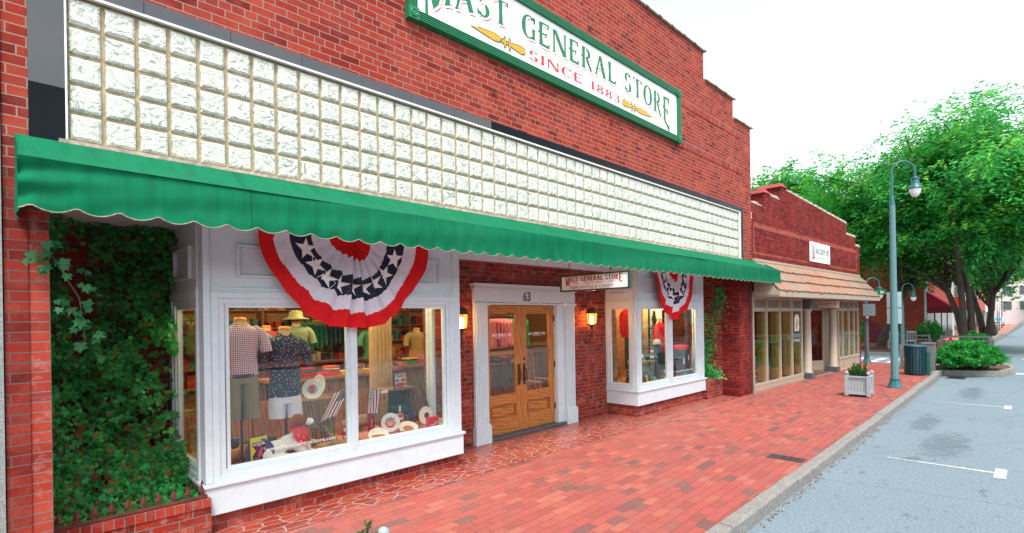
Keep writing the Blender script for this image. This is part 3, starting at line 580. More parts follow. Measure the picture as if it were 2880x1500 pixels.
# local-frame boxes for woodwork: F=(origin, U) ; s along the wall, d outwards
def lb(mb, F, s0, s1, d0, d1, z0, z1, mi=0):
    (ox, oy), (ux, uy) = F; nx, ny = uy, -ux; cs, cd_ = (s0+s1)/2, (d0+d1)/2
    return mb.obox((ox+ux*cs+nx*cd_, oy+uy*cs+ny*cd_, (z0+z1)/2), (ux*(s1-s0)/2, uy*(s1-s0)/2, 0), (-nx*(d1-d0)/2, -ny*(d1-d0)/2, 0), (0, 0, (z1-z0)/2), mi)
def fr(mb, F, s0, s1, z0, z1, w, d0, d1, mi=0):
    lb(mb, F, s0, s0+w, d0, d1, z0, z1, mi); lb(mb, F, s1-w, s1, d0, d1, z0, z1, mi); lb(mb, F, s0+w, s1-w, d0, d1, z0, z0+w, mi); lb(mb, F, s0+w, s1-w, d0, d1, z1-w, z1, mi)
def face(F, L, mbs, openings, zs, zh=2.0, corner=.12):
    """one glazed face of a bay: openings = [(s0, s1)] of glass, zs = sill height"""
    f, g, p = mbs; a, b = openings[0][0], openings[-1][1]
    c0, c1 = max(.0, a-.15), min(L, b+.14)
    lb(f, F, 0, c0, -.06, 0, zs-.119, 2.86); lb(f, F, c1, L, -.06, 0, zs-.119, 2.86)
    fr(f, F, c0, c1, zs-.12, 2.14, .055, -.06, .018)
    zb_ = zs
    for (s0, s1) in openings:
        fr(f, F, s0-.075 if s0 != a else c0+.055, s1+.075 if s1 != b else c1-.055, zb_-.065, zh+.085, .05, -.05, .003)
        lb(f, F, s0-.03, s0, -.06, -.012, zb_-.015, zh+.035); lb(f, F, s1, s1+.03, -.06, -.012, zb_-.015, zh+.035); lb(f, F, s0, s1, -.06, -.012, zh, zh+.035); lb(f, F, s0, s1, -.06, -.012, zb_-.015, zb_)
        lb(g, F, s0-.005, s1+.005, -.034, -.028, zb_-.005, zh+.005)
    for (x, y) in zip(openings[:-1], openings[1:]): lb(f, F, x[1]+.03, y[0]-.03, -.05, .022, zb_-.065, zh+.085)
    # upper raised panel
    lb(p, F, c0, c1, -.04, 0, 2.185, 2.86); lb(p, F, c0-.01, c1+.01, -.03, .03, 2.14, 2.155); lb(p, F, c0, c1, -.03, .018, 2.155, 2.185); lb(p, F, c0, c0+.012, 0, .012, 2.185, 2.82); lb(p, F, c1-.012, c1, 0, .012, 2.185, 2.82)
    fr(p, F, a+.06, b-.06, 2.28, 2.585, .026, 0, .032); fr(p, F, a+.088, b-.088, 2.308, 2.557, .012, 0, .014)
def bay(x0, x1, yl, yr, front, left, right, zs, yF=.45, name='display_window'):
    f, g, p = MB(), MB(), MB()
    face(((x0, yF), (1, 0)), x1-x0, (f, g, p), front, zs)
    face(((x0, yl), (0, -1)), yl-yF-.062, (f, g, p), left, zs); face(((x1, yF+.062), (0, 1)), yr-yF-.062, (f, g, p), [(a-.062, b-.062) for a, b in right], zs)
    o = part(f, name, M['white'], bevel=.003); part(p, 'upper_panel', M['white'], o, bevel=.004); part(g, 'pane', M['glass'], o)
    s = MB(); z = zs-.12
    s.box(x0-.03, x1+.03, yF-.045, yF-.002, z-.03, z); s.box(x0-.03, x0-.002, yF-.002, yl, z-.03, z); s.box(x1+.002, x1+.03, yF-.002, yr, z-.03, z); part(s, 'sill', M['white'], o, bevel=.004)
    a = MB(); zb_ = z-.28
    a.box(x0-.012, x1+.012, yF-.022, yF+.03, zb_, z-.03); a.box(x0-.012, x0+.02, yF+.03, yl, zb_, z-.03); a.box(x1-.02, x1+.012, yF+.03, yr, zb_, z-.03); part(a, 'apron_board', M['white'], o, bevel=.004)
    fl = MB(); fl.box(x0+.06, x1-.06, yF+.06, 1.78, z-.1, z+.03); part(fl, 'display_floor', M['pine'] if x0 > 5 else M['checker'], o)
    return o
def checker():
    t = NT('red_checked_cloth'); c = t.n('ShaderNodeTexChecker', Scale=60.0); t.l(t.uv(), c.inputs[0]); c.inputs['Color1'].default_value = (.45, .05, .06, 1); c.inputs['Color2'].default_value = (.55, .42, .42, 1); t.setc(c.outputs[0]); t.b.inputs['Roughness'].default_value = .8; return t.m
M['checker'] = checker()
bay(.93, 3.83, 1.75, YE, [(.21, 1.355), (1.48, 2.645)], [(.31, 1.01)], [(.16, .52)], .555)
bay(7.98, 10.73, YE, 1.75, [(.19, 1.14), (1.34, 2.40)], [(.06, .51)], [(.25, 1.0)], .61)
# door surround
mb = MB(); PY = YE-.05
for a, b in ((4.61, 4.87), (6.71, 6.95)):
    mb.box(a, b, PY, YE-.002, 0, 2.11)
    for k in range(5): xx = a+.035+k*(b-a-.07)/4; mb.box(xx-.012, xx+.012, PY-.012, PY, .30, 2.04)
    mb.box(a-.025, b+.02, PY-.035, YE-.003, 0, .26); mb.box(a-.012, b+.01, PY-.022, PY-.0, .262, .285); mb.box(a-.02, b+.02, PY-.03, PY-.0, 2.06, 2.10)
mb.box(4.60, 6.96, PY-.005, YE-.004, 2.112, 2.30); mb.box(4.58, 6.98, PY-.03, YE-.004, 2.302, 2.325); mb.box(4.55, 7.01, PY-.075, YE-.004, 2.352, 2.385); mb.box(4.57, 6.99, PY-.05, YE-.004, 2.337, 2.351)
for k in range(60): mb.box(4.60+k*.0397, 4.62+k*.0397, PY-.045, PY-.006, 2.326, 2.336)
mb.box(4.872, 4.885, YE-.01, YE+.14, 0, 2.10); mb.box(6.525, 6.708, YE-.005, YE+.14, 0, 2.10); mb.box(4.885, 6.525, YE+.0, YE+.14, 2.075, 2.10)
ds = part(mb, 'door_surround', M['white'], bevel=.003)
mb = MB(); mb.text('63', (5.72, PY-.0062, 2.14), (1, 0, 0), (0, 0, 1), .18, .145, bold=.03); part(mb, 'house_number', pm('bronze_numerals', (.12, .07, .03), .4), ds)
def leaf_door(x0, x1, hx, side):
    F = ((x0, YE+.075), (1, 0)); L = x1-x0; f, h = MB(), MB(); st = .125
    lb(f, F, 0, st, -.045, 0, .05, 2.07); lb(f, F, L-st, L, -.045, 0, .05, 2.07); zs = [(.05, .29), (.50, .66), (1.93, 2.07)]
    for a, b in zs: lb(h, F, st, L-st, -.045, -.001, a, b)
    fr(h, F, st, L-st, .29, .50, .016, -.045, -.022); lb(h, F, st+.016, L-st-.016, -.05, -.042, .306, .484); lb(h, F, st+.04, L-st-.04, -.042, -.020, .33, .46)
    o = part(f, 'door', M['oak'], bevel=.003); part(h, 'rail', M['oak_h'], o, bevel=.002)
    g = MB(); lb(g, F, st-.005, L-st+.005, -.028, -.022, .655, 1.935); part(g, 'pane', M['glass'], o)
    k = MB(); lb(k, F, hx-.03, hx+.03, .001, .005, .78, 1.12); part(k, 'push_plate', M['brass'], o)
    k = MB(); s0 = hx+.012*side; k.tube([(x0+s0, YE+.07, .86), (x0+s0, YE+.03, .87), (x0+s0, YE+.02, .95), (x0+s0, YE+.03, 1.03), (x0+s0, YE+.07, 1.04)], .010, 8); part(k, 'handle', M['brass'], o)
    if side > 0:
        k = MB(); k.lathe([(0, -.02), (.02, -.02), (.026, 0)], (x0+hx, YE+.073, 1.20), 12, 0, True, 'y'); part(k, 'lock', M['brass'], o)
        k = MB(); [k.box(x1-.004, x1+.012, YE+.055, YE+.085, z, z+.11) for z in (.28, 1.0, 1.80)]; part(k, 'hinge', M['brass'], o)
    t = MB(); cx = x0+L/2
    serif(t, 'MAST GENERAL STORE', lambda x, y, i, e: (cx+(x-.5)*.42, YE+.0965-e, 1.585+y*.04-.008*(2*x-1)**2), mi=0); t.text('PURVEYORS OF EVERYTHING', (cx, YE+.0965, 1.56), (1, 0, 0), (0, 0, 1), .22, .012)
    part(t, 'lettering', M['white2'], o)
leaf_door(4.89, 5.705, .755, -1); leaf_door(5.708, 6.52, .058, 1)
mb = MB(); mb.box(4.62, 6.93, YE-.06, YE+.14, .004, .045); part(mb, 'threshold', M['slate'], bevel=.008)
# shop interior shell
mb = MB(); mb.box(-.2, 12.1, 1.92, 11.8, -.05, .04); mb.box(3.9, 7.9, 1.26, 1.92, -.05, .041); part(mb, 'shop_floor', M['floor_wood'])
mb = MB(); mb.box(-.2, 12.1, 1.2, 11.8, 2.91, 2.95); part(mb, 'shop_ceiling', M['ceil'])
mb = MB(); mb.box(-.1, 12.1, 7.6, 7.7, .04, 2.9); mb.box(-.19, -.1, 1.92, 7.6, .04, 2.9); mb.each('shop_wall', M['shopwall'], B)
# fluted pilaster inside the large window and low back boards
mb = MB(); mb.box(3.30, 3.62, 1.72, 1.80, .45, 2.85); [mb.box(3.33+k*.06, 3.36+k*.06, 1.70, 1.72, .5, 2.8) for k in range(5)]; mb.box(10.3, 10.5, 1.70, 1.8, .45, 2.85); part(mb, 'inner_pilaster', pm('cream_pilaster', (.62, .42, .22), .5))
mb = MB(); [mb.box(1.0+k*.19, 1.185+k*.19, 1.74, 1.78, .42, .92) for k in range(12)]; [mb.box(8.05+k*.19, 8.235+k*.19, 1.74, 1.78, .42, 2.85) for k in range(8)]; part(mb, 'back_board', M['pine']); mb = MB(); mb.box(9.57, 10.66, 1.75, 1.78, .42, 2.85); part(mb, 'dark_reflection_panel', simple('dark_green_reflection', 30, 52, 44, .9))  # added dark sheet paints the dim, green-reflecting right part of the window
# website lettering on the panes
mb = MB(); mb.text('www.MastGeneralStore.com', (1.80, .475, .628), (1, 0, .0), (0, 0, 1), .70, .038); mb.text('www.MastGeneralStore.com', (9.86, .475, .70), (1, 0, 0), (0, 0, 1), .74, .04); part(mb, 'window_lettering', M['white2'])
# ================================================================ neighbour: granite strip at the far left
o = thing('granite_building', 'speckled grey green granite edge of the neighbouring building at the left', 'building', (-.8, .5, 0))
mb = MB(); mb.box(-3, -.336, -.02, 3, 0, 9); mb.build('wall', M['granite_wall'], o); mb = MB(); mb.box(-3, -.345, -.06, -.02, 0, .25); mb.build('plinth', M['granite_wall'], o)
# ================================================================ awning
AX0, AX1, AF, AZT, AZM, AZB = -.27, 12.82, -.47, 3.135, 2.885, 2.60
def scal(x, ph=0): return -.042*abs(math.sin(PI*(x+ph)/.215))**.75
def awn_front(x, v):
    """v 0 = ridge at the front bar, 1 = scalloped hem"""
    sag = .010*math.sin(x*1.7)+.006*math.sin(x*5.1+1)
    edge = math.exp(-(x-AX0)/.35)
    wr = .013*math.sin(9*v+x*2.2)*math.exp(-(x-AX0)/1.8)+.020*edge*math.sin(v*13+x*7)*min(1, v*3)+.0045*math.sin(x*13+2*math.sin(v*3))*v+.003*math.sin(x*31+v*4)*v+.006*math.sin(v*5+x*.9)
    return (x, AF-.012*v+wr+sag*.4, AZM+(AZB-AZM)*v+scal(x)*v**2+sag*.4*v)
def awn_top(x, v): return (x, -.004+(AF+.004)*v, .012*math.exp(-(((x+.22) % 1.6-.8)/.035)**2)*math.sin(PI*v)+AZT+(AZM-AZT)*v-.022*math.sin(PI*v)*(1+.25*math.sin(x*1.1))+.006*math.sin(x*2.3+v*3)*math.sin(PI*v))
o = thing('awning', 'long green canvas awning with a scalloped hem across the brick store front', 'awning', (6.2, 0, 2.6)); AW = o
mb = MB(); mb.grid(lambda u, v: awn_top(AX0+(AX1-AX0)*u, v), 200, 8); mb.build('awning_top', M['green_fab'], o)
mb = MB(); mb.grid(lambda u, v: awn_front(AX0+(AX1-AX0)*u, v), 1100, 14); mb.build('valance', M['green_fab'], o)
for X in (AX0, AX1):
    mb = MB(); mb.grid(lambda u, v: (X+.012*math.sin(u*9)*v, AF*u-.003, (AZB+.0)+(AZT+(AZM-AZT)*u-AZB)*(1-v)+scal(u*.47, .02)*v*.9+.0), 24, 10); mb.build('end_panel', M['green_fab'], o)
mb = MB(); mb.tube([(x, awn_front(x, 1)[1]-.002, awn_front(x, 1)[2]) for x in np.arange(AX0, AX1, .0215)], .0042, 5); mb.build('hem_piping', pm('frayed_gold_piping', (.30, .30, .20), .7, .5, 60), o)
mb = MB(); mb.tube([(AX0+.03, AF+.07, AZM-.06), (AX1-.03, AF+.07, AZM-.06)], .012, 6)
for x in np.linspace(AX0+.05, AX1-.05, 9): mb.tube([(x, -.01, AZT-.09), (x, AF+.07, AZM-.07)], .012, 6); mb.tube([(x, -.01, AZB+.08), (x, AF+.07, AZM-.07)], .012, 6)
mb.build('frame', M['alu'], o)
# ================================================================ facade sign
o = thing('wall_sign', 'large white sign in a fluted green frame high on the brick wall', 'sign', (5.75, 0, 5.1)); YS = -.05
X0, X1, Z0, Z1 = 2.78, 8.80, 5.09, 6.07
mb = MB(); mb.box(X0+.05, X1-.05, YS+.01, -.001, Z0+.05, Z1-.05); mb.build('board', M['white2'], o)
mb = MB(); w_ = .115
for a, b in ((Z0, Z0+w_), (Z1-w_, Z1)):
    mb.box(X0+w_, X1-w_, YS-.01, -.002, a, b); [mb.box(X0+w_, X1-w_, YS-.026, YS-.010, a+.008+k*.022, a+.020+k*.022) for k in range(5)]
for a, b in ((X0, X0+w_), (X1-w_, X1)):
    mb.box(a, b, YS-.01, -.002, Z0+w_, Z1-w_); [mb.box(a+.008+k*.022, a+.020+k*.022, YS-.026, YS-.010, Z0+w_, Z1-w_) for k in range(5)]
mb.build('frame', M['green_paint'], o)
mb = MB()
for x in (X0+w_/2, X1-w_/2):
    for z in (Z0+w_/2, Z1-w_/2):
        mb.box(x-.065, x+.065, YS-.034, -.001, z-.065, z+.065); mb.lathe([(.045, YS-.034), (.045, YS-.044), (.03, YS-.044), (.028, YS-.036), (.012, YS-.046), (0, YS-.046)], (x, 0, z), 12, 0, True, 'y')
mb.each('corner_rosette', M['green_paint'], o)
def arch(dx, dz, mx=None):
    n = 18
    def P(x, y, i, e):
        wx = 2.98+(8.42-2.98)*x; t = (x-.5)*2; base = 5.557-.28*abs(t)**5; top = 5.872-.07*t*t
        if i == 0: base -= 0*1; base += .02-.19*max(0, (.05-x)/.05)
        if i == n-1:
            base += .04-.11*max(0, (x-.95)/.05)**1.2
        return (wx+dx, YS+.009-e-(.0 if mx is None else mx), base+(top-base)*y+dz)
    return P
for nm, dx, dz, off, mt in (('red_outline', .030, -.030, .0, 'red_paint'), ('white_halo', .021, -.021, .0028, 'white2'), ('green_lettering', 0, 0, .0056, 'green_paint')):
    mb = MB(); serif(mb, 'MAST GENERAL STORE', arch(dx, dz, off), mi=0); mb.build('lettering', M[mt], o)
mb = MB(); serif(mb, 'SINCE 1883', lambda x, y, i, e: (4.66+2.15*x, YS+.007-e, 5.285+.125*y+.012*(1-(2*x-1)**2)), mi=0); mb.build('lettering', M['red_paint'], o)
mb = MB(); dagger(mb, Vector((3.66, YS+.007, 5.345)), .93, Vector((1, 0, 0)), Vector((0, 0, 1)), Vector((0, -1, 0)), False); dagger(mb, Vector((7.80, YS+.007, 5.335)), .93, Vector((1, 0, 0)), Vector((0, 0, 1)), Vector((0, -1, 0)), True); mb.build('gold_ornament', [M['gold_paint'], M['darkgreen_paint']], o)
# ================================================================ hanging sign
XH = 6.0; o = thing('hanging_sign', 'cream double line sign in a dark green frame hanging on chains over the store entrance', 'sign', (XH, -.05, 2.27))
YA, YB, ZA, ZB = .575, -.69, 2.262, 2.515      # back end, street end
mb = MB(); mb.box(XH-.015, XH+.015, YB+.02, YA-.02, ZA+.02, ZB-.02); mb.build('board', pm('cream_board', (.95, .93, .86), .5, .05), o)
mb = MB(); t_ = .022
mb.box(XH-.03, XH+.03, YB, YA, ZA, ZA+t_); mb.box(XH-.03, XH+.03, YB, YA, ZB-t_, ZB); mb.box(XH-.03, XH+.03, YB, YB+t_, ZA+t_, ZB-t_); mb.box(XH-.03, XH+.03, YA-t_, YA, ZA+t_, ZB-t_)
mb.build('frame', M['darkgreen_paint'], o)
for y in (.41, -.36):
    mb = MB(); z = ZB; k = 0
    while z < (2.80 if y > 0 else 2.88):
        mb.tube([(XH+(math.cos(a)*.009 if k % 2 else 0), y+(0 if k % 2 else math.cos(a)*.009), z+.014+.016*math.sin(a)) for a in [2*PI*i/8 for i in range(9)]], .0028, 4, 0, False); z += .027; k += 1
    mb.build('chain', M['lampiron'], o)
def hs(dy, dz, off):
    def P(x, y, i, e):
        yy = .47-1.03*x; t = 2*x-1; b = 2.415-.012*t*t; tp = 2.482
        if i == 0: b -= .055; tp += .004
        if i == 17: b -= .045*max(0, (x-.93)/.07); tp += .004
        return (XH-.0155-off-e, yy-dy, b+(tp-b)*y+dz)
    return P
mb = MB(); serif(mb, 'MAST GENERAL STORE', hs(.004, -.004, 0), mi=0); serif(mb, 'SINCE 1883', lambda x, y, i, e: (XH-.0155-e, .12-.36*x, 2.368+.024*y), mi=0); mb.build('lettering', M['red_paint'], o)
mb = MB(); serif(mb, 'MAST GENERAL STORE', hs(0, 0, .003), mi=0); mb.text('MERCANTILE & CANDY', (XH-.0165, -.02, 2.302), (0, -1, 0), (0, 0, 1), .80, .040)
for s_ in (1, -1):
    c = -.06+s_*.29; mb.add([(XH-.0165, c, 2.376), (XH-.0165, c+s_*.13, 2.380), (XH-.0165, c, 2.386)][::s_], [(0, 1, 2)])
mb.build('lettering', M['maroon_ink'], o)
# ================================================================ buntings
def bunting(name, label, cx, y0, zt, Wd, H, seed, pn, pinch):
    rnd = random.Random(seed); ph = [rnd.uniform(0, 6.28) for _ in range(6)]
    def pleat(f):      # f = 0..1 round the fan
        g = math.exp(-((f-.5)/.22)**2); return g, (2*abs((f*pn+ph[0]/9) % 1-.5)-.5)
    def S(f, r, off=0.0):
        a = PI*(1-f); g, pl = pleat(f)
        rr = r*(1-.02*math.sin(f*PI*7+ph[1])*r)
        x = cx+Wd*rr*math.copysign(abs(math.cos(a))**(1+pinch), math.cos(a)); hz = H*(abs(math.sin(a))**(1.0))*rr
        hz = max(hz, .0); y = y0-.03*r-(.085*g+.006)*pl*min(1, r*1.8)-.025*math.sin(f*9+ph[4])*r-.010*math.sin(f*23+ph[2]+r*3)*r-.045*math.sin(PI*min(1, r*1.1))*g-off
        x += .035*g*pl*r
        return (x, y, zt-hz-.012*g*abs(pl)*r)
    def ring(f, r):
        g, pl = pleat(f); q = r+.040*pl*g+.022*math.sin(f*11+ph[3])
        return 0 if q < .25 else 1 if q < .45 else 2 if q < .675 else 1 if q < .83 else 0
    o = thing(name, label, 'bunting', (cx, y0, zt), group='patriotic buntings under the awning')
    mb = MB(); mb.grid(lambda u, v: S(u, .03+.97*v), 300, 90, mif=lambda u, v: ring(u+1/600, .03+.97*v)); mb.build('pleated_fan', [M['cl_red'], M['cl_white'], M['cl_navy']], o)
    mb = MB()
    for i, f0 in enumerate((.10, .20, .29, .37, .46, .56, .65, .75, .88)):
        R0 = .565; aw = .118
        c = None; pts = []
        for k in range(10):
            a = PI/2+k*PI/5; q = aw*(1 if k % 2 == 0 else .42); df = q*math.cos(a)/(PI*R0)/max(.8, 1); pts.append(S(f0+df*1.0, R0-q*math.sin(a)*.92, .006))
        mid = S(f0, R0, .007); mb.add([mid]+pts, [(0, 1+k, 1+(k+1) % 10) for k in range(10)])
    mb.build('stars', M['white2'], o)
bunting('bunting', 'large red, white and blue pleated fan bunting above the big display window', 2.32, .36, 2.755, .94, .98, 3, 11, .10)
bunting('bunting', 'narrow red, white and blue star bunting over the far display window', 9.22, .36, 2.80, .80, 1.0, 8, 7, .12)
# ================================================================ wall lanterns
def lantern(x, label):
    o = thing('wall_lantern', label, 'lamp', (x, YE-.16, 1.74), group='lit lanterns beside the store door')
    mb = MB(); y = YE-.16
    mb.lathe([(.02, -.02), (.085, 0), (.085, .012)], (x, y, 1.72), 6, 0, False); mb.lathe([(.105, .0), (.10, .02), (.075, .085), (.04, .10), (0, .11)], (x, y, 1.925), 6, 0, False)
    for k in range(6): a = 2*PI*k/6; mb.tube([(x+.078*math.cos(a), y+.078*math.sin(a), 1.73), (x+.098*math.cos(a), y+.098*math.sin(a), 1.93)], .006, 5)
    mb.tube([(x, y, 1.70), (x, y+.0, 1.64)], [.03, .016], 8); mb.tube([(x, y, 1.66), (x, y, 1.52), (x, y+.05, 1.42), (x, y+.145, 1.40)], [.013, .012, .011, .011], 8); mb.lathe([(.0, .0), (.03, .0), (.03, .015), (0, .02)], (x, YE-.022, 1.40), 10, 0, True, 'y')
    mb.build('bracket', M['lampiron'], o)
    mb = MB(); mb.lathe([(.072, 1.735), (.092, 1.925)], (x, y, 0), 6, 0, False); g = mb.build('lantern_glass', M['glass_amber'], o)
    mb = MB(); [mb.tube([(x+d, y, 1.735), (x+d, y, 1.80), (x+d, y, 1.87), (x+d, y, 1.885)], [.009, .014, .012, .002], 8) for d in (-.028, .0, .028)]; mb.build('bulb', M['bulb'], o)
    l = bpy.data.lights.new('lantern_light', 'POINT'); l.energy = 9; l.color = (1, .50, .16); l.shadow_soft_size = .04; lo = bpy.data.objects.new('lantern_light', l); COL.objects.link(lo); lo.parent = o; lo.location = (0, -.0, .09)
    return o
def amber():
    t = NT('amber_lantern_glass'); t.t.nodes.remove(t.b); out = t.t.nodes['Material Output']; a = t.n('ShaderNodeBsdfTransparent'); a.inputs[0].default_value = (1, .62, .25, 1); e = t.n('ShaderNodeEmission'); e.inputs[0].default_value = (1, .42, .08, 1)
    t.l(t.math('ADD', t.math('MULTIPLY', t.noise(t.obj(), 9, 3), 1.6), .5), e.inputs[1]); m = t.n('ShaderNodeMixShader'); m.inputs[0].default_value = .45; t.l(a.outputs[0], m.inputs[1]); t.l(e.outputs[0], m.inputs[2]); t.l(m.outputs[0], out.inputs[0]); return t.m
M['glass_amber'] = amber()
lantern(7.31, 'lit amber lantern on the brick between the oak doors and the far bay window'); lantern(4.27, 'lit amber lantern half hidden behind the corner of the big bay window')
# ================================================================ spiked iron rail on the planter wall
for i in range(1):
    o = thing('spiked_rail', 'low rust brown iron rail with arrowhead spikes on the ivy planter wall', 'fence', (.42, .43, .335))
    mb = MB(); mb.box(-.09, .93, .395, .42, .345, .362); mb.box(.905, .93, .42, 1.1, .345, .362); mb.build('bar', M['rust'], o)
    for x, y in [(-.055+k*.1045, .407) for k in range(10)]+[(.918, .52+.15*k) for k in range(4)]:
        mb = MB(); mb.box(x-.008, x+.008, y-.008, y+.008, .335, .395); mb.lathe([(.010, .39), (.024, .40), (.020, .42), (0, .475)], (x, y, 0), 4, 0, False); mb.build('spike', M['rust'], o)
# ================================================================ leaves
def leafmesh(name, P, Nn, Uv, size, shape, mats, mi, parent, droop=.15, off=(0, 0, 0)):
    """P centres, Nn normals, Uv tip directions, shape = 2D outline (y towards the tip), fan-triangulated round its first point"""
    n = len(P); sh = np.array(shape); k = len(sh)
    Nn = Nn/np.linalg.norm(Nn, axis=1, keepdims=True); Uv = Uv-Nn*(Uv*Nn).sum(1, keepdims=True); Uv /= np.linalg.norm(Uv, axis=1, keepdims=True)+1e-9; S = np.cross(Uv, Nn)
    size = size.reshape(n, 1, 1)
    V = P[:, None, :]+size*(S[:, None, :]*sh[None, :, 0:1]+Uv[:, None, :]*sh[None, :, 1:2]-Nn[:, None, :]*(droop*(sh[None, :, 0:1]**2+np.maximum(0, sh[None, :, 1:2])**2)))
    V = V.reshape(-1, 3)-np.array(off)
    tri = np.array([[0, i, i+1] for i in range(1, k-1)]); T = (np.arange(n)[:, None, None]*k+tri[None]).reshape(-1, 3)
    me = bpy.data.meshes.new(name); me.vertices.add(len(V)); me.vertices.foreach_set('co', V.ravel()); me.loops.add(T.size); me.loops.foreach_set('vertex_index', T.ravel().astype(np.int32))
    me.polygons.add(len(T)); me.polygons.foreach_set('loop_start', np.arange(0, T.size, 3, dtype=np.int32)); me.polygons.foreach_set('loop_total', np.full(len(T), 3, dtype=np.int32))
    me.polygons.foreach_set('material_index', np.repeat(mi, k-2).astype(np.int32))
    for m_ in mats: me.materials.append(m_)
    me.update(calc_edges=True); o = bpy.data.objects.new(name, me); COL.objects.link(o); o.parent = parent; return o
IVY = [(0, -.1), (.28, -.28), (.62, -.12), (.42, .12), (.66, .52), (.26, .46), (0, 1.0), (-.26, .46), (-.66, .52), (-.42, .12), (-.62, -.12), (-.28, -.28)]
OVAL = [(0, -.5), (.2, -.15), (.17, .2), (0, .5), (-.17, .2), (-.2, -.15)]
def leafmat(name, c, tr=.35, rough=.45):
    t = NT(name); o = t.obj(); g = t.n('ShaderNodeNewGeometry'); rv = g.outputs['Random Per Island']
    col = t.ramp(rv, [(0, tuple(x*.62 for x in c)), (.5, c), (1, (min(1, c[0]*1.5+.01), min(1, c[1]*1.3), c[2]*1.1))]); t.setc(col)
    t.b.inputs['Roughness'].default_value = rough; t.b.inputs['Specular IOR Level'].default_value = .35
    out = t.t.nodes['Material Output']; tl = t.n('ShaderNodeBsdfTranslucent'); t.l(t.mix(.5, col, (c[0]*1.6, c[1]*1.7, c[2]*.6)), tl.inputs[0]); m = t.n('ShaderNodeMixShader'); m.inputs[0].default_value = tr
    t.l(t.b.outputs[0], m.inputs[1]); t.l(tl.outputs[0], m.inputs[2]); t.l(m.outputs[0], out.inputs[0]); return t.m
LM = [leafmat('ivy_green', (.030, .27, .070)), leafmat('ivy_bright', (.045, .42, .11)), leafmat('ivy_yellow', (.09, .15, .028)), leafmat('dry_leaf', (.24, .12, .05))]
rng = np.random.default_rng(11)
def fnoise(p, s):      # cheap smooth pseudo-noise
    x, y, z = p[:, 0]*s, p[:, 1]*s, p[:, 2]*s
    return (np.sin(x*1.7+1.3*np.sin(z*1.1+.5))+np.sin(z*2.1+1.7*np.sin(x*.9+y))+np.sin((x+z)*1.3+y*1.9))/3
def ysurf(x, z):
    p = np.stack([x, x*0, z], 1); b = 1.42-.13*fnoise(p, 6)-.10*fnoise(p, 14)
    b = b-1.25*np.exp(-(x+.10)/.10)*(1-.8*np.exp(-((z-1.85)/.0001)**2*0-(np.clip(z-2.35, 0, 9))*3))
    b = b-.95*np.clip((1.0-z)/.7, 0, 1)**1.7
    b = b-.55*np.exp(-((x-.8)/.25)**2)*np.clip((z-1.2), 0, .4)*0
    return np.clip(b, .47, 1.72)
o = thing('ivy', 'dense dark green ivy covering the recess between the brick pier and the big window', 'ivy', (.4, 1.2, .3)); IV = o
n = 7200; x = rng.uniform(-.10, .93, n); z = .31+(2.84-.31)*rng.random(n)**1.0; z = np.where(rng.random(n) < .22, rng.uniform(.31, .85, n), z)
y = ysurf(x, z); dep = rng.random(n)**1.6*.16; y = y+dep
hole = (np.exp(-((x-.16)/.17)**2-((z-2.45)/.33)**2)+.9*np.exp(-((x-.20)/.10)**2-((z-2.0)/.22)**2)) > rng.random(n)*.9
edge = (x > .78+.10*np.sin(z*7)+.05*np.sin(z*23)) & (rng.random(n) < .85) & (z > .7) & (z < 1.62)
kp = ~(hole | edge); x, y, z, dep = x[kp], y[kp], z[kp], dep[kp]; n = len(x)
e = .01; gx = (ysurf(x+e, z)-ysurf(x-e, z))/(2*e); gz_ = (ysurf(x, z+e)-ysurf(x, z-e))/(2*e)
N = np.stack([np.clip(gx, -2, 2)*.5, -np.ones(n), np.clip(-gz_, -1, 2)*.4+.45], 1)+rng.normal(0, .38, (n, 3)); U = np.stack([rng.normal(0, .55, n), rng.normal(-.2, .3, n), -np.ones(n)], 1)
mi = rng.choice(4, n, p=[.55, .36, .07, .02]); low = (z < .95) & (rng.random(n) < .12); mi = np.where(low, 3, mi)
sz = rng.uniform(.020, .046, n)*np.where(rng.random(n) < .15, 1.6, 1)
leafmesh('foliage', np.stack([x, y, z], 1), N, U, sz, IVY, LM, mi, o, .22, (.4, 1.2, .3))
# big bright leaves hanging in front of the pier edge
lp0 = np.array([(-.12, -.03, 2.36), (-.22, -.05, 2.30), (-.03, -.06, 2.31), (-.14, -.06, 2.24), (-.02, -.07, 2.21), (.05, -.03, 2.15), (.10, 0, 2.24), (-.08, -.02, 2.42), (.12, .02, 2.13), (-.03, -.02, 2.03), (.03, -.05, 1.95), (.10, .0, 1.98), (.02, -.03, 1.84), (.09, 0, 1.86), (-.06, -.02, 1.98), (.14, .05, 1.80), (.05, 0, 1.73), (-.17, -.03, 2.31)])
lp = np.concatenate([lp0, lp0+rng.normal(0, .03, lp0.shape)]); lp[:, 1] = np.minimum(lp[:, 1], -.012)
n = len(lp); leafmesh('shoot_leaves', lp, np.array([(-.3, -1, .5)]*n)+rng.normal(0, .25, (n, 3)), np.stack([rng.normal(0, .7, n), rng.normal(-.2, .2, n), -np.ones(n)], 1), rng.uniform(.036, .064, n), IVY, [leafmat('ivy_shoot', (.012, .15, .042))], np.zeros(n), o, .25, (.4, 1.2, .3))
mb = MB(); rnd = random.Random(5)
for k in range(16):
    xx = rnd.uniform(-.05, .85); zz = .3; p = [(xx, 1.55, zz)]
    while zz < 2.7: zz += .18; xx = min(.9, max(-.09, xx+rnd.uniform(-.08, .08))); p.append((xx, 1.60+rnd.uniform(-.08, .1), zz))
    mb.tube(p, [.009*(1-.7*i/len(p)) for i in range(len(p))], 5)
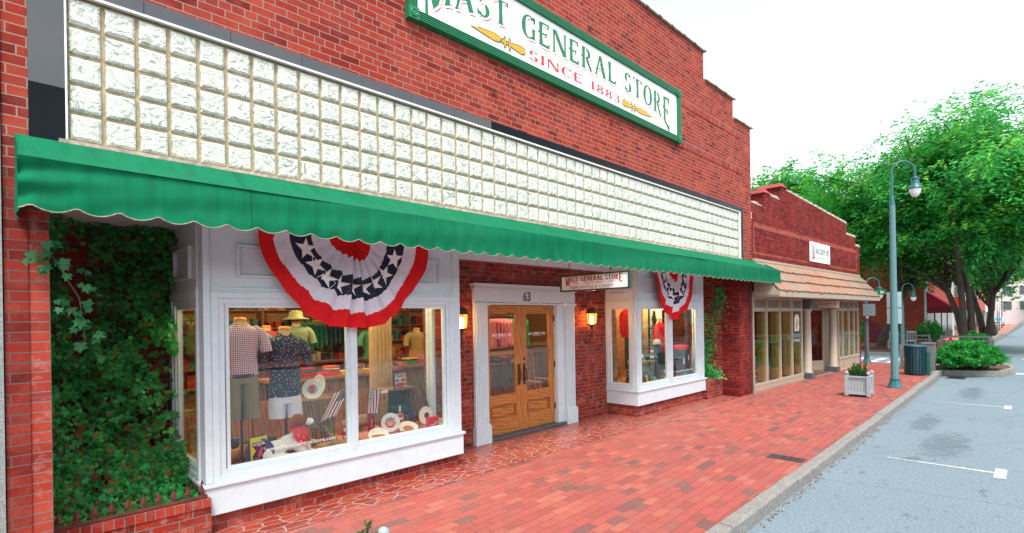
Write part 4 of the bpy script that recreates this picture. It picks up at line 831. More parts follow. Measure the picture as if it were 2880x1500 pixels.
mb.tube([(-.12, .02, 2.4), (-.05, -.02, 2.25), (.05, .0, 2.05), (.08, .04, 1.75)], .005, 5); mb.tube([(.30, .37, .45), (.34, .36, .33), (.38, .35, .15), (.42, .33, .02)], .004, 5); mb.build('stems', M['bark'], o)
# right-hand ivy and the leafy plant in the small planter
o = thing('climbing_ivy', 'thin green ivy climbing the side wall right of the far bay window', 'ivy', (11.5, .8, .4))
zc = np.linspace(.5, 2.5, 60); P = []
for q in range(560):
    zz = rng.uniform(.45, 2.5); yc = .95-.26*(zz-.5)+.10*math.sin(zz*5); sp = (.05+.14*max(0, math.sin((zz-.9)*2.2))) if zz > .7 else .1
    P.append((11.5+rng.normal(0, .018), yc+rng.normal(0, sp), zz))
P = np.array(P); P[:, 0] = np.minimum(P[:, 0], 11.535); n = len(P); leafmesh('foliage', P, np.array([(-1, -.35, .4)]*n)+rng.normal(0, .3, (n, 3)), np.stack([rng.normal(0, .3, n), rng.normal(0, .5, n), -np.ones(n)], 1), rng.uniform(.028, .05, n), IVY, LM, rng.choice(2, n, p=[.5, .5]), o, .2, (11.5, .8, .4))
mb = MB(); mb.tube([(11.53, .95, .4), (11.52, .9, .9), (11.53, .65, 1.5), (11.52, .5, 2.1), (11.53, .42, 2.5)], .006, 5); mb.build('stem', M['bark'], o)
o = thing('leafy_plant', 'bushy bright green plant spilling over the small brick planter', 'plant', (11.2, .6, .4))
n = 700; P = np.stack([rng.normal(11.2, .13, n), rng.normal(.56, .10, n), .36+np.abs(rng.normal(.13, .12, n))], 1); P[:, 0] = np.clip(P[:, 0], 10.78, 11.5); leafmesh('foliage', P, rng.normal(0, .5, (n, 3))+np.array([-.3, -.6, .8]), rng.normal(0, 1, (n, 3)), rng.uniform(.03, .055, n), IVY, LM, rng.choice(2, n, p=[.25, .75]), o, .2, (11.2, .6, .4))
mb = MB()
for k in range(9): a = k*.7; mb.tube([(11.2, .6, .38), (11.2+.06*math.cos(a), .6+.06*math.sin(a), .5), (11.2+.12*math.cos(a), .6+.1*math.sin(a), .6)], .004, 4)
mb.build('stems', LM[0], o)
# ================================================================ window display goods
FZ = .466; F2 = .521
def plaid():
    t = NT('red_blue_plaid'); v = t.uv(); sp = t.n('ShaderNodeSeparateXYZ'); t.l(t.obj(), sp.inputs[0])
    def st(o, f, th): return t.math('GREATER_THAN', t.math('SINE', t.math('MULTIPLY', o, f)), th)
    c = t.mix(t.math('MULTIPLY', st(sp.outputs[0], 330, .1), .8), (.74, .74, .76), (.62, .05, .07)); c = t.mix(t.math('MULTIPLY', st(sp.outputs[2], 330, .2), .75), c, (.05, .09, .32)); t.setc(c); t.b.inputs['Roughness'].default_value = .85
    return t.m
def dots():
    t = NT('navy_dot_cloth'); vo = t.n('ShaderNodeTexVoronoi', Scale=48.0); t.l(t.obj(), vo.inputs[0]); c = t.mix(t.math('LESS_THAN', vo.outputs['Distance'], .22), (.022, .035, .07), (.6, .62, .68)); t.setc(c); t.b.inputs['Roughness'].default_value = .85; return t.m
def crooked(p0, p1, p2): return [p0, p1, p2]
def torso(name, label, x, y, zn, shirt, zs_, shorts=None, zb=None, group=None, rz=0., w=.2, collar=True, base=None, longs=False):
    """clothes on a headless display form: zn = neck top, zs_ = shirt hem, zb = shorts hem"""
    base = base if base is not None else (zb or zs_)-.05
    o = thing(name, label, 'mannequin', (x, y, base), rz, group); L = zn-zs_; D = zn-base; H = base
    c = (0, 0, 0); mb = MB(); W = w
    z0, z1 = zs_-H, zn-H
    pr = [(W*.88, z0), (W*.86, z0+.12*L), (W*.78, z0+.35*L), (W*.88, z0+.6*L), (W*.98, z0+.72*L), (W*.93, z0+.80*L), (W*.62, z0+.865*L), (W*.40, z0+.90*L), (W*.34, z0+.93*L)]
    mb.lathe([(r*(1+.02*math.sin(i*2.4)), z) for i, (r, z) in enumerate(pr)], c, 22, 0, True, sc=(1, .58))
    for s_ in (-1, 1):
        e = .62 if longs else .34; mb.tube([(s_*W*.66, 0, z0+.80*L), (s_*W*1.02, 0, z0+.74*L), (s_*W*1.20, -.01, z0+(.74-e*.45)*L), (s_*W*1.28, -.03, z0+(.74-e)*L)], [W*.30, W*.34, W*.30, W*.29], 12)
    if collar: mb.tube([(-W*.10, -W*.42, z0+.80*L), (-W*.38, -W*.18, z0+.92*L), (0, W*.28, z0+.95*L), (W*.38, -W*.18, z0+.92*L), (W*.10, -W*.42, z0+.80*L)], .016, 6)
    mb.build('shirt', shirt, o, world=False, sub=1)
    mb = MB(); mb.lathe([(W*.34, z0+.84*L), (W*.30, z0+.93*L), (W*.29, z1-.02)], c, 16, 0, True, sc=(1, .9)); mb.build('neck_form', M['mannequin'], o, world=False)
    mb = MB(); mb.lathe([(W*.30, z1-.02), (W*.31, z1), (W*.22, z1+.015), (0, z1+.018)], c, 16); mb.build('wooden_cap', M['mwood'], o, world=False)
    if shorts:
        mb = MB(); q0 = zb-H
        for s_ in (-1, 1): mb.tube([(s_*W*.34, 0, z0+.10), (s_*W*.42, 0, z0-.08), (s_*W*.47, -.01, q0)], [W*.42, W*.44, W*.42], 14)
        mb.lathe([(W*.82, z0-.07), (W*.84, z0+.02), (W*.78, z0+.06)], c, 18, sc=(1, .58)); mb.build('shorts', shorts, o, world=False)
    mb = MB(); mb.cyl((0, 0, -max(0, H-FZ)), (0, 0, z0+.2), .012, None, 8); mb.lathe([(.11, -max(0, H-FZ)+.001), (.11, -max(0, H-FZ)+.014), (.02, -max(0, H-FZ)+.02)], c, 16); mb.build('stand', M['black'], o, world=False)
    return o
m = torso('mannequin', 'mannequin in red and blue checked shirt and khaki shorts, left in the big window', 1.37, .90, 1.90, plaid(), 1.33, simple('khaki', 150, 140, 108, .9), .90, w=.19)
mb = MB(); mb.lathe([(.158, -.0), (.162, .0), (.162, .035), (.158, .035)], (1.37, .90, 1.315), 20, sc=(1, .6)); mb.build('belt', simple('brown_leather', 60, 30, 18), m)
torso('mannequin', 'mannequin in a navy white dotted shirt and white shorts behind the toy dog', 1.85, 1.02, 1.80, dots(), 1.06, M['cl_white'], .83, w=.20)
def card(name, label, x, y, z, w_, h, d, mat, rz=0., tilt=0., cat='package', extra=None):
    o = thing(name, label, cat, (x, y, z), rz); mb = MB(); T = math.tan(tilt)
    mb.add([(-w_/2, 0, 0), (w_/2, 0, 0), (w_/2, d, 0), (-w_/2, d, 0), (-w_/2, T*h, h), (w_/2, T*h, h), (w_/2, d+T*h, h), (-w_/2, d+T*h, h)], [(0, 3, 2, 1), (4, 5, 6, 7), (0, 1, 5, 4), (1, 2, 6, 5), (2, 3, 7, 6), (3, 0, 4, 7)])
    mb.build('box', mat, o, world=False, bevel=.003)
    if extra:
        for nm, mt, fn in extra:
            mb = MB(); fn(mb, lambda a, b, k=1: (a, T*b-.0012*k, b)); mb.build(nm, mt, o, world=False)
    return o
YEL = simple('yellow_card', 250, 225, 20, .4); NVY = simple('navy_card', 26, 24, 60, .4); PNK = simple('pink_print', 240, 70, 150, .4)
def U_(p): return p
card('toy_package', 'yellow edged black dog toy package standing at the front left of the big window', 1.45, .62, FZ, .175, .275, .02, YEL, .25, .08, 'package', [
 ('printed_panel', NVY, lambda m_, P: m_.add([P(-.075, .012), P(.075, .012), P(.075, .11), P(.04, .15), P(.075, .20), P(.075, .23), P(-.075, .23), P(-.075, .20), P(-.04, .15), P(-.075, .11)], [tuple(range(10))])),
 ('dog_print', PNK, lambda m_, P: (m_.add([P(a, b, 2) for a, b in ((-.03, .10), (.0, .085), (.03, .10), (.02, .14), (.045, .165), (.02, .175), (-.005, .15))], [tuple(range(7))]), m_.add([P(a, b, 2) for a, b in ((-.03, .19), (.0, .183), (.03, .19), (.0, .2))], [(0, 1, 2, 3)]))),
 ('lettering', M['white2'], lambda m_, P: m_.text('DOGOBIE', P(0, .200, 2.5), (1, 0, 0), (0, .08, 1), .135, .024, bold=.02)),
 ('lettering', YEL, lambda m_, P: (m_.text('SOFT!', P(-.035, .066, 2.5), (1, 0, 0), (0, .08, 1), .055, .016), m_.text('DURABLE!', P(-.018, .045, 2.5), (1, 0, 0), (0, .08, 1), .09, .016), m_.text('TURN-PROOF!', P(-.008, .023, 2.5), (1, 0, 0), (0, .08, 1), .115, .016)))])
def disc(name, label, x, y, z, r, mat, nrm, cat='plate', prints=None, rim=.012, group=None):
    o = thing(name, label, cat, (x, y, z), 0, group); n = Vector(nrm).normalized(); U = Vector((0, 0, 1)).cross(n); U = U.normalized() if U.length > .1 else Vector((1, 0, 0)); V = n.cross(U)
    mb = MB(); vs = []; prof = [(0, 0), (.62, 0), (.70, .02/.1*rim), (.97, rim*1.6), (1.0, rim*1.6), (.98, rim*1.0), (.66, -rim*.5), (0, -rim*.5)]
    for rr, h in prof:
        for k in range(32): a = 2*PI*k/32; q = r*rr*(1+(.012*math.cos(k*PI) if rr > .9 else 0)); vs.append(U*(q*math.cos(a))+V*(q*math.sin(a))+n*h)
    mb.add(vs, [(i*32+k, i*32+(k+1) % 32, (i+1)*32+(k+1) % 32, (i+1)*32+k) for i in range(7) for k in range(32)], 0, True); mb.build('disc', mat, o, world=False)
    for nm, mt, fn in (prints or []):
        mb = MB(); fn(mb, lambda a, b, e=1: U*(a*r)+V*(b*r)+n*(.001*e+rim*.0), U, V); mb.build(nm, mt, o, world=False)
    return o
def circ(rad, n=24, a0=0, a1=360): return [(rad*math.cos(R(a0+(a1-a0)*k/n)), rad*math.sin(R(a0+(a1-a0)*k/n))) for k in range(n if a1-a0 == 360 else n+1)]
PW = pm('paper_plate_white', (.80, .76, .68), .5, .04); CY = simple('cyan_print', 110, 200, 205, .5)
def cone_print(m_, P, U, V): m_.add([P(a, b, 2) for a, b in ((-.10, -.42), (.16, -.30), (.22, .1), (.30, .38), (-.25, .40), (-.28, .05))], [tuple(range(6))])
front = (-.38, -1, .18)
disc('paper_plate', 'ribbed white paper plate with a red ice cream print leaning on the tall crate', 2.20, 1.13, 1.085, .115, PW, front, prints=[('round_print', CY, lambda m_, P, U, V: m_.add([P(a, b) for a, b in circ(.48)], [tuple(range(24))])), ('cone_print', M['red_paint'], cone_print)])
disc('paper_plate', 'second paper plate tucked behind the red printed one on the crate', 2.31, 1.22, 1.13, .11, PW, (.6, -1, .1))
def stripes(m_, P, U, V):
    for k in range(4): a = -.33+k*.2; m_.add([P(a, -.03, 2.5), P(a, -.40+abs(a)*.3, 2.5), P(a+.1, -.40+abs(a+.1)*.3, 2.5), P(a+.1, -.03, 2.5)], [(0, 1, 2, 3)])
disc('cola_plate', 'white plate standing upright with a round blue, red and striped cola print', 3.12, .98, FZ+.118, .118, M['white_plastic'], front, prints=[('round_print', M['red_paint'], lambda m_, P, U, V: m_.add([P(a, b) for a, b in circ(.55)], [tuple(range(24))])), ('blue_half', CY, lambda m_, P, U, V: (m_.add([P(a, b, 2) for a, b in circ(.49, 16, 25, 155)], [tuple(range(17))]))), ('stripes', M['white2'], stripes), ('lettering', M['white2'], lambda m_, P, U, V: m_.text('Coke is it!', P(0, .02, 3), U, V, .115, .024, bold=.03))])
disc('plate', 'white plate lying flat with a slice of ham on it', 3.30, .86, FZ+.035, .125, M['white_plastic'], (-.15, -.45, 1), prints=[('ham_slice', simple('ham', 225, 150, 120), lambda m_, P, U, V: m_.add([P(a*1.2, b, 3) for a, b in circ(.42)], [tuple(range(24))]))])
disc('plate', 'white plate with a yellow topped hot dog beside the window mullion', 2.80, .72, FZ+.045, .12, M['white_plastic'], (-.2, -.55, 1), prints=[('hot_dog', simple('hotdog', 225, 130, 40), lambda m_, P, U, V: m_.add([P(a*1.9, b*.5, 3) for a, b in circ(.36)], [tuple(range(24))]))])
disc('plate', 'white plate leaning on the glass behind the pink cola tin', 3.70, 1.02, FZ+.12, .12, M['white_plastic'], (-1, -.25, .2), prints=[('dark_print', simple('greyprint', 90, 80, 90), lambda m_, P, U, V: m_.add([P(a, b) for a, b in circ(.35)], [tuple(range(24))]))])
disc('frisbee', 'blue flying disc behind the yellow and black dog toy package', 1.45, .655, FZ+.125, .135, simple('blue_disc', 20, 95, 150, .3), (-.2, -1, .08), 'frisbee', prints=[('lettering', YEL, lambda m_, P, U, V: m_.text('DOG', P(-.78, -.05, 3), V, -U, .05))])
card('cola_tin', 'bright pink tin with white script lettering at the right end of the big window', 3.55, .66, FZ, .175, .165, .05, simple('cola_pink', 250, 70, 110, .35), 0.15, .02, 'tin', [('lettering', M['white2'], lambda m_, P: m_.text('Coca-Cola', P(0, .055, 2), (1, 0, .35), (-.1, 0, 1), .135, .045, bold=.02))])
o = thing('crate', 'tall weathered slatted wooden crate carrying the paper plates', 'crate', (2.20, 1.10, FZ))
for k in range(4): mb = MB(); mb.box(2.01+k*.1, 2.10+k*.1, 1.0, 1.012, FZ, FZ+.50); mb.build('slat', M['barn'], o, bevel=.002)
mb = MB(); mb.box(2.01, 2.40, .998, 1.22, FZ+.502, FZ+.516); mb.box(2.0, 2.012, 1.013, 1.21, FZ, FZ+.5); mb.box(2.40, 2.412, 1.013, 1.21, FZ, FZ+.5); [mb.box(2.013, 2.399, 1.016, 1.03, z, z+.07) for z in (FZ+.01, FZ+.42)]; mb.build('case', M['barn_h'], o)
# toy dog: ellipsoids welded into one body by a voxel remesh
o = thing('toy_dog', 'white plush toy dog lying down with a brown head and a red bone print bandana', 'toy dog', (1.72, .70, FZ))
def blob(parts, name, mat, parent, vox=.009):
    mb = MB()
    for c, r, s_ in parts: mb.ball(c, r, 14, 0, s_)
    ob = mb.build(name, mat, parent); rm = ob.modifiers.new('r', 'REMESH'); rm.mode = 'VOXEL'; rm.voxel_size = vox; rm.use_smooth_shade = True
    sm = ob.modifiers.new('s', 'SMOOTH'); sm.iterations = 6; sm.factor = .5; return ob
fur = pm('white_plush', (.80, .78, .74), .95, .08, 30, .8, 300); bro = pm('brown_plush', (.26, .055, .02), .9, .15, 30, .8, 300)
X, Y, Z = 1.72, .70, FZ
blob([((X-.08, Y, Z+.10), .075, (1.5, .9, .9)), ((X+.03, Y, Z+.13), .07, (1.2, .9, 1.0)), ((X+.09, Y, Z+.20), .05, (.9, .9, 1.3)), ((X-.15, Y-.03, Z+.06), .06, (1.1, .8, .9)), ((X-.12, Y-.07, Z+.035), .036, (1.9, .9, .85)), ((X-.03, Y-.08, Z+.035), .036, (1.2, 1, .9)),
      ((X+.08, Y-.04, Z+.11), .034, (.9, .9, 2.0)), ((X+.12, Y-.06, Z+.055), .032, (1, 1, 1.5)), ((X+.15, Y-.085, Z+.03), .032, (1.3, 1, .8)), ((X+.14, Y+.02, Z+.10), .03, (1, 1, 1.9)), ((X+.20, Y-.0, Z+.03), .032, (1.4, 1, .8)), ((X+.19, Y-.01, Z+.06), .028, (.9, .9, 1.3)), ((X-.24, Y+.01, Z+.08), .015, (2.2, 1, 1))], 'body', fur, o)
hd = blob([((X+.10, Y-.02, Z+.31), .058, (1.1, .95, .95)), ((X+.04, Y-.045, Z+.29), .028, (.8, .6, 1.7)), ((X+.09, Y+.04, Z+.29), .028, (.8, .6, 1.7)), ((X+.14, Y-.03, Z+.30), .040, (1.2, 1, .8))], 'head', bro, o)
mb = MB(); mb.ball((X+.185, Y-.045, Z+.29), .036, 12, 0, (1.2, .9, .85)); mb.build('muzzle', fur, hd); mb = MB(); mb.ball((X+.226, Y-.05, Z+.302), .013, 10); mb.ball((X+.145, Y-.068, Z+.325), .007, 8); mb.build('nose', M['black'], hd)
mb = MB(); mb.add([(X+.02, Y-.075, Z+.25), (X+.17, Y-.085, Z+.24), (X+.15, Y-.10, Z+.19), (X+.115, Y-.11, Z+.10), (X+.05, Y-.10, Z+.16)], [(0, 4, 3, 2, 1)]); mb.lathe([(.060, Z+.225), (.064, Z+.245), (.055, Z+.262)], (X+.095, Y-.015, 0), 14); 
def bones():
    t = NT('red_bandana'); vo = t.n('ShaderNodeTexVoronoi', Scale=42.0); t.l(t.obj(), vo.inputs[0]); t.setc(t.mix(t.math('LESS_THAN', vo.outputs['Distance'], .2), (.62, .01, .025), (.85, .85, .85))); return t.m
mb.build('bandana', bones(), o, solid=.003); o.scale = (1.22, 1.22, 1.22)
def log(name, label, p0, p1, r, cut, cat='log'):
    o = thing(name, label, cat, tuple((a+b)/2 for a, b in zip(p0, p1))); rd = random.Random(int(p0[0]*1000)); p0, p1 = Vector(p0), Vector(p1); n = 7
    pts = [p0.lerp(p1, i/n)+Vector((0, rd.uniform(-.1, .1)*r, rd.uniform(-.1, .1)*r)) for i in range(n+1)]; mb = MB(); mb.tube(pts, [r*rd.uniform(.88, 1.1) for _ in pts], 11, 0, False); mb.build('bark', M['log'], o)
    mb = MB()
    for p, d in ((pts[0], -1), (pts[-1], 1)): mb.cyl(p, p+(p1-p0).normalized()*d*.003, r*.97, None, 12)
    mb.build('cut_end', cut, o); return o
CUT = pm('pale_cut_wood', (.55, .30, .12), .8, .25, 50, .2)
log('firewood', 'short pale firewood log lying in front of the tall crate', (2.02, .62, FZ+.055), (2.50, .66, FZ+.06), .052, CUT); log('driftwood', 'thin crooked stick of driftwood lying under the upright cola plate', (2.70, .60, FZ+.03), (3.22, .64, FZ+.05), .026, CUT)
log('firewood', 'rough dark split log lying behind the yellow and black toy package', (1.25, .95, FZ+.06), (1.68, 1.02, FZ+.07), .07, CUT); log('stump', 'upright tree stump carrying a grey strappy sandal', (2.0, .92, FZ), (2.0, .92, FZ+.215), .085, CUT, 'stump'); log('firewood', 'grey bark slab lying behind the maroon bottle', (2.62, 1.35, FZ+.08), (3.02, 1.42, FZ+.11), .08, CUT)
def shoe(name, label, x, y, z, rz, mat, sandal=False):
    o = thing(name, label, 'shoe', (x, y, z), rz)
    mb = MB(); mb.prism([(-.12, -.03), (-.06, -.036), (.02, -.034), (.09, -.045), (.13, -.025), (.135, .01), (.10, .038), (.02, .03), (-.10, .03), (-.125, 0)], (0, 0, 0), (1, 0, 0), (0, 1, 0), (0, 0, .022)); mb.build('sole', M['black'] if not sandal else simple('cork', 160, 105, 60), o, world=False, bevel=.006)
    mb = MB()
    if sandal:
        for a in (-.08, .03, .08): mb.tube([(a, -.036, .02), (a+.01, -.03, .045), (a+.01, 0, .062), (a+.01, .03, .045), (a, .034, .02)], .008, 6)
        mb.tube([(-.08, .03, .04), (-.02, .02, .055), (.03, -.02, .05)], .007, 6)
    else: mb.lathe([(.045, -.12), (.046, -.06), (.04, .0), (.045, .07), (.03, .12), (.0, .135)], (0, 0, .03), 12, 0, True, 'x', (.85, 1)); mb.lathe([(.045, .02), (.04, .085), (.035, .09)], (-.07, 0, 0), 12)
    mb.build('upper', mat, o, world=False); return o
BRL = simple('dark_brown_leather', 52, 26, 20, .35)
shoe('shoe', 'dark brown leather shoe standing on the split log at the left', 1.62, 1.0, FZ+.12, .1, BRL); shoe('shoe', 'dark brown boot propped upright under the checked shirt mannequin', 1.38, 1.15, FZ+.12, 1.3, BRL)
shoe('sandal', 'grey strappy sandal resting on the upright stump', 2.02, .92, FZ+.222, -.2, simple('grey_strap', 165, 160, 160), True)
for i, (x, c, nm) in enumerate(((2.27, (20, 140, 225), 'blue'), (2.30, (235, 225, 40), 'yellow'), (2.325, (40, 180, 90), 'green'))):
    o = thing('toy_stick', f'bright {nm} toy stick leaning against the tall crate', 'stick', (x, .93, FZ)); mb = MB(); mb.tube([(x+.07, .86, FZ), (x+.02, .93, FZ+.10), (x-.03, .985, FZ+.21)], [.010, .009, .004], 6); mb.build('stick', simple('stick_'+nm, *c, .4), o)
card('red_pack', 'slim red and white card pack standing right of the tall crate', 2.53, 1.0, FZ, .06, .17, .015, M['red_paint'], 0, .03, 'package', [('label', M['white2'], lambda m_, P: (m_.add([P(-.022, .10), P(.022, .10), P(.022, .14), P(-.022, .14)], [(0, 1, 2, 3)]), m_.add([P(-.022, .03), P(.022, .03), P(.022, .05), P(-.022, .05)], [(0, 1, 2, 3)])))])
def cup(name, label, x, y, z, r, h, mat, cat='cup', lid=None, band=None, grp=None):
    o = thing(name, label, cat, (x, y, z), 0, grp); mb = MB(); mb.lathe([(r*.8, 0), (r, h), (r*1.04, h), (r*.95, h-.004), (r*.75, .01), (0, .01)], (0, 0, 0), 18); mb.build('cup_body', mat, o, world=False)
    if lid: mb = MB(); mb.lathe([(r*1.05, h+.0005), (r*1.05, h+.012), (r*.6, h+.02), (0, h+.02)], (0, 0, 0), 18); mb.build('lid', lid, o, world=False)
    if band: mb = MB(); mb.lathe([(r*.90, h*.3), (r*.99, h*.72)], (0, 0, 0), 18); mb.build('band', band, o, world=False)
    return o
cup('cup', 'tall blue drinking cup standing before the green lunch box', 3.50, 1.08, FZ, .036, .175, simple('cup_blue', 15, 95, 200, .3)); cup('cup', 'red party cup half hidden behind the window mullion', 2.62, .95, FZ, .045, .15, M['red_paint'])
o = thing('bottle', 'maroon steel bottle with a dark cap standing behind the hot dog plate', 'bottle', (2.93, 1.12, FZ))
mb = MB(); mb.lathe([(.038, 0), (.044, .01), (.044, .22), (.03, .26), (.02, .275)], (2.93, 1.12, FZ), 18); mb.build('bottle_body', simple('maroon_steel', 170, 20, 50, .25), o); mb = MB(); mb.lathe([(.024, .276), (.026, .31), (.02, .33), (0, .33)], (2.93, 1.12, FZ), 14); mb.tube([(2.95, 1.10, FZ+.30), (3.0, 1.09, FZ+.27), (3.01, 1.09, FZ+.22)], .008, 6); mb.build('cap', M['slate'], o)
mb = MB(); mb.text('ROUGE', (2.92, 1.073, FZ+.13), (0, 0, 1), (-1, 0, 0), .10, .016); mb.build('lettering', M['white2'], o)
o = thing('display_box', 'open fronted dark wooden display box holding the green lunch box', 'display box', (3.42, 1.35, FZ)); mb = MB(); a, b, c, d = 3.22, 3.66, 1.22, 1.56
mb.box(a, a+.02, c, d, FZ, FZ+.47); mb.box(b-.02, b, c, d, FZ, FZ+.47); mb.box(a-.02, b+.02, c-.01, d, FZ+.47, FZ+.495); mb.box(a+.02, b-.02, c, d, FZ, FZ+.12); mb.build('case', M['barn'], o); mb = MB(); mb.box(a+.02, b-.02, d-.02, d-.002, FZ+.12, FZ+.47); mb.build('back_panel', M['slate'], o)
o = thing('lunch_box', 'dark green metal lunch box with a domed lid and silver clasp', 'lunch box', (3.44, 1.32, FZ+.122)); g = simple('lunch_green', 12, 85, 80, .3)
mb = MB(); mb.box(3.31, 3.58, 1.27, 1.38, FZ+.122, FZ+.225); b_ = mb.build('box', g, o, bevel=.006); mb = MB(); mb.lathe([(.056, 3.31), (.056, 3.58)], (0, 1.325, FZ+.228), 16, 0, True, 'x', (1, .9)); mb.build('lid', g, o)
mb = MB(); mb.box(3.425, 3.455, 1.258, 1.269, FZ+.17, FZ+.255); mb.build('clasp', M['alu'], o); mb = MB(); mb.tube([(3.39, 1.325, FZ+.28), (3.40, 1.325, FZ+.31), (3.49, 1.325, FZ+.31), (3.50, 1.325, FZ+.28)], .006, 6); mb.build('handle', M['black'], o)
card('cookbook', 'spiral bound campfire grilling cookbook standing on the display box', 3.44, 1.24, FZ+.496, .20, .235, .02, simple('book_brown', 96, 40, 18, .4), .12, .08, 'book', [
 ('cover_print', simple('book_cream', 240, 232, 215, .5), lambda m_, P: m_.add([P(-.088, .005), P(.098, .005), P(.098, .19), P(-.088, .19)], [(0, 1, 2, 3)])),
 ('food_photo', simple('food_red', 200, 70, 60, .5), lambda m_, P: (m_.add([P(a*.085+.005, .04+b*.032, 2) for a, b in circ(1)], [tuple(range(24))]), m_.add([P(.05+a*.04, .10+b*.022, 2) for a, b in circ(1)], [tuple(range(24))]))),
 ('plate_photo', simple('plate_blue', 60, 130, 200, .5), lambda m_, P: m_.add([P(-.045+a*.036, .10+b*.02, 2) for a, b in circ(1)], [tuple(range(24))])),
 ('lettering', simple('book_ink', 100, 28, 14), lambda m_, P: (m_.text('GRILLING &', P(.005, .165, 2), (1, 0, 0), (0, .08, 1), .16, .019, bold=.03), m_.text('CAMPFIRE', P(.005, .140, 2), (1, 0, 0), (0, .08, 1), .16, .019, bold=.03))),
 ('spiral', simple('spiral_blue', 20, 60, 130, .3), lambda m_, P: [m_.tube([P(-.105, .012+k*.014, 4), P(-.088, .012+k*.014, 5)], .005, 5) for k in range(16)])])
card('magazine', 'red and white picture booklet leaning before the lunch box', 3.36, 1.14, FZ, .135, .17, .006, M['white2'], .1, .12, 'booklet', [('cover_band', M['red_paint'], lambda m_, P: m_.add([P(-.06, .12), P(.06, .12), P(.06, .165), P(-.06, .165)], [(0, 1, 2, 3)])), ('photo', simple('photo_teal', 70, 130, 135), lambda m_, P: m_.add([P(-.06, .01), P(.06, .01), P(.06, .09), P(-.06, .09)], [(0, 1, 2, 3)]))])
card('key_ring_pack', 'small tan card with a metal trinket hanging on the display box corner', 3.17, 1.20, FZ+.34, .10, .155, .006, simple('kraft', 190, 130, 80), 0, 0, 'package', [('header', M['white2'], lambda m_, P: m_.add([P(-.05, .12), P(.05, .12), P(.05, .155), P(-.05, .155)], [(0, 1, 2, 3)])), ('trinket', M['slate'], lambda m_, P: m_.add([P(a*.018, .06+b*.035, 3) for a, b in circ(1)], [tuple(range(24))]))])
o = thing('trekking_pole', 'dark green and black walking pole leaning against the display box', 'pole', (3.78, 1.1, FZ)); mb = MB(); mb.tube([(3.78, .95, FZ), (3.70, 1.15, FZ+.50)], [.008, .013], 8); mb.build('shaft', M['black'], o); mb = MB(); mb.tube([(3.702, 1.145, FZ+.49), (3.69, 1.17, FZ+.60)], [.017, .019], 8); mb.build('grip', simple('grip_green', 20, 120, 70), o)
rng = np.random.default_rng(21); o = thing('flower_pot', 'tuft of grass with pink blossoms standing on the display box', 'flowers', (3.50, 1.42, FZ+.5)); mb = MB(); mb.lathe([(.04, 0), (.055, .08), (.05, .08)], (3.50, 1.42, FZ+.497), 14); mb.build('pot', simple('pot_brown', 90, 60, 40), o)
mb = MB(); fl = MB()
for k in range(46):
    a = rng.uniform(0, 6.28); l_ = rng.uniform(.12, .32); s_ = rng.uniform(.1, .75); p = Vector((3.50, 1.42, FZ+.56)); q = p+Vector((math.cos(a)*s_*l_*.6, math.sin(a)*s_*l_*.4, l_)); mb.tube([p, p.lerp(q, .5)+Vector((0, 0, .02)), q], [.003, .0025, .001], 3, 0, False)
    if k % 3 == 0: fl.ball(q, .013, 6); fl.ball(q+Vector((.02, 0, -.02)), .010, 6)
mb.build('grass_blades', LM[0], o); fl.build('blossoms', simple('blossom_pink', 235, 130, 140), o)
def usflag(label, base, tipv, W_, H_, seed):
    """stick from base along tipv, cloth hanging from its upper end"""
    o = thing('small_flag', label, 'flag', base, 0, 'small stars and stripes flags in the window'); b = Vector(base); t = Vector(tipv); mb = MB(); mb.tube([b, b+t], .004, 6); mb.build('stick', CUT, o)
    d = t.normalized(); top = b+t*.97; f = MB()
    def P(u, v, e=0): return top-d*(W_*u)+Vector((.02*math.sin(u*5+seed)-.16*v*(1 if seed == 1 else .15), -.006*math.sin(u*14+v*5)-e, -H_*v))
    f.grid(lambda u, v: P(u, v), 13, 12, mif=lambda u, v: 0 if int(u*13+.01) % 2 == 0 else 1); f.build('stripes', [simple('flag_red', 178, 20, 40, .7), M['cl_white']], o)
    c = MB(); c.grid(lambda u, v: P(u*.54, v*.40, .003), 6, 6); c.build('canton', M['cl_navy'], o); s_ = MB()
    for i in range(5):
        for j in range(6): c0 = P((i+.6)/5.3*.54, (j+.6)/6.4*.40, .005); s_.add([c0+Vector((math.cos(a)*.006, -.0005, math.sin(a)*.006)) for a in [2*PI*k/5+.3 for k in range(5)]], [(0, 1, 2, 3, 4)])
    s_.build('canton_stars', M['white2'], o)
usflag('left small american flag slanting away from the crate behind the mullion', (2.30, 1.02, FZ+.50), (.16, -.28, .16), .23, .29, 1); usflag('right small american flag hanging from a stick laid against the display box', (3.24, 1.15, FZ+.50), (-.50, -.28, .09), .28, .29, 2)
# ---- far bay window
def tint(r, g, b): return simple(f'c{r}_{g}_{b}', r, g, b)
o = thing('cooler_box', 'olive green lidded cooler box with black latches in the far bay window', 'cooler', (8.98, .88, F2)); mb = MB(); ol = tint(118, 122, 88); mb.box(8.68, 9.28, .78, 1.1, F2, F2+.36); mb.build('box', ol, o, bevel=.02); mb = MB(); mb.box(8.66, 9.30, .76, 1.12, F2+.362, F2+.44); mb.build('lid', tint(150, 145, 105), o, bevel=.015)
for x in (8.93, 9.17): mb = MB(); mb.box(x-.015, x+.015, .742, .758, F2+.26, F2+.42); mb.build('latch', M['black'], o, bevel=.004)
mb = MB(); mb.box(9.02, 9.09, .774, .779, F2+.22, F2+.28); mb.build('badge', M['black'], o); mb = MB(); mb.box(8.76, 8.88, .765, .778, F2+.06, F2+.22); mb.build('care_card', tint(20, 60, 70), o); mb = MB(); [mb.box(8.775, 8.865, .762, .7645, F2+z, F2+z+.025) for z in (.08, .12, .16)]; mb.build('care_card_print', tint(130, 200, 210), o)
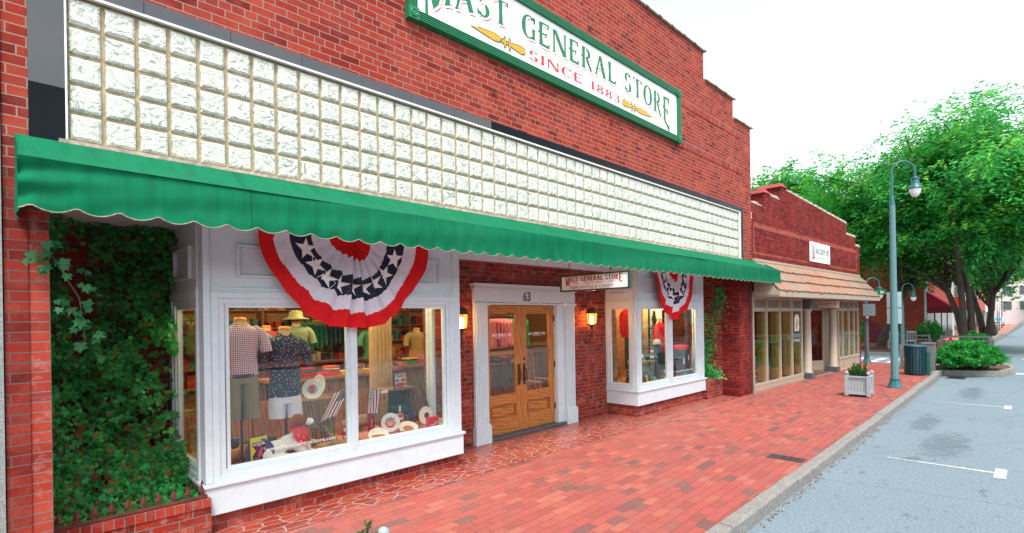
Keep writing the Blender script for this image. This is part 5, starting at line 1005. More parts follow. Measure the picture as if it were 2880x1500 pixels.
SS = pm('brushed_steel', (.55, .50, .47), .25, .1, 20, .05, metal=.8)
for i, (x, y, z, r, h, l_) in enumerate(((8.80, .86, F2+.442, .045, .19, 'tall steel tumbler at the left on top of the cooler box'), (9.22, .86, F2+.442, .042, .10, 'steel mug at the right on top of the cooler box'), (9.22, .86, F2+.565, .040, .10, 'steel tumbler stacked on the mug on the cooler box'), (9.24, .66, F2, .048, .20, 'large steel tumbler on the floor before the cooler box'), (9.36, .67, F2, .038, .13, 'small steel can beside the large tumbler on the window floor'))): cup('tumbler', l_, x, y, z, r, h, SS, 'tumbler', M['slate'], M['white2'] if i != 3 else None, 'steel tumblers around the cooler box')
cup('mug', 'bright blue enamel mug on top of the cooler box', 9.03, .86, F2+.442, .05, .11, tint(20, 125, 200), 'mug')
card('coffee_bag', 'brown coffee bag with a folded top standing behind the tumblers', 8.92, 1.02, F2+.442, .14, .24, .06, tint(112, 84, 70), .1, .04, 'bag', [('print', M['black'], lambda m_, P: m_.add([P(-.03, .1), P(.03, .1), P(.03, .16), P(-.03, .16)], [(0, 1, 2, 3)]))])
for i, (x, c, c2, l_) in enumerate(((8.78, (240, 220, 60), (40, 90, 170), 'yellow and blue snack pouch lying at the left by the cooler'), (8.93, (30, 130, 90), (60, 150, 220), 'green and blue snack pouch leaning against the cooler'), (9.03, (40, 80, 160), (120, 200, 90), 'dark blue snack pouch leaning at the right of the green one'))): card('snack_pouch', l_, x, .66, F2, .13, .17, .03, tint(*c), .4-.3*i, .35, 'pouch', [('print', tint(*c2), lambda m_, P: m_.add([P(a*.045, .08+b*.05) for a, b in circ(1)], [tuple(range(24))]))])
def firtree(label, x, y, z, h, r, n, seed):
    o = thing('small_fir_tree', label, 'fir tree', (x, y, z)); rg = np.random.default_rng(seed); mb = MB(); mb.cyl((x, y, z), (x, y, z+h*.95), .018, .004, 6); mb.build('trunk', M['bark'], o)
    t = rg.random(n)**.75; zz = z+h*(.1+.9*t); rr = r*(1.05-t)*(.75+.25*np.sin(t*38))*np.sqrt(rg.random(n)); a = rg.uniform(0, 6.28, n); P = np.stack([x+rr*np.cos(a), y+rr*np.sin(a)*.6, zz], 1)
    leafmesh('needles', P, rg.normal(0, .6, (n, 3))+[0, -.6, .5], np.stack([np.cos(a), np.sin(a), rg.normal(-.2, .4, n)], 1), rg.uniform(.03, .06, n), [(0, -.5), (.16, 0), (0, .8), (-.16, 0)], [leafmat('fir_needles'+str(seed), (.06, .07, .022), .15)], np.zeros(n), o, .1, (x, y, z))
firtree('artificial fir tree in the left pane of the far bay window', 9.45, 1.35, F2, 1.55, .42, 2200, 1); firtree('artificial fir tree in the right pane of the far bay window', 10.35, 1.45, F2, 1.45, .38, 1800, 2); firtree('low fir tree behind the side pane of the far bay window', 8.6, 1.35, F2, .65, .2, 700, 3)
torso('mannequin', 'bright red jacket on a form between the two fir trees', 10.08, 1.15, 1.78, M['cl_red'], 1.02, group=None, w=.17, base=F2+.01, longs=True)
torso('mannequin', 'long red shirt hanging behind the side pane of the far bay window', 8.28, .86, 2.05, M['cl_red'], 1.46, None, None, w=.15, collar=False, base=F2+.01, longs=True)
o = thing('backpack', 'large dark blue backpack standing at the right of the far bay window', 'backpack', (10.22, .72, F2)); nv = tint(22, 42, 62)
mb = MB(); mb.box(10.04, 10.40, .64, .84, F2+.14, F2+.60); mb.build('pack', nv, o, bevel=.03); mb = MB(); mb.box(10.05, 10.39, .62, .84, F2+.60, F2+.70); mb.build('top_lid', M['cl_red'], o, bevel=.03); mb = MB(); mb.box(10.12, 10.17, .632, .639, F2+.3, F2+.42); mb.box(10.34, 10.38, .632, .639, F2+.36, F2+.48); mb.build('tag', M['white2'], o); mb = MB(); mb.box(10.07, 10.40, .60, .85, F2, F2+.13); mb.build('cyan_box', tint(60, 170, 200), o, bevel=.01)
mb = MB(); [mb.tube([(10.10+k*.07, .632, F2+.2), (10.12+k*.07, .632, F2+.55)], .006, 5) for k in (0, 3)]; mb.build('strap', tint(200, 30, 40), o)
o = thing('backpack', 'teal puffed hiking bag standing beside the window post behind the cap', 'backpack', (9.62, .95, F2)); mb = MB(); mb.lathe([(.13, 0), (.17, .15), (.17, .5), (.13, .68), (.05, .73), (0, .73)], (9.62, .98, F2), 16, sc=(1, .7)); mb.build('pack', tint(14, 72, 92), o)
for z in (.2, .4): mb = MB(); mb.lathe([(.178, 0), (.178, .02)], (9.62, .98, F2+z), 16, sc=(1, .72)); mb.build('strap', M['black'], o)
o = thing('cap', 'green and white trucker cap perched on top of the teal bag', 'cap', (9.58, .93, 1.26)); mb = MB(); mb.lathe([(.085, 0), (.082, .05), (.055, .095), (0, .11)], (9.58, .95, 1.262), 14); mb.build('crown', tint(235, 225, 200), o); mb = MB(); mb.prism([(-.085, 0), (.085, 0), (.07, -.09), (0, -.12), (-.07, -.09)], (9.58, .93, 1.262), (1, 0, 0), (0, 1, 0), (0, 0, .008)); mb.build('brim', tint(20, 150, 110), o)
o = thing('toy_figure', 'small round red toy with a round head on the floor right of the mullion', 'toy', (9.46, .64, F2)); mb = MB(); mb.ball((9.46, .64, F2+.05), .05, 12); mb.build('body', M['red_paint'], o); mb = MB(); mb.ball((9.46, .64, F2+.13), .038, 12); mb.build('head', tint(225, 60, 30), o)
o = thing('toy_figure', 'low red lidded pot toy on the floor beside the cyan box', 'toy', (9.80, .62, F2)); mb = MB(); mb.lathe([(.04, 0), (.055, .03), (.04, .06), (.01, .075), (0, .085)], (9.80, .62, F2), 12); mb.build('body', M['red_paint'], o)
log('birch_pole', 'upright rough tree trunk behind the side pane of the far bay window', (8.12, 1.02, F2), (8.10, 1.05, 2.4), .055, CUT, 'tree trunk')
o = thing('flower_bowl', 'terracotta bowl of pink and yellow flowers on the floor behind the side pane', 'flowers', (8.30, .80, F2)); mb = MB(); mb.lathe([(.07, 0), (.11, .09), (.10, .09)], (8.30, .80, F2), 16); mb.build('bowl', tint(150, 70, 40), o); mb = MB(); g = MB()
for k in range(26): a = rng.uniform(0, 6.28); q = Vector((8.30+.11*math.cos(a)*rng.random(), .80+.1*math.sin(a), F2+rng.uniform(.12, .36))); g.tube([(8.30, .80, F2+.08), q], .003, 3, 0, False); mb.ball(q, .018, 6, k % 2)
mb.build('blossoms', [tint(235, 90, 160), tint(240, 200, 40)], o); g.build('stems', LM[0], o)
# ================================================================ inside the shop
for i, (x, y) in enumerate(((1.2, 2.6), (3.2, 2.5), (6.3, 1.9), (2.2, 4.8), (7.9, 3.2), (8.8, 1.35), (10.2, 1.2), (1.7, 1.3), (3.0, 1.2))):
    o = thing('ceiling_lamp', ['lit', 'warm', 'bright', 'glowing', 'amber', 'small', 'round', 'plain', 'shaded'][i]+' globe lamp under the shop ceiling, '+['nearest the checked shirt', 'behind the flags', 'behind the oak doors', 'over the folded clothes', 'deep behind the doors', 'over the left fir tree', 'over the right fir tree', 'over the toy dog', 'over the display box'][i], 'lamp', (x, y, 2.9), 0, 'ceiling lamps inside the shop')
    mb = MB(); mb.cyl((x, y, 2.9), (x, y, 2.72), .01, None, 6); mb.build('stem', M['black'], o); mb = MB(); mb.ball((x, y, 2.66), .06, 12); mb.build('globe', M['bulb'], o)
    l = bpy.data.lights.new('shop_light', 'POINT'); l.energy = (24 if x > 5 else 9) if y < 1.5 else 30 if y < 4 else 24; l.color = (1, .66, .34); l.shadow_soft_size = .15; lo = bpy.data.objects.new('shop_light', l); COL.objects.link(lo); lo.parent = o; lo.location = (0, 0, -.36)
GREENS = [(140, 165, 125, 'pale green'), (185, 165, 105, 'sand'), (40, 140, 100, 'green'), (60, 160, 170, 'turquoise'), (190, 40, 40, 'red')]
for i, (x, y, zn, c) in enumerate(((2.75, 2.9, 1.85, 0), (5.05, 3.2, 1.70, 1), (4.1, 3.1, 1.75, 2), (1.75, 1.75, 1.80, 3), (2.35, 2.95, 1.80, 4))):
    torso('mannequin', f'{GREENS[c][3]} t-shirt on a display form deep inside the shop', x, y, zn, tint(*GREENS[c][:3]), zn-.52, base=.06 if i != 3 else .9, w=.19, group='shirts on forms inside the shop')
o = thing('straw_hat', 'pale green brimmed hat on the form with the pale green shirt', 'hat', (2.75, 2.9, 1.9)); mb = MB(); mb.lathe([(.09, .10), (.10, .03), (.18, .0), (.175, -.008), (0, .0)], (2.75, 2.9, 1.9), 16); mb.lathe([(.09, .10), (.06, .125), (0, .13)], (2.75, 2.9, 1.9), 16); mb.build('hat_body', tint(150, 155, 105), o)
def table(label, x0, x1, y0, y1, h):
    o = thing('display_table', label, 'table', ((x0+x1)/2, (y0+y1)/2, .04)); mb = MB(); mb.box(x0, x1, y0, y1, h-.04, h); mb.build('tabletop', M['pine'], o); mb = MB(); mb.box(x0+.05, x1-.05, y0+.04, y0+.06, .05, h-.041); mb.build('front_panel', M['barn'], o)
    for x in (x0+.03, x1-.06):
        for y in (y0+.01, y1-.05): mb = MB(); mb.box(x, x+.03, y, y+.03, .041, h-.041); mb.build('leg', M['barn'], o)
table('long dark table of folded shirts behind the crate', 2.2, 3.9, 2.3, 2.9, 1.08); table('second table of folded shirts behind the flags', 4.0, 5.6, 2.5, 3.1, 1.12); table('table of red clothes behind the oak doors', 6.0, 7.6, 3.0, 3.6, .95)
rd = random.Random(9); pal = [(205, 30, 30), (235, 90, 40), (30, 50, 90), (60, 150, 130), (230, 225, 210), (40, 40, 45), (240, 200, 60), (150, 30, 50), (90, 120, 70)]; NMS = ['red', 'orange', 'navy', 'teal', 'white', 'black', 'yellow', 'maroon', 'olive']
for (x0, x1, y, h, n, nm) in ((2.25, 3.8, 2.45, 1.08, 8, 'table behind the crate'), (4.05, 5.5, 2.65, 1.12, 7, 'table behind the flags'), (6.1, 7.5, 3.15, .95, 5, 'table behind the oak doors')):
    for k in range(n):
        c = rd.randrange(9); x = x0+.09+(x1-x0-.1)*k/n; cnt = rd.randint(2, 5); o = thing('folded_shirts', f'{NMS[c]} folded shirts on {nm}, pile {k+1} from left', 'clothes', (x, y, h), 0, 'folded shirts on the shop tables')
        for q in range(cnt): mb = MB(); mb.box(x-.08, x+.08, y-.1+rd.uniform(-.01, .01), y+.12, h+.001+q*.028, h+.026+q*.028); mb.build('shirt', tint(*pal[c if q % 3 else (c+q) % 9]), o, bevel=.008)
for i, (x, y, cols, l_) in enumerate(((6.55, 2.45, [(225, 140, 160), (20, 150, 95)], 'row of pink and green garments hanging behind the left oak door'), (3.9, 4.6, [(20, 120, 90), (30, 60, 80)], 'row of dark green garments on a rail deep in the shop'), (1.4, 3.4, [(60, 40, 30), (120, 40, 40)], 'row of brown and maroon garments behind the left shirts'))):
    o = thing('clothes_rail', l_, 'clothes rail', (x, y, .04)); mb = MB(); mb.cyl((x-.5, y, 1.9), (x+.5, y, 1.9), .012, None, 8); [mb.cyl((x+s_*.5, y, .04), (x+s_*.5, y, 1.9), .012, None, 8) for s_ in (-1, 1)]; mb.build('rail', M['black'], o)
    for k in range(11):
        xx = x-.44+k*.088; l2 = rd.uniform(.42, .6); mb = MB(); mb.grid(lambda u, v: (xx+.03*math.sin(u*9+v*2)*(.4+v), y-.2+.4*u, 1.86-l2*v-.08*abs(u-.5)*(1-v)), 8, 6); mb.build('garment', tint(*cols[0 if k < 6 else 1]), o, solid=.006)
o = thing('back_shelf', 'tall wooden shelf of jars and boxes along the rear shop wall', 'shelf', (4, 7.4, .04)); mb = MB()
for z in (.5, .9, 1.3, 1.7, 2.1): mb.box(0, 9.5, 7.25, 7.59, z, z+.03)
for x in (0, 1.9, 3.8, 5.7, 7.6, 9.5): mb.box(x-.02, x+.02, 7.24, 7.595, .041, 2.5)
mb.build('frame', M['pine'], o); mb = MB(); ms = [tint(*c) for c in pal]
for z in (.53, .93, 1.33, 1.73, 2.13):
    x = .08
    while x < 9.4: w_ = rd.uniform(.06, .22); mb.box(x, x+w_, 7.28, 7.5, z, z+rd.uniform(.1, .27), rd.randrange(9)); x += w_+rd.uniform(.01, .08)
g = mb.build('goods', ms, o); g['kind'] = 'stuff'
o = thing('cash_counter', 'dark wooden shop counter behind the right oak door', 'counter', (7.8, 4.2, .04)); mb = MB(); mb.box(6.9, 9.3, 4.0, 4.5, .04, 1.0); mb.build('cabinet', M['barn'], o); mb = MB(); mb.box(6.85, 9.35, 3.95, 4.55, 1.0, 1.05); mb.build('worktop', M['pine'], o)
o = thing('rocking_chair', 'wooden slat back rocking chair standing behind the right oak door', 'chair', (7.0, 2.0, .04)); cc = (7.0, 2.0)
for s_ in (-1, 1):
    x = cc[0]+s_*.24; mb = MB(); mb.tube([(x, 1.62, .10), (x, 1.85, .055), (x, 2.2, .06), (x, 2.45, .13)], .016, 6); mb.build('rocker', M['pine'], o); mb = MB(); mb.tube([(x, 2.25, .06), (x, 2.28, .5), (x, 2.40, 1.2)], .017, 6); mb.build('leg', M['pine'], o); mb = MB(); mb.tube([(x, 1.75, .07), (x, 1.75, .66)], .017, 6); mb.build('leg', M['pine'], o); mb = MB(); mb.box(x-.03, x+.03, 1.70, 2.32, .66, .685); mb.build('arm_rest', M['pine'], o)
mb = MB(); mb.box(cc[0]-.25, cc[0]+.25, 1.74, 2.27, .42, .45); mb.build('seat', M['pine'], o); mb = MB(); [mb.tube([(cc[0]-.2+k*.08, 2.27, .46), (cc[0]-.2+k*.08, 2.39, 1.15)], .011, 5) for k in range(6)]; mb.box(cc[0]-.25, cc[0]+.25, 2.37, 2.41, 1.12, 1.22); mb.build('backrest', M['pine'], o)
# ================================================================ second brick shop (local frame turned slightly towards the street)
TH = -.03236
S2 = thing('corner_shop_building', 'crimson brick corner shop with stepped parapet, shingled canopy and beige shop front', 'building', (12.34, 0, 0), TH); L2 = 9.23
def p2(mb, name, mat, parent=None, **k): return mb.build(name, mat, parent or S2, world=False, **k)
mb = MB(); D2 = .32
mb.add([(x, 0, z) for x, z in [(.02, 2.5), (L2, 2.5), (L2, 4.20), (8.72, 4.20), (8.72, 4.50), (7.66, 4.50), (7.66, 4.86), (6.5, 4.92), (1.93, 5.16), (1.93, 4.82), (.80, 4.86), (.80, 4.50), (.02, 4.52)]], [tuple(range(13))])
mb.quad((L2, 0, 0), (L2, 14, 0), (L2, 14, 4.2), (L2, 0, 4.2)); mb.quad((L2-.22, 0, 0), (L2, 0, 0), (L2, 0, 2.5), (L2-.22, 0, 2.5))
for x, z0, z1 in ((.80, 4.50, 4.86), (1.93, 4.82, 5.16)): mb.quad((x, 0, z0), (x, D2, z0), (x, D2, z1), (x, 0, z1))
for x, z0, z1 in ((8.72, 4.2, 4.5), (7.66, 4.5, 4.86)): mb.quad((x, 0, z0), (x, D2, z0), (x, D2, z1), (x, 0, z1))
p2(mb, 'front_wall', M['brick_b'])
mb = MB(); mb.box(.02, L2-.01, .33, 14, 4.0, 4.1); mb.box(.02, L2-.01, 6.0, 6.2, 0, 4.0); p2(mb, 'roof', M['shadow_dark'])
mb = MB(); mb.box(.10, 8.85, -.006, .02, 3.30, 3.36); mb.box(.10, 8.85, -.008, .02, 3.93, 4.06); mb.box(.10, .16, -.007, .02, 3.36, 3.93); mb.box(8.79, 8.85, -.007, .02, 3.36, 3.93); p2(mb, 'soldier_band', M['brick_rowlock'])
def cope2(mb, x0, z0, x1, z1, tile=.42):
    n = max(1, round(abs(x1-x0)/tile))
    for i in range(n):
        a, b = i/n, (i+1)/n; A = Vector((x0+(x1-x0)*a, .15, z0+(z1-z0)*a)); Bv = Vector((x0+(x1-x0)*b, .15, z0+(z1-z0)*b)); mb.tube([A, A+(Bv-A)*.12, A+(Bv-A)*.78, A+(Bv-A)*.80, Bv], [.13, .14, .125, .165, .165], 10, 0, True, True, .62)
mb = MB(); cope2(mb, .02, 4.53, .84, 4.51); cope2(mb, .98, 4.86, 2.05, 4.84); cope2(mb, 1.9, 5.18, 6.5, 4.95); cope2(mb, 6.5, 4.95, 7.7, 4.89); cope2(mb, 7.66, 4.52, 8.75, 4.52); cope2(mb, 8.72, 4.22, L2+.03, 4.22); p2(mb, 'coping', M['coping'])
for (x, z0, z1) in ((.80, 4.50, 4.86), (1.93, 4.80, 5.19)):
    mb = MB(); mb.box(x-.05, x+.30, -.01, .62, z0, z1); o_ = p2(mb, 'parapet_pier', M['brick_b'])
    mb = MB(); a, b, c, d, z = x-.09, x+.34, -.04, .66, z1; mb.add([(a, c, z), (b, c, z), (b, d, z), (a, d, z), (a+.1, c+.1, z+.11), (b-.1, c+.1, z+.13), (b-.1, d-.1, z+.13), (a+.1, d-.1, z+.11)], [(0, 3, 2, 1), (4, 5, 6, 7), (0, 1, 5, 4), (1, 2, 6, 5), (2, 3, 7, 6), (3, 0, 4, 7)]); p2(mb, 'cap', pm('red_cap', (.34, .05, .045), .7), o_)
# shingled canopy: slope from the wall down to the street, soffit and fascia boards
def shingles():
    t = NT('weathered_shingles'); o = t.obj(); v = t.map(o, (1, 1, 1)); nz = t.noise(t.map(o, (26, 1.5, 1.5)), 1, 4, .7); c = t.ramp(nz, [(.25, (.11, .08, .055)), (.5, (.28, .20, .14)), (.75, (.46, .36, .27))])
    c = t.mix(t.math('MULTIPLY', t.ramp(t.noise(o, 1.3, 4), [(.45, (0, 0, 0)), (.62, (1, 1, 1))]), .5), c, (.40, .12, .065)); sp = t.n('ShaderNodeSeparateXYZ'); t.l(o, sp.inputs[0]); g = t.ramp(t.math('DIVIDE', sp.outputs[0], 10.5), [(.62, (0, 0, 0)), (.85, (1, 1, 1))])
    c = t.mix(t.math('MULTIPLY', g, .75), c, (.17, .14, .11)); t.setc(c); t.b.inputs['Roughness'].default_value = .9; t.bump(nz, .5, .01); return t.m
mb = MB(); CX1 = 9.15; rows = [(-.02, 3.12), (-.20, 2.90), (-.39, 2.65), (-.575, 2.40)]; random.seed(2)
for r_ in range(3):
    (ya, za), (yb, zb) = rows[r_], rows[r_+1]; x = .02 if r_ < 0 else .05
    while x < CX1:
        w_ = random.uniform(.10, .19); q = random.uniform(-.012, .012); xe = min(CX1, x+w_-.006)
        mb.add([(x, ya, za), (xe, ya, za), (xe, yb-.02+q, zb-.02+q), (x, yb-.02+q, zb-.02+q), (x, ya, za+.012), (xe, ya, za+.012), (xe, yb-.05+q, zb+.022+q), (x, yb-.05+q, zb+.022+q)], [(0, 3, 2, 1), (4, 5, 6, 7), (0, 1, 5, 4), (1, 2, 6, 5), (2, 3, 7, 6), (3, 0, 4, 7)]); x += w_
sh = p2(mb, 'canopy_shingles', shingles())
mb = MB(); mb.add([(CX1, -.02, 3.11), (CX1, -.59, 2.385), (CX1, -.02, 2.385)], [(0, 1, 2)]); p2(mb, 'canopy_side', bpy.data.materials['weathered_shingles'], sh)
mb = MB(); mb.box(.02, CX1+.01, -.605, -.58, 2.265, 2.385); mb.box(.02, CX1, -.575, .25, 2.265, 2.30); mb.box(.0, .03, -.575, -.0, 2.301, 2.40); mb.add([(.03, -.02, 3.1), (.03, -.58, 2.38), (.03, -.02, 2.32), (.03, -.58, 2.32)], [(0, 1, 3, 2)]); mb.box(.02, CX1, -.04, -.0, 3.13, 3.19); p2(mb, 'canopy_fascia', M['beige'], sh)
# shop front: deep cream mullions with ochre returns
def bayfront(xs, zsill, y=0.03, back=2.2):
    f, oc, g, tr = MB(), MB(), MB(), MB(); x0, x1 = xs[0][0], xs[-1][1]
    for i, (a, b) in enumerate(xs):
        l = x0 if i == 0 else xs[i-1][1]; f.box(a-.055 if i else a-.07, a, y-.03, y+.02, zsill-.0, 2.26); 
        oc.box(b-.085, b-.01, y+.03, y+.14, zsill+.01, 1.93); oc.box(b-.002, b+.052, y+.021, y+.20, zsill, 1.93)
        g.box(a, b, y-.004, y+.002, zsill, 1.93); tr.box(a, b, y-.002, y+.01, 2.02, 2.22)
    f.box(x1, x1+.07, y-.03, y+.02, zsill, 2.26)
    for a, b in xs: f.box(a, b, y-.025, y+.02, 1.93, 2.02); f.box(a, b, y-.025, y+.02, 2.22, 2.26)
    f.box(x0-.07, x1+.07, y-.05, y+.02, zsill-.07, zsill-.002)
    fo = p2(f, 'shopfront_frame', M['beige']); p2(oc, 'mullion_return', M['ochre'], fo); p2(g, 'pane', M['glass_b'], fo); p2(tr, 'transom_panel', M['beige_dark'], fo); return fo
M['glass_b'] = glassmat('shop_glass', (.82, .90, .88), .8, .8)
f1 = bayfront([(.08, .78), (.89, 1.66), (1.77, 2.50), (2.61, 3.28)], .20)
mb = MB(); mb.box(.01, 3.35, -.01, .06, 0, .128); mb.box(.05, 3.3, -.018, -.01, .03, .10); p2(mb, 'stall_riser', M['beige'], f1)
f3 = bayfront([(6.72, 7.08), (7.2, 7.78), (7.9, 8.38), (8.5, 8.93)], .42)
mb = MB(); mb.box(6.6, 9.0, -.0, .06, 0, .348); [mb.box(a-.03, a+.03, -.02, .0, .02, .33) for a in (6.66, 7.14, 7.84, 8.44, 8.95)]; mb.box(6.6, 9.0, -.02, -.0, .0, .018); p2(mb, 'stall_riser', M['beige'], f3)
for x in (3.78, 6.16):
    mb = MB(); mb.box(x-.15, x+.15, -.12, .18, 0, .17); c_ = p2(mb, 'column_plinth', M['slate']); mb = MB(); mb.lathe([(.14, .17), (.14, .20), (.115, .23), (.11, 1.0), (.10, 1.90), (.125, 1.93), (.13, 1.99)], (x, .03, 0), 20); mb.box(x-.14, x+.14, -.11, .17, 1.99, 2.0); p2(mb, 'column_shaft', M['beige'], c_); mb = MB(); mb.box(x-.13, x+.13, -.10, .16, 2.0, 2.268); p2(mb, 'column_block', M['slate'], c_)
# recessed entrance: angled side window, door
mb = MB(); mb.quad((4.0, 1.25, .0), (4.0, 1.25, 2.27), (3.36, .06, 2.27), (3.36, .06, 0)); mb.box(4.0, 4.9, 1.25, 1.3, 0, 2.27); p2(mb, 'entrance_wall', M['shadow_dark'])
a_, b_ = Vector((6.52, .08, 0)), Vector((5.0, 1.25, 0)); dr = (b_-a_).normalized(); LL = (b_-a_).length; F = ((b_.x, b_.y), (-dr.x, -dr.y))
mb = MB(); lb(mb, F, 0, .14, -.05, 0, 0, 2.27); lb(mb, F, LL-.42, LL, -.05, 0, 0, 2.27); lb(mb, F, .14, LL-.42, -.05, 0, 0, .34); lb(mb, F, .14, LL-.42, -.05, 0, 1.95, 2.27); fr(mb, F, .2, LL-.48, .04, .30, .03, 0, .012); o_ = p2(mb, 'angled_window', M['beige']); mb = MB(); lb(mb, F, .14, LL-.42, -.03, -.024, .34, 1.95); p2(mb, 'pane', M['glass_b'], o_)
mb = MB(); mb.box(3.9, 5.1, .3, 1.2, .003, .012); p2(mb, 'door_mat', M['black']); mb = MB(); mb.box(3.4, 6.5, .0, 1.3, -.01, .003); p2(mb, 'entrance_slab', M['granite_wall'])
mb = MB(); mb.box(.02, L2-.02, .06, 6.0, -.03, .02); p2(mb, 'shop_floor', M['floor_wood']); mb = MB(); mb.box(.02, L2-.02, .3, 6, 2.4, 2.45); p2(mb, 'shop_ceiling', M['shadow_dark']); mb = MB(); mb.box(.02, .06, .1, 6, 0, 2.4); p2(mb, 'shop_wall', M['shadow_dark'])
# window mark: arched logo and lettering on the fourth pane
mb = MB(); mb.add([(2.78+a, .022, z) for a, z in [(0, 1.38), (.36, 1.38), (.36, 1.70)]+[(.18+.18*math.cos(R(q)), 1.70+.15*math.sin(R(q))) for q in range(15, 180, 15)]+[(0, 1.70)]], [tuple(range(3+11+1))]); lo_ = p2(mb, 'window_emblem', pm('cream_emblem', (.75, .70, .52), .5), f1)
mb = MB(); mb.tube([(2.96, .018, 1.40), (2.95, .018, 1.5), (2.98, .018, 1.6), (2.96, .018, 1.7)], .005, 4); [mb.tube([(2.96, .018, 1.45+k*.06), (2.96+(.07 if k % 2 else -.07), .018, 1.53+k*.05)], .004, 4) for k in range(4)]; p2(mb, 'emblem_twig', M['black'], f1)
mb = MB(); mb.text('Accents', (2.95, .02, 1.24), (1, 0, 0), (0, 0, 1), .56, .11, bold=.01); p2(mb, 'window_lettering', tint(110, 210, 215), f1); mb = MB(); mb.text('& Design', (2.93, .02, 1.11), (1, 0, 0), (0, 0, 1), .42, .06); p2(mb, 'window_lettering', M['white2'], f1)
for x, y, l_ in ((1.3, 1.6, 'amber pendant lamp behind the first panes of the corner shop'), (3.0, 2.4, 'amber pendant lamp deeper inside the corner shop'), (7.6, 1.8, 'amber pendant lamp behind the far panes of the corner shop')):
    px, py = 12.34+x*math.cos(TH)-y*math.sin(TH), x*math.sin(TH)+y*math.cos(TH); o = thing('pendant_lamp', l_, 'lamp', (px, py, 2.0), 0, 'pendant lamps in the corner shop'); mb = MB(); mb.cyl((0, 0, .05), (0, 0, .39), .006, None, 6); mb.build('cord', M['black'], o, world=False); mb = MB(); mb.ball((0, 0, 0), .05, 10); mb.build('globe', M['bulb'], o, world=False)
    l = bpy.data.lights.new('pendant_light', 'POINT'); l.energy = 14; l.color = (1, .72, .42); l.shadow_soft_size = .1; lo = bpy.data.objects.new('pendant_light', l); COL.objects.link(lo); lo.parent = o; lo.location = (0, 0, -.09)
# signs on it
def W2(x, y, z): return (12.34+x*math.cos(TH)-y*math.sin(TH), x*math.sin(TH)+y*math.cos(TH), z)
def shopsign(name, label, x0, x1, z0, z1, y, mat, wood_, st, at=None):
    o = thing(name, label, 'sign', at or W2((x0+x1)/2, y, z0), -PI/2 if at else TH); w_, h = x1-x0, z1-z0; mb = MB(); mb.box(-w_/2, w_/2, -.015, .015, 0, h); mb.build('board', mat, o, world=False, bevel=.002)
    mb = MB(); e = .15*w_/1.8; 
    mb.add([(-w_*.44+a*w_*.16, -.0165, h*b) for a, b in [(0, .12), (1, .12), (1, .72)]+[(.5+.5*math.cos(R(q)), .72+.14*math.sin(R(q))) for q in range(20, 170, 20)]+[(0, .72)]], [tuple(range(3+8+1))]); mb.build('emblem', simple('emblem_grey', 205, 210, 212), o, world=False)
    mb = MB(); mb.add([(-w_*.44+a*w_*.16, -.018, h*b) for a, b in ((.15, .14), (.95, .14), (.72, .22), (.68, .42), (.52, .58), (.42, .42), (.5, .25))], [tuple(range(7))]); mb.build('emblem', M['red_paint'] if not wood_ else M['maroon_ink'], o, world=False)
    mb = MB(); mb.text('HIGH COUNTRY, WEST', (w_*.10, -.0165, h*.42), (1, 0, 0), (0, 0, 1), w_*.70, h*.30, bold=.022); mb.build('lettering', tint(0, 72, 78) if not wood_ else M['maroon_ink'], o, world=False)
    mb = MB(); mb.text('Outdoor Adventure Gallery', (w_*.10, -.0165, h*.17), (1, 0, .05), (.2, 0, 1), w_*.64, h*.14); mb.build('lettering', tint(105, 120, 125) if not wood_ else M['maroon_ink'], o, world=False)
shopsign('wall_sign', 'small white sign with teal lettering on the crimson brick of the corner shop', 3.94, 5.72, 3.37, 3.94, -.03, M['white2'], False, 0)
shopsign('hanging_sign', 'narrow tan wooden sign hanging under the shingled canopy of the corner shop', 0, .70, 2.015, 2.225, 0, pm('tan_sign', (.60, .50, .36), .6), True, 0, (17.2, -.30, 2.015))
mb = MB()
# goods in the corner shop windows
def inshop(name, label, cat, x, y, z, fn, mat, group=None):
    o = thing(name, label, cat, W2(x, y, z), TH, group); mb = MB(); fn(mb); mb.build('body', mat, o, world=False); return o
JG = simple('jade_glaze', 25, 150, 115, .3)
def jar(mb, r=.2, h=.5): mb.lathe([(r*.6, 0), (r*.98, h*.3), (r, h*.5), (r*.8, h*.72), (r*.45, h*.80), (r*.5, h*.95), (r*.62, h), (r*.4, h*.97)], (0, 0, 0), 20); [mb.tube([(s_*r*.5, 0, h*.9), (s_*r*.95, 0, h*.92), (s_*r*1.05, 0, h*.78), (s_*r*.85, 0, h*.68)], .022, 6) for s_ in (-1, 1)]
inshop('jar', 'large jade green two handled jar in the second window of the corner shop', 'jar', 1.35, .42, .16, lambda m_: jar(m_, .26, .62), JG, 'jade jars in the shop window'); inshop('jar', 'jade green jar half hidden behind the first window mullion', 'jar', .85, .75, .22, lambda m_: jar(m_, .25, .70), JG, 'jade jars in the shop window'); inshop('jar', 'squat jade green jar in the third window of the corner shop', 'jar', 2.3, .6, .16, lambda m_: jar(m_, .27, .50), JG, 'jade jars in the shop window')
inshop('red_vase', 'tall orange red perforated vase at the bottom of the first window', 'vase', .30, .30, .13, lambda m_: m_.lathe([(.08, 0), (.13, .12), (.15, .28), (.12, .42), (.04, .52), (0, .60)], (0, 0, 0), 18), tint(225, 70, 40))
o = thing('flower_arrangement', 'orange and white flower arrangement beside the orange red vase', 'flowers', W2(.56, .25, .13), TH); mb = MB(); rd = random.Random(4)
for k in range(60): mb.ball((rd.uniform(-.14, .14), rd.uniform(-.05, .1), rd.uniform(.02, .38)*(1-.3*rd.random())), rd.uniform(.018, .035), 6, rd.randrange(3))
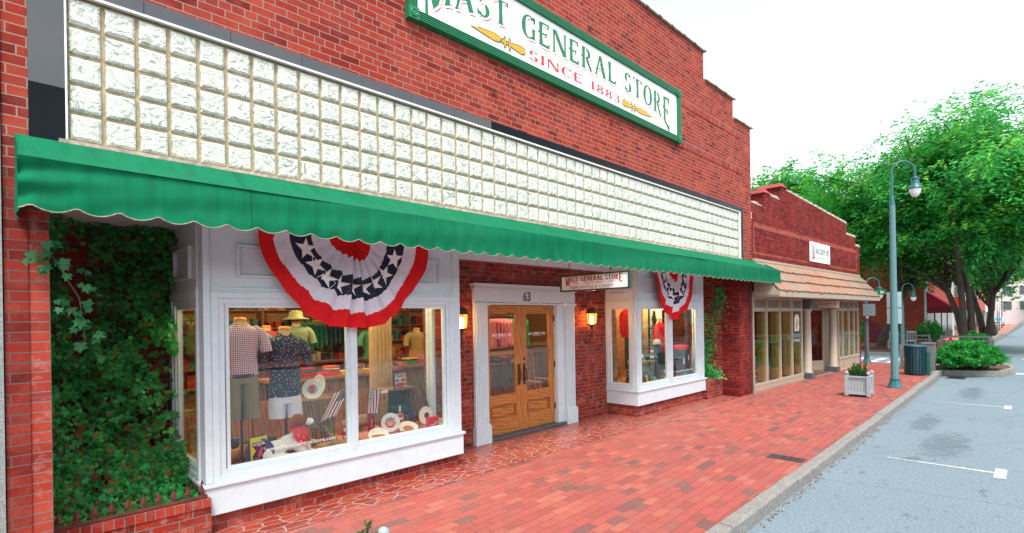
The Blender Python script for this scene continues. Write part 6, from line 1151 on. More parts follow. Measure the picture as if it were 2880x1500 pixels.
mb.build('blossoms', [tint(240, 240, 235), tint(235, 130, 40), tint(170, 205, 210)], o, world=False); mb = MB(); mb.lathe([(.09, -.0), (.13, .06), (.1, .07)], (0, 0, -.0), 12); mb.build('bowl', JG, o, world=False)
for i, (x0, x1, y, z, l_) in enumerate(((.1, 1.6, 1.1, .82, 'dark wooden display table behind the first two panes of the corner shop'), (1.7, 3.2, 1.0, .95, 'dark display table behind the third and fourth panes of the corner shop'))):
    o = thing('display_table', l_, 'table', W2((x0+x1)/2, y, 0), TH); w_ = (x1-x0)/2; mb = MB(); mb.box(-w_, w_, -.25, .3, z-.04, z); mb.build('tabletop', M['barn'], o, world=False)
    for a in (-w_+.03, w_-.07):
        for b in (-.22, .24): mb = MB(); mb.box(a, a+.04, b, b+.04, .02, z-.04); mb.build('leg', M['barn'], o, world=False)
for i, (x, y, z, s_, c, l_) in enumerate(((.45, 1.05, .83, .09, (220, 225, 220), 'pale bowl on the left display table of the corner shop'), (1.2, 1.0, .83, .07, (120, 60, 40), 'brown pot on the left display table of the corner shop'), (2.0, .95, .96, .10, (60, 110, 90), 'green pot on the right display table of the corner shop'), (2.8, .95, .96, .08, (150, 120, 90), 'tan pot on the right display table of the corner shop'))):
    inshop('pot', l_, 'pot', x, y, z, lambda m_, s_=s_: m_.lathe([(s_*.5, 0), (s_, s_), (s_*.9, s_*2), (s_*.6, s_*2.3), (s_*.5, s_*2.2)], (0, 0, 0), 14), tint(*c))
inshop('chiminea', 'terracotta chiminea behind the angled window of the shop entrance', 'chiminea', 6.7, 1.25, .05, lambda m_: (m_.lathe([(.20, .1), (.30, .3), (.32, .55), (.24, .82), (.12, .98), (.11, 1.25), (.15, 1.3)], (0, 0, 0), 20), m_.lathe([(.13, -.36), (.15, -.34)], (0, 0, .5), 14, 0, True, 'y'), [m_.cyl((a, b, 0), (a*.8, b*.8, .2), .03, None, 8) for a, b in ((-.2, -.15), (.2, -.15), (0, .2))]), simple('terracotta', 190, 85, 50, .7))
# ================================================================ planters
def planter(label, x, y, rz, seed, flowers=True):
    o = thing('planter_box', label, 'planter', (x, y, 0), rz, 'pale grey slatted planter boxes'); w_ = .205; mb = MB(); h = .44
    for a in (-1, 1):
        for b in (-1, 1):
            m_ = MB(); m_.box(a*w_-.035, a*w_+.035, b*w_-.035, b*w_+.035, .02, h+.03); q = m_.build('post', M['palegrey'], o, world=False, bevel=.003); m_ = MB(); m_.lathe([(.018, h+.03), (.014, h+.045), (.03, h+.055)], (a*w_, b*w_, 0), 12); m_.ball((a*w_, b*w_, h+.085), .040, 14); m_.build('ball_finial', M['palegrey'], q, world=False)
    e = w_-.035
    for a in (-1, 1):
        mb.box(-e, e, a*w_-.02*1, a*w_+.02, h-.02, h+.02); mb.box(a*w_-.02, a*w_+.02, -e, e, h-.02, h+.02); mb.box(-e, e, a*w_-.018, a*w_+.018, .05, .10); mb.box(a*w_-.018, a*w_+.018, -e, e, .05, .10)
    mb.build('rail', M['palegrey'], o, world=False, bevel=.003)
    for a in (-1, 1):
        m_ = MB()
        for k in range(6): s0 = -e+k*2*e/6; m_.box(s0+.002, s0+2*e/6-.002, a*(w_-.012)-.006, a*(w_-.012)+.006, .10, h-.02); m_.box(a*(w_-.012)-.006, a*(w_-.012)+.006, s0+.002, s0+2*e/6-.002, .10, h-.02)
        m_.build('slats', M['palegrey'], o, world=False)
    m_ = MB(); m_.box(-e, e, -e, e, .05, h-.06); m_.build('soil', M['soil'], o, world=False)
    rg = np.random.default_rng(seed); P, N_, U = [], [], []; st = MB()
    for k in range(46):
        cx, cy = rg.uniform(-.17, .10 if flowers else .02), rg.uniform(-.15, .16); H = rg.uniform(.10, .30)*(1.15-abs(cx)*1.2)*(1 if flowers else .72); tx, ty = cx*1.15+rg.normal(0, .03), cy*1.15+rg.normal(0, .03); st.tube([(cx*.7, cy*.7, h-.06), (tx, ty, h-.02+H)], .006, 4, 0, False)
        for q in range(100):
            u = rg.uniform(.25, 1); a = rg.uniform(0, 6.28); c = np.array([cx*.7+(tx-cx*.7)*u, cy*.7+(ty-cy*.7)*u, h-.06+(H+.04)*u]); d = np.array([math.cos(a), math.sin(a), 1.0]); P.append(c+d*[.012, .012, .008]); U.append(d); N_.append([math.cos(a+1.2), math.sin(a+1.2), .3])
    pl = leafmesh('conifer_needles', np.array(P), np.array(N_), np.array(U), rg.uniform(.026, .042, len(P)), [(0, -.3), (.10, 0), (0, .9), (-.10, 0)], [leafmat('needle_'+str(seed), (.018, .14, .022), .2)], np.zeros(len(P)), o, .05); st.build('stems', M['bark'], o, world=False)
    if flowers:
        m_ = MB()
        for k in range(34): m_.ball((rg.uniform(.05, .18), rg.uniform(-.17, .07), h+rg.uniform(.0, .07)), rg.uniform(.016, .03), 6, int(rg.integers(0, 3)))
        m_.build('blossoms', [tint(235, 225, 220), tint(200, 40, 130), tint(225, 120, 170)], o, world=False)
    return o
planter('pale grey slatted planter with a shrub and pink flowers standing on the brick pavement', 13.36, -1.91, .04, 5)
planter('foreground planter of which only a white ball finial and shrub tips show', 1.143, -2.015, .0, 6, False).location.z = .0
# ================================================================ street lamps
def lamp(label, x, y, z, H, sc, rz=0., post=None, seed=0):
    o = thing('street_lamp', label, 'street lamp', (x, y, z), rz, 'teal hooked street lamps'); s_ = sc; hp = H
    m_ = MB(); n = 20; vs = []
    m_.lathe([(.165*s_, 0), (.168*s_, .02), (.15*s_, .04), (.115*s_, .13), (.095*s_, .19), (.108*s_, .195), (.11*s_, .22), (.088*s_, .225)], (0, 0, 0), 10, 0, False); m_.build('base', M['teal'], o, world=False)
    m_ = MB(); m_.lathe([(.086*s_, .226), (.058*s_, hp)], (0, 0, 0), 10, 0, False)
    for k in range(10): a = 2*PI*(k+.0)/10; m_.tube([(.080*s_*math.cos(a), .080*s_*math.sin(a), .23), (.056*s_*math.cos(a), .056*s_*math.sin(a), hp)], .0065*s_, 4, 0, False)
    m_.build('post', M['teal_pole'] if post is None else post, o, world=False)
    m_ = MB(); rr = .265*s_; zc = hp+.80*s_; pts = [(0, 0, hp), (0, 0, hp+.2*s_), (0, 0, zc)]+[(rr*(1-math.cos(R(q))), 0, zc+rr*math.sin(R(q))*1.0) for q in range(15, 181, 15)]+[(2*rr, 0, zc-.12*s_)]
    m_.tube(pts, [.028*s_]*2+[.024*s_]*(len(pts)-2), 10); m_.lathe([(.058*s_, hp), (.060*s_, hp+.02), (.034*s_, hp+.20*s_), (.028*s_, hp+.22*s_)], (0, 0, 0), 12); m_.build('hook_arm', M['teal'], o, world=False)
    zz = zc-.12*s_; m_ = MB(); m_.lathe([(.024*s_, zz), (.05*s_, zz-.02*s_), (.105*s_, zz-.04*s_), (.105*s_, zz-.06*s_), (.075*s_, zz-.09*s_), (.082*s_, zz-.10*s_), (.078*s_, zz-.17*s_), (.10*s_, zz-.22*s_), (.15*s_, zz-.28*s_), (.155*s_, zz-.30*s_), (.12*s_, zz-.302*s_)], (2*rr, 0, 0), 20); m_.build('lamp_shade', M['teal'], o, world=False)
    m_ = MB(); m_.lathe([(.12*s_, zz-.303*s_), (.12*s_, zz-.35*s_), (.10*s_, zz-.43*s_), (.06*s_, zz-.49*s_), (0, zz-.51*s_)], (2*rr, 0, 0), 18); m_.build('globe', M['globe'], o, world=False)
    return o
M['globe'] = pm('frosted_lamp_globe', (.78, .80, .78), .15, .03, bump=0, spec=.8)
la = math.atan2(-.35, -.05)
lamp('tall teal street lamp in front of the green litter bin', 15.42, -2.24, 0, 4.52, 1.0, R(-52))
x, y, z = far(22.83, -.23); lamp('short teal lamp at the corner behind the shingled canopy', x, y, z, 2.20, .9, R(-50), M['slate']); x, y, z = far(29.16, -.4); lamp('slim pale teal lamp in front of the brick wall across the side street', x, y, z, 2.25, .95, R(-50))
def plate_sign(name, label, post, parts_): pass
o = thing('parking_sign', 'pair of blank white sign backs strapped behind the tall teal lamp', 'sign', (15.60, -2.22, 1.5)); 
for z0, z1 in ((1.98, 2.37), (1.575, 1.955)): mb = MB(); mb.box(15.59, 15.60, -2.37, -2.07, z0, z1); mb.build('sign_plate', M['white_sign'] if 'white_sign' in M else simple('sign_back_grey', 205, 225, 228, .35), o, bevel=.0)
mb = MB(); mb.box(15.5, 15.59, -2.23, -2.21, 1.96, 1.975); mb.build('strap', M['alu'], o)
cx_, cy_, cz_ = far(22.8, -.3)
o = thing('traffic_sign', 'back of a square grey metal sign on the short corner lamp post', 'sign', (cx_-.1, cy_, cz_+1.7)); mb = MB(); mb.box(cx_-.12, cx_-.10, cy_-.24, cy_+.14, 1.74, 2.18); mb.build('sign_plate', simple('sign_back_metal', 140, 165, 170, .35), o); mb = MB(); mb.box(cx_-.10, cx_-.06, cy_-.02, cy_+.06, 1.66, 1.72); mb.build('strap', M['white2'], o)
o = thing('street_name_sign', 'green street name plate ending in St on the corner lamp post', 'sign', (cx_, cy_-.3, 2.5)); mb = MB(); mb.box(cx_-.01, cx_+.01, cy_-.56, cy_-.0, 2.52, 2.70); mb.build('sign_plate', tint(0, 140, 85), o); mb = MB(); mb.text('St', (cx_-.012, cy_-.44, 2.565), (0, -1, 0), (0, 0, 1), .12, .09, bold=.02); mb.text('r', (cx_-.012, cy_-.28, 2.565), (0, -1, 0), (0, 0, 1), .035, .06, bold=.02); mb.build('lettering', M['white2'], o)
# ================================================================ litter bin, grey bin, benches, hydrant
o = thing('litter_bin', 'round dark green slatted litter bin behind the tall lamp post', 'litter bin', (18.95, -2.19, 0))
for k in range(22):
    a = 2*PI*k/22; c, s_ = math.cos(a), math.sin(a); mb = MB(); mb.obox((18.95+.265*c, -2.19+.265*s_, .44), (-s_*.026, c*.026, 0), (c*.006, s_*.006, 0), (0, 0, .41)); mb.build('slat', M['teal_dark'], o, bevel=.004)
for z in (.14, .50, .80): mb = MB(); mb.lathe([(.250, z), (.257, z), (.257, z+.03), (.250, z+.03)], (18.95, -2.19, 0), 24); mb.build('hoop', M['teal_dark'], o)
mb = MB(); mb.lathe([(.245, .02), (.245, .82), (.23, .82), (.2, .3)], (18.95, -2.19, 0), 20); mb.build('liner', M['black'], o)
mb = MB(); mb.lathe([(.27, .85), (.275, .87), (.18, .885), (.17, .87)], (18.95, -2.19, 0), 24); mb.build('lid_ring', M['teal'], o)
o = thing('green_post', 'short flat green marker post beside the litter bin', 'post', (18.9, -2.49, 0)); mb = MB(); mb.box(18.87, 18.93, -2.54, -2.46, 0, .70); mb.build('post', tint(10, 110, 85), o, bevel=.004)
o = thing('timber_planter', 'square grey timber post box behind the litter bin', 'planter', (20.2, -2.36, 0))
for k in range(5): mb = MB(); mb.box(20.1, 20.13, -2.50+k*.062, -2.442+k*.062, 0, .86); mb.build('board', M['greywood'], o)
mb = MB(); mb.box(20.08, 20.5, -2.52, -2.18, .86, .89); mb.build('cap', M['greywood'], o); mb = MB(); mb.box(20.135, 20.48, -2.50, -2.20, 0, .859); mb.build('body', M['greywood'], o)
def bench(label, x, y, rz, w_=1.5, fl=False):
    o = thing('bench', label, 'bench', far(x, y), rz, 'grey timber benches')
    for a in (-1, 1): m_ = MB(); m_.box(a*w_/2-.04, a*w_/2+.04, .16, .24, 0, .82); m_.build('leg', M['greywood'], o, world=False); m_ = MB(); m_.box(a*w_/2-.04, a*w_/2+.04, -.26, -.18, 0, .60); m_.build('leg', M['greywood'], o, world=False)
    m_ = MB(); [m_.box(-w_/2+.04, w_/2-.04, -.22+k*.11, -.13+k*.11, .42, .45) for k in range(4)]; m_.build('seat', M['greywood'], o, world=False); m_ = MB(); m_.box(-w_/2+.04, w_/2-.04, .18, .22, .72, .80); m_.box(-w_/2+.04, w_/2-.04, .18, .22, .54, .60); m_.build('backrest', M['greywood'], o, world=False)
bench('grey timber bench back beside the litter bin', 20.9, -1.95, PI/2+.1, .75); bench('long grey timber bench beyond the hedge under the big tree', 29.9, -2.55, PI/2-.15, 1.7); bench('pale bench in front of the brick side wall', 31.0, -.5, PI/2, 1.4)
hx, hy, hz = far(29.9, -2.02); o = thing('fire_hydrant', 'small red and yellow fire hydrant behind the grey bench', 'hydrant', (hx, hy, hz)); mb = MB(); mb.lathe([(.12, 0), (.12, .05), (.085, .06), (.085, .45), (.11, .46), (.11, .5)], (0, 0, 0), 14); mb.build('barrel', tint(235, 150, 40), o, world=False); mb = MB(); mb.lathe([(.11, .501), (.10, .58), (.05, .66), (.03, .72), (0, .73)], (0, 0, 0), 14); mb.cyl((0, -.16, .36), (0, .16, .36), .05); mb.build('cap', M['red_paint'], o, world=False)
# ================================================================ hedge bush in the island
TL = [leafmat('foliage_mid', (.050, .38, .085), .45), leafmat('foliage_deep', (.032, .30, .080), .45), leafmat('foliage_lime', (.15, .46, .065), .45), leafmat('bush_green', (.022, .27, .045))]
def bush(name, label, c, rx, ry, h, n, mat, sz=(.05, .09), seed=1, dome=.7, cat='bush', branches=26):
    rg = np.random.default_rng(seed); o = thing(name, label, cat, c); P, N_, U = [], [], []; st = MB()
    for k in range(branches):
        a = rg.uniform(0, 6.28); r_ = math.sqrt(rg.random()); top = np.array([c[0]+rx*r_*math.cos(a), c[1]+ry*r_*math.sin(a), c[2]+h*(1-dome*r_**2.2)*rg.uniform(.8, 1.08)]); b = np.array([c[0]+rx*.45*r_*math.cos(a), c[1]+ry*.45*r_*math.sin(a), c[2]])
        st.tube([b, (b+top)/2+[0, 0, .05], top], [.012, .008, .002], 4, 0, False); m_ = n//branches; t = rg.uniform(.3, 1, m_)**.8; q = b+(top-b)*t[:, None]; d = rg.normal(0, 1, (m_, 3)); d[:, 2] = np.abs(d[:, 2])*.5; P.append(q+d*np.array([rx, ry, h*.5])*.11*(1.25-t[:, None]*.6)); U.append(d+(top-b)*.8); N_.append(rg.normal(0, .6, (m_, 3))+[0, 0, .8])
    P, N_, U = map(np.concatenate, (P, N_, U)); P[:, 2] = np.maximum(P[:, 2], c[2]+.03); leafmesh('foliage', P, N_, U, rg.uniform(*sz, len(P)), OVAL if mat != 'ndl' else OVAL, [TL[mat] if isinstance(mat, int) else mat], np.zeros(len(P)), o, .1, c); st.build('stems', M['bark'], o); return o
bush('hedge_bush', 'wide low bright green bush filling the kerbed island', (21.55, -3.16, .0), 1.6, .92, .92, 15000, 3, (.07, .13), 3, .55, branches=120)
# ================================================================ trees
def tree(label, base, H, r, zlow, nleaf, seed, mats=(0, 1), pw=(.7, .3), trunks=1, tr=.16, lean=(0, 0), lsz=(.12, .2), flat=.75, dens=1.0, name='street_tree'):
    rg = np.random.default_rng(seed); bx, by, bz = base; o = thing(name, label, 'tree', base); tk = MB(); tips = []
    def grow(p, d, L, r_, lv):
        n = 4; pts = [p]; rs = [r_]
        for i in range(n):
            d = d+Vector(rg.normal(0, .13, 3)); d.z += .06 if lv < 2 else -.02; d.normalize(); p = p+d*(L/n); pts.append(p); rs.append(r_*(1-.55*(i+1)/n))
            if lv >= 2 or (lv == 1 and i > 1): tips.append((p.copy(), d.copy(), lv))
        tk.tube(pts, rs, 9 if lv == 0 else 6 if lv == 1 else 4, 0, False) if lv < 3 else None
        if lv < 3:
            m_ = (7, 6, 5)[lv]
            for k in range(m_):
                q = pts[1+int(rg.integers(1 if lv == 0 else 0, n))] if lv else pts[-1 if k % 2 else -2]; a = rg.uniform(0, 6.28); sp = (.75, .9, 1.1)[lv]*rg.uniform(.6, 1.2)
                nd = (d+Vector((math.cos(a)*sp, math.sin(a)*sp, rg.uniform(-.15, .25)))).normalized(); grow(q, nd, L*(.78, .62, .55)[lv]*rg.uniform(.8, 1.15), r_*(.46, .38, .4)[lv], lv+1)
    for t in range(trunks):
        a = 6.28*t/trunks+.5; off = (0 if trunks == 1 else .16); grow(Vector((bx+off*math.cos(a), by+off*math.sin(a), bz-.1)), Vector((lean[0]+.16*math.cos(a)*(trunks > 1), lean[1]+.16*math.sin(a)*(trunks > 1), 1)).normalized(), H*.34, tr, 0)
    T = np.array([list(t[0]) for t in tips]); TD = np.array([list(t[1]) for t in tips])
    # fit the grown skeleton's tips into the crown's real size
    cen = np.array([bx+lean[0]*H, by+lean[1]*H, bz+(zlow+H)/2]); hh = (H-zlow)/2
    rel = T-cen; sc = np.array([r/np.percentile(abs(rel[:, 0]), 92), r/np.percentile(abs(rel[:, 1]), 92), hh/np.percentile(abs(rel[:, 2]-rel[:, 2].mean()), 99.7)])
    T2 = T.copy(); T2[:, :2] = cen[:2]+rel[:, :2]*sc[:2]; T2[:, 2] = cen[2]+(rel[:, 2]-rel[:, 2].mean())*sc[2]
    V = np.array(tk.v); w_ = np.clip((V[:, 2]-bz-zlow*.55)/(zlow*.9), 0, 1)[:, None]; w_ = w_*w_*(3-2*w_); rv = V-cen; A = V.copy(); A[:, :2] = cen[:2]+rv[:, :2]*sc[:2]; A[:, 2] = cen[2]+(rv[:, 2]-rel[:, 2].mean())*sc[2]
    A[:, 2] = np.maximum(A[:, 2], V[:, 2]*.6+.4*zlow); tk.v = [tuple(q) for q in V*(1-w_)+A*w_]
    tk.build('trunk', M['bark'], o)
    extra = rg.normal(0, 1, (int(len(T2)*.5), 3)); extra /= np.linalg.norm(extra, axis=1, keepdims=True); extra = cen+extra*np.array([r, r, hh])*rg.uniform(.45, 1.0, (len(extra), 1))
    lob = 1+.16*np.sin(np.arctan2(extra[:, 1]-cen[1], extra[:, 0]-cen[0])*4+seed)+.1*np.sin(extra[:, 2]*1.9+seed); extra = cen+(extra-cen)*lob[:, None]
    C_ = np.concatenate([T2, extra]); C_ = C_[C_[:, 2] > bz+zlow*1.0]; m_ = max(1, nleaf//len(C_)); out = C_-cen; out /= np.linalg.norm(out, axis=1, keepdims=True)+1e-6
    # each centre carries a flattened, drooping spray of leaves
    k = len(C_); dirs = out*[1, 1, .25]+rg.normal(0, .45, (k, 3)); dirs[:, 2] -= .12; dirs /= np.linalg.norm(dirs, axis=1, keepdims=True); sd = np.cross(dirs, [0, 0, 1.]); sd /= np.linalg.norm(sd, axis=1, keepdims=True)+1e-6
    SL_ = r*.20; t = rg.uniform(-.6, 1, (k, m_, 1)); s_ = rg.normal(0, .33, (k, m_, 1))*(1.1-abs(t)); P = C_[:, None]+dirs[:, None]*t*SL_+sd[:, None]*s_*SL_+np.array([0, 0, 1.])*(rg.normal(0, .07, (k, m_, 1))*SL_-.22*t**2*SL_)
    U = dirs[:, None]*.9+sd[:, None]*np.sign(s_)*.7+rg.normal(0, .25, (k, m_, 3)); U[..., 2] -= .25; N_ = np.array([0, 0, 1.])+rg.normal(0, .38, (k, m_, 3))+out[:, None]*.35
    mi = rg.choice(len(mats), k, p=pw); mi = np.repeat(mi, m_); P, U, N_ = P.reshape(-1, 3), U.reshape(-1, 3), N_.reshape(-1, 3)
    leafmesh('crown', P, N_, U, rg.uniform(*lsz, len(P))*1.15, OVAL, [TL[q] for q in mats], mi, o, .12, base); return o
x, y, z = far(32.4, -2.40); tree('big spreading multi trunk tree rising from the far end of the kerbed island', (x, y, z), 11.6, 5.4, 3.7, 150000, 1, (0, 1, 2), (.5, .28, .22), 3, .20, (.0, -.06), (.13, .22))
x, y, z = far(36.0, -2.75); tree('second kerbside tree standing just behind the big spreading tree', (x, y, z), 11.4, 4.8, 3.9, 60000, 2, (0, 1, 2), (.5, .3, .2), 2, .20, (.02, -.08), (.14, .22))
x, y, z = far(33.2, 1.2); tree('grey trunked tree on the mulch bed before the orange brick wall', (x, y, z), 11.3, 3.6, 3.3, 44000, 3, (0, 2, 1), (.5, .25, .25), 1, .26, (0, .05), (.12, .2))
tree('tree standing behind the crimson parapet of the corner shop', (36, 4.6, -.1), 9.3, 2.7, 3.4, 24000, 4, (0, 2, 1), (.45, .35, .2), 1, .22, (0, 0), (.14, .24))
tree('tall feathery tree showing above the two brick parapet piers', (45, 9.4, -.2), 14.0, 2.7, 8.0, 30000, 5, (0, 2, 1), (.5, .3, .2), 1, .22, (0, 0), (.18, .3))
tree('light green tree top behind the middle of the crimson parapet', (52, 8.6, -.3), 11.8, 3.2, 6.0, 24000, 6, (2, 0, 1), (.5, .3, .2), 1, .22, (0, 0), (.18, .3))
for i, (fx, fy, H, r_, zl, n, l_) in enumerate(((52, -2.6, 10.5, 3.2, 3.2, 14000, 'bright green kerbside tree beyond the crimson awning'), (96, -5.2, 7.2, 3.0, 2.2, 6000, 'small round tree at the far end of the street, left of the signal'), (104, -7.6, 8.5, 3.6, 2.4, 7000, 'small round tree at the far end of the street under the red signal'), (88, -9.6, 12, 4.5, 2.6, 9000, 'large dark tree at the right edge of the far street'))):
    x, y, z = far(fx, fy); tree(l_, (x, y, z), H, r_, zl, n, 20+i, (0, 1, 2), (.5, .3, .2), 1, .2, (0, 0), (.2, .34))
x, y, z = far(31.2, 2.2); bush('shrub', 'leafy shrub on the mulch bed behind the corner lamp post', (x, y, z), 1.5, .95, 1.9, 7000, 0, (.08, .14), 8, .5, branches=60)
x, y, z = far(36.6, -.5); bush('shrub', 'rounded shrub at the foot of the white pilaster', (x, y, z), 1.1, .75, 1.55, 5000, 0, (.08, .14), 9, .5, branches=50)
x, y, z = far(30.5, -2.75); bush('shrub', 'small leafy shrub at the foot of the big tree trunks', (x, y, z), .8, .7, .95, 2500, 0, (.07, .13), 10, .5, branches=26)
# ================================================================ buildings across the side street
x0, yc, zg = far(38.8, -.05)
o = thing('brick_building', 'orange brick building with a crimson awning across the side street', 'building', (x0, yc, zg))
mb = MB(); mb.box(x0, x0+16, yc, yc+14, zg-.3, 9.6); mb.build('wall', M['brick_far'], o); mb = MB(); mb.box(x0-.05, x0+.5, yc-.12, yc-.001, zg, 9.0); mb.box(x0+15.5, x0+16, yc-.12, yc-.001, zg, 9.0); mb.build('pilaster', M['white'], o)
mb = MB(); mb.box(x0-.1, x0+16, yc-.13, yc+.1, 9.0, 9.3); mb.build('cornice', M['beige'], o)
for k in range(4): mb = MB(); mb.box(x0+.7+k*3.7, x0+3.9+k*3.7, yc-.06, yc-.002, zg+.5, zg+2.5); w_ = mb.build('shop_window', M['glass_dark2'] if 'glass_dark2' in M else pm('dark_shop_glass'+str(k), (.05, .07, .07), .08, .3), o); mb = MB(); mb.box(x0+.6+k*3.7, x0+4.0+k*3.7, yc-.09, yc-.06, zg+.0, zg+.5); mb.box(x0+.6+k*3.7, x0+.7+k*3.7, yc-.09, yc-.06, zg+.5, zg+2.55); mb.build('shop_frame', simple('shop_frame_green', 10, 70, 60), w_)
mb = MB()
for k in range(4):
    mb = MB(); mb.box(x0+1+k*3.7, x0+2.2+k*3.7, yc-.03, yc-.002, 5.2, 7.2); mb.build('window', pm('upper_glass'+str(k), (.10, .12, .13), .1), o)
def wedge_awning(label, x0, x1, y, zt, zf, zb, d, mat):
    o = thing('shop_awning', label, 'awning', (x0, y, zb)); mb = MB(); mb.add([(x0, y, zt), (x1, y, zt), (x1, y-d, zf), (x0, y-d, zf)], [(0, 1, 2, 3)]); mb.add([(x0, y, zt), (x0, y-d, zf), (x0, y, zf), (x1, y, zt), (x1, y-d, zf), (x1, y, zf)], [(0, 1, 2), (3, 5, 4)]); mb.build('canopy', mat, o, solid=.01)
    mb = MB(); mb.add([(x0, y, zf), (x0, y-d, zf), (x0, y-d, zb), (x0, y, zb), (x1, y-d, zf), (x1, y-d, zb)], [(0, 1, 2, 3), (1, 4, 5, 2)]); mb.build('valance', simple('crimson_valance', 140, 16, 50), o, solid=.01)
CR = simple('crimson_canvas', 200, 22, 62, .7); wedge_awning('crimson wedge awning on the orange brick building', x0-.02, x0+4.2, yc-.13, zg+3.35, zg+2.35, zg+1.95, 1.25, CR)
xx, yy, zz = far(52, -.1)
for k, (c, h, l_) in enumerate((((.66, .60, .52), 8.5, 'cream two storey shop building beyond the crimson awning'), ((.42, .10, .06), 9.5, 'red brick building far down the left side of the street'), ((.62, .60, .58), 12, 'pale tall building at the far end of the left side'))):
    xa = x0+16.2+k*22; zk = gz(xa+20); o = thing('street_building', l_, 'building', (xa, yc+.1, zk)); mb = MB(); mb.box(xa, xa+21.8, yc+.1, yc+14, zk-.2, zk+h); mb.build('wall', pm('far_wall'+str(k), c, .8), o); mb = MB(); mb.box(xa-.1, xa+21.8, yc-.05, yc+.099, zk+h-.4, zk+h-.1); mb.build('cornice', M['beige'], o)
    for q in range(5):
        a = xa+.8+q*4.2; mb = MB(); mb.box(a, a+3.2, yc+.04, yc+.098, zk+.4, zk+2.7); mb.build('shop_window', bpy.data.materials['dark_shop_glass0'], o); mb = MB(); mb.box(a+.6, a+2.2, yc+.04, yc+.098, zk+4.2, zk+6.2); mb.build('window', bpy.data.materials['upper_glass0'], o)
wedge_awning('bright red awning on the cream shop building', x0+17, x0+22, yc+.05, gz(x0+20)+3.6, gz(x0+20)+2.7, gz(x0+20)+2.35, 1.3, M['cl_red'])
o = thing('end_building', 'pale tall building closing the far end of the street', 'building', (190, -8, -2)); mb = MB(); mb.box(190, 205, -14, 6, -3, 22); mb.build('wall', pm('pale_tower', (.66, .60, .60), .8), o)
for q in range(6):
    for r_ in range(5): mb = MB(); mb.box(189.9, 189.99, -13+q*3.2, -11.4+q*3.2, 2+r_*4, 4.2+r_*4); mb.build('window', bpy.data.materials['upper_glass0'], o)
# dark red sculpture-like tarp and boulder by the brick wall
x, y, z = far(37.5, 3.0); o = thing('mural_panel', 'dull maroon arched panel leaning on the orange brick side wall', 'panel', (x, y, z)); mb = MB(); mb.prism([(-1.3, 0), (1.3, 0), (1.25, .9), (.7, 1.5), (0, 1.75), (-.7, 1.5), (-1.25, .9)], (x, y, z), (0, 1, 0), (0, 0, 1), (.08, 0, 0)); mb.build('panel', tint(125, 45, 50), o)
x, y, z = far(36.2, .7); o = thing('boulder', 'large grey boulder in front of the orange brick wall', 'boulder', (x, y, z)); mb = MB(); mb.ball((x, y, z+.35), .62, 14, 0, (1.0, 1.2, 1.05)); b_ = mb.build('rock', pm('boulder_grey', (.13, .125, .13), .9, .3, 3, .6, 8), o)
x, y, z = far(35.6, .35); o = thing('sandwich_board', 'tan wooden sandwich board in front of the boulder', 'sign', (x, y, z)); mb = MB(); mb.obox((x, y, z+.45), (0, .28, 0), (.02, 0, -.004), (.08, 0, .45)); mb.build('board', tint(150, 115, 80), o); mb = MB(); mb.obox((x-.03, y, z+.47), (0, .22, 0), (.006, 0, -.001), (.06, 0, .34)); mb.build('panel', M['slate'], o)
for i, (fx, fy, l_) in enumerate(((33.5, 1.2, 'white café chair nearest the side wall table'), (34.3, .6, 'white café chair farther along the side wall'))):
    x, y, z = far(fx-2.2, fy-.9); o = thing('cafe_chair', l_, 'chair', (x, y, z), 0, 'white café chairs'); mb = MB(); mb.box(-.2, .2, -.2, .2, .43, .46); mb.build('seat', M['white'], o, world=False); mb = MB(); [mb.tube([(.19, -.18+k*.12, .45), (.24, -.18+k*.12, .9)], .012, 5) for k in range(4)]; mb.box(.22, .25, -.2, .2, .88, .92); mb.build('backrest', M['white'], o, world=False)
    for a in (-.18, .18):
        for b in (-.18, .18): mb = MB(); mb.cyl((a, b, 0), (a, b, .43), .014, None, 6); mb.build('leg', M['white'], o, world=False)
# ================================================================ parked pickup far down the street and poles
x, y, z = far(83.4, -1.42); o = thing('parked_truck', 'silver pickup truck with headlights facing us far down the kerb', 'truck', (x, y, z)); sv = pm('silver_car_paint', (.62, .66, .68), .2, .03, bump=0, coat=1)
mb = MB(); pr = [(0, .35), (0, .95), (.15, 1.05), (1.5, 1.12), (2.2, 1.75), (3.9, 1.78), (4.3, 1.15), (5.6, 1.12), (5.6, .4)]; mb.prism(pr, (0, -.95, 0), (1, 0, 0), (0, 0, 1), (0, 1.9, 0)); mb.build('body', sv, o, world=False, bevel=.06)
mb = MB(); mb.add([(1.48, -.80, 1.14), (1.48, .80, 1.14), (2.14, .74, 1.70), (2.14, -.74, 1.70)], [(0, 3, 2, 1)]); q = mb.build('windscreen', pm('windscreen', (.12, .28, .30), .08), o, world=False); q.location.x = -.03
mb = MB(); mb.box(-.03, .0, -.55, .55, .62, .88); mb.build('grille', M['slate'], o, world=False); mb = MB(); mb.box(-.12, -.0, -.95, .95, .38, .56); mb.build('bumper', M['alu'], o, world=False)
for s_ in (-1, 1):
    mb = MB(); mb.box(-.035, .0, s_*.75-.14, s_*.75+.14, .70, .88); mb.build('headlight', M['white_plastic'], o, world=False)
    for wx in (.95, 4.5): mb = MB(); mb.lathe([(.38, -.12), (.38, .12)], (wx, s_*.86, .38), 18, 0, True, 'y'); wq = mb.build('wheel', M['black'], o, world=False); mb = MB(); mb.lathe([(.2, -.125), (.2, .125)], (wx, s_*.86, .38), 14, 0, True, 'y'); mb.build('rim', M['alu'], wq, world=False)
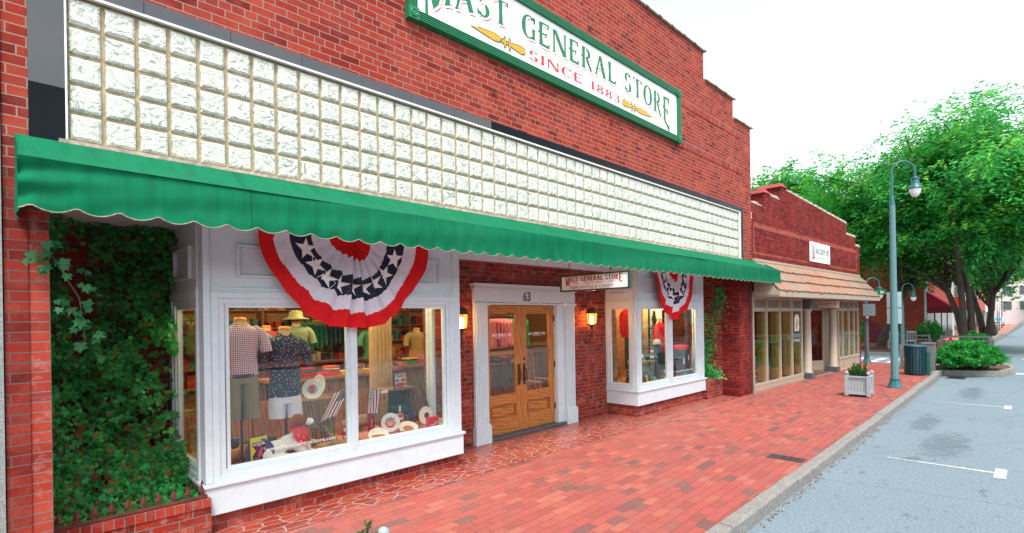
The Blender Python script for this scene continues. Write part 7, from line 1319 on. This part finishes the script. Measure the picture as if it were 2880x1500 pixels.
for i, (fx, fy, h) in enumerate(((60, -2.4, 3.4), (66, -2.3, 3.4), (74, -2.2, 3.4))): x, y, z = far(fx, fy); lamp(['nearest', 'middle', 'farthest'][i]+' of the three small lamps lined up beyond the big tree', x, y, z, 2.3, .8, R(-60))
x, y, z = far(98, -3.2)
o = thing('utility_pole', 'thin dark utility pole with crossarms at the far end of the street', 'pole', (x, y, z)); mb = MB(); mb.cyl((x, y, z), (x, y, z+17), .16, .12, 8); mb.build('pole', M['bark'], o); mb = MB(); [mb.box(x-.08, x+.08, y-1.3, y+1.3, z+h, z+h+.15) for h in (9, 14)]; mb.build('crossarm', M['bark'], o)
x, y, z = far(90, -3.88); o = thing('traffic_light', 'red lit traffic signal hanging above the far street', 'traffic light', (x, y, z+6)); mb = MB(); mb.box(x, x+.3, y-.25, y+.25, 5.0-.3, 6.2-.3); mb.build('housing', M['black'], o)
mb = MB(); mb.lathe([(.17, -.03), (.17, 0)], (x, y, 5.65), 14, 0, True, 'x'); mb.build('red_lens', pm('lit_red_lens', (1, .1, .05), .3, bump=0, emit=(1, .10, .03), es=14), o); mb = MB(); mb.lathe([(.14, -.03), (.14, 0)], (x, y, 5.25), 14, 0, True, 'x'); mb.lathe([(.14, -.03), (.14, 0)], (x, y, 4.9), 14, 0, True, 'x'); mb.build('dark_lens', M['slate'], o); mb = MB(); mb.cyl((x+.15, y-9, 6.1), (x+.15, y+4, 6.1), .06, None, 8); mb.cyl((x+.15, y+4, -1.2), (x+.15, y+4, 6.1), .1, None, 8); mb.build('mast_arm', M['slate'], o)
# ================================================================ across the street: what the windows mirror
o = thing('opposite_building', 'brick row on the opposite side of the street mirrored in the shop windows', 'building', (12, -22, 0)); mb = MB(); mb.box(-14, 150, -34, -21, -2.0, 6.2); mb.build('wall', M['brick_far'], o)
for k in range(9): mb = MB(); mb.box(-13+k*5.6, -9+k*5.6, -21.0, -20.93, .6, 2.9); mb.build('shop_window', bpy.data.materials['dark_shop_glass0'], o); mb = MB(); mb.box(-13.1+k*5.6, -8.9+k*5.6, -21, -20.2, 3.0, 3.5); mb.build('awning_box', simple('opp_green', 20, 90, 75) if k % 2 else CR, o)
for i, x in enumerate((34., 47., 64.)): tree(['nearest', 'middle', 'farthest'][i]+' of three street trees on the opposite pavement, mirrored in the shop windows', (x, -17.5, gz(x)), 9.0, 3.6, 2.6, 5000, 40+i, (0, 1), (.6, .4), 1, .2, (0, 0), (.25, .4))
o = thing('parked_car', 'silver estate car parked in the street and mirrored in the corner shop windows', 'car', (19.5, -6.9, -.13)); mb = MB(); mb.prism([(-2.2, .35), (-2.25, .75), (-1.9, 1.0), (-1.5, 1.55), (.6, 1.62), (1.2, 1.05), (2.1, .95), (2.25, .65), (2.25, .35)], (0, -.85, 0), (1, 0, 0), (0, 0, 1), (0, 1.7, 0)); mb.build('body', sv, o, world=False, bevel=.06)
mb = MB(); mb.box(-1.45, -.45, .851, .86, 1.02, 1.45); mb.box(-.35, .55, .851, .86, 1.02, 1.48); mb.build('side_window', M['black'], o, world=False)
for wx in (-1.4, 1.4):
    for wy in (-.78, .78): mb = MB(); mb.lathe([(.34, -.11), (.34, .11)], (wx, wy, .34), 16, 0, True, 'y'); mb.build('wheel', M['black'], o, world=False)
strip('opposite_sidewalk', bpy.data.materials['far_pavers'], [-40, 25, 60], -21, -16, .0)
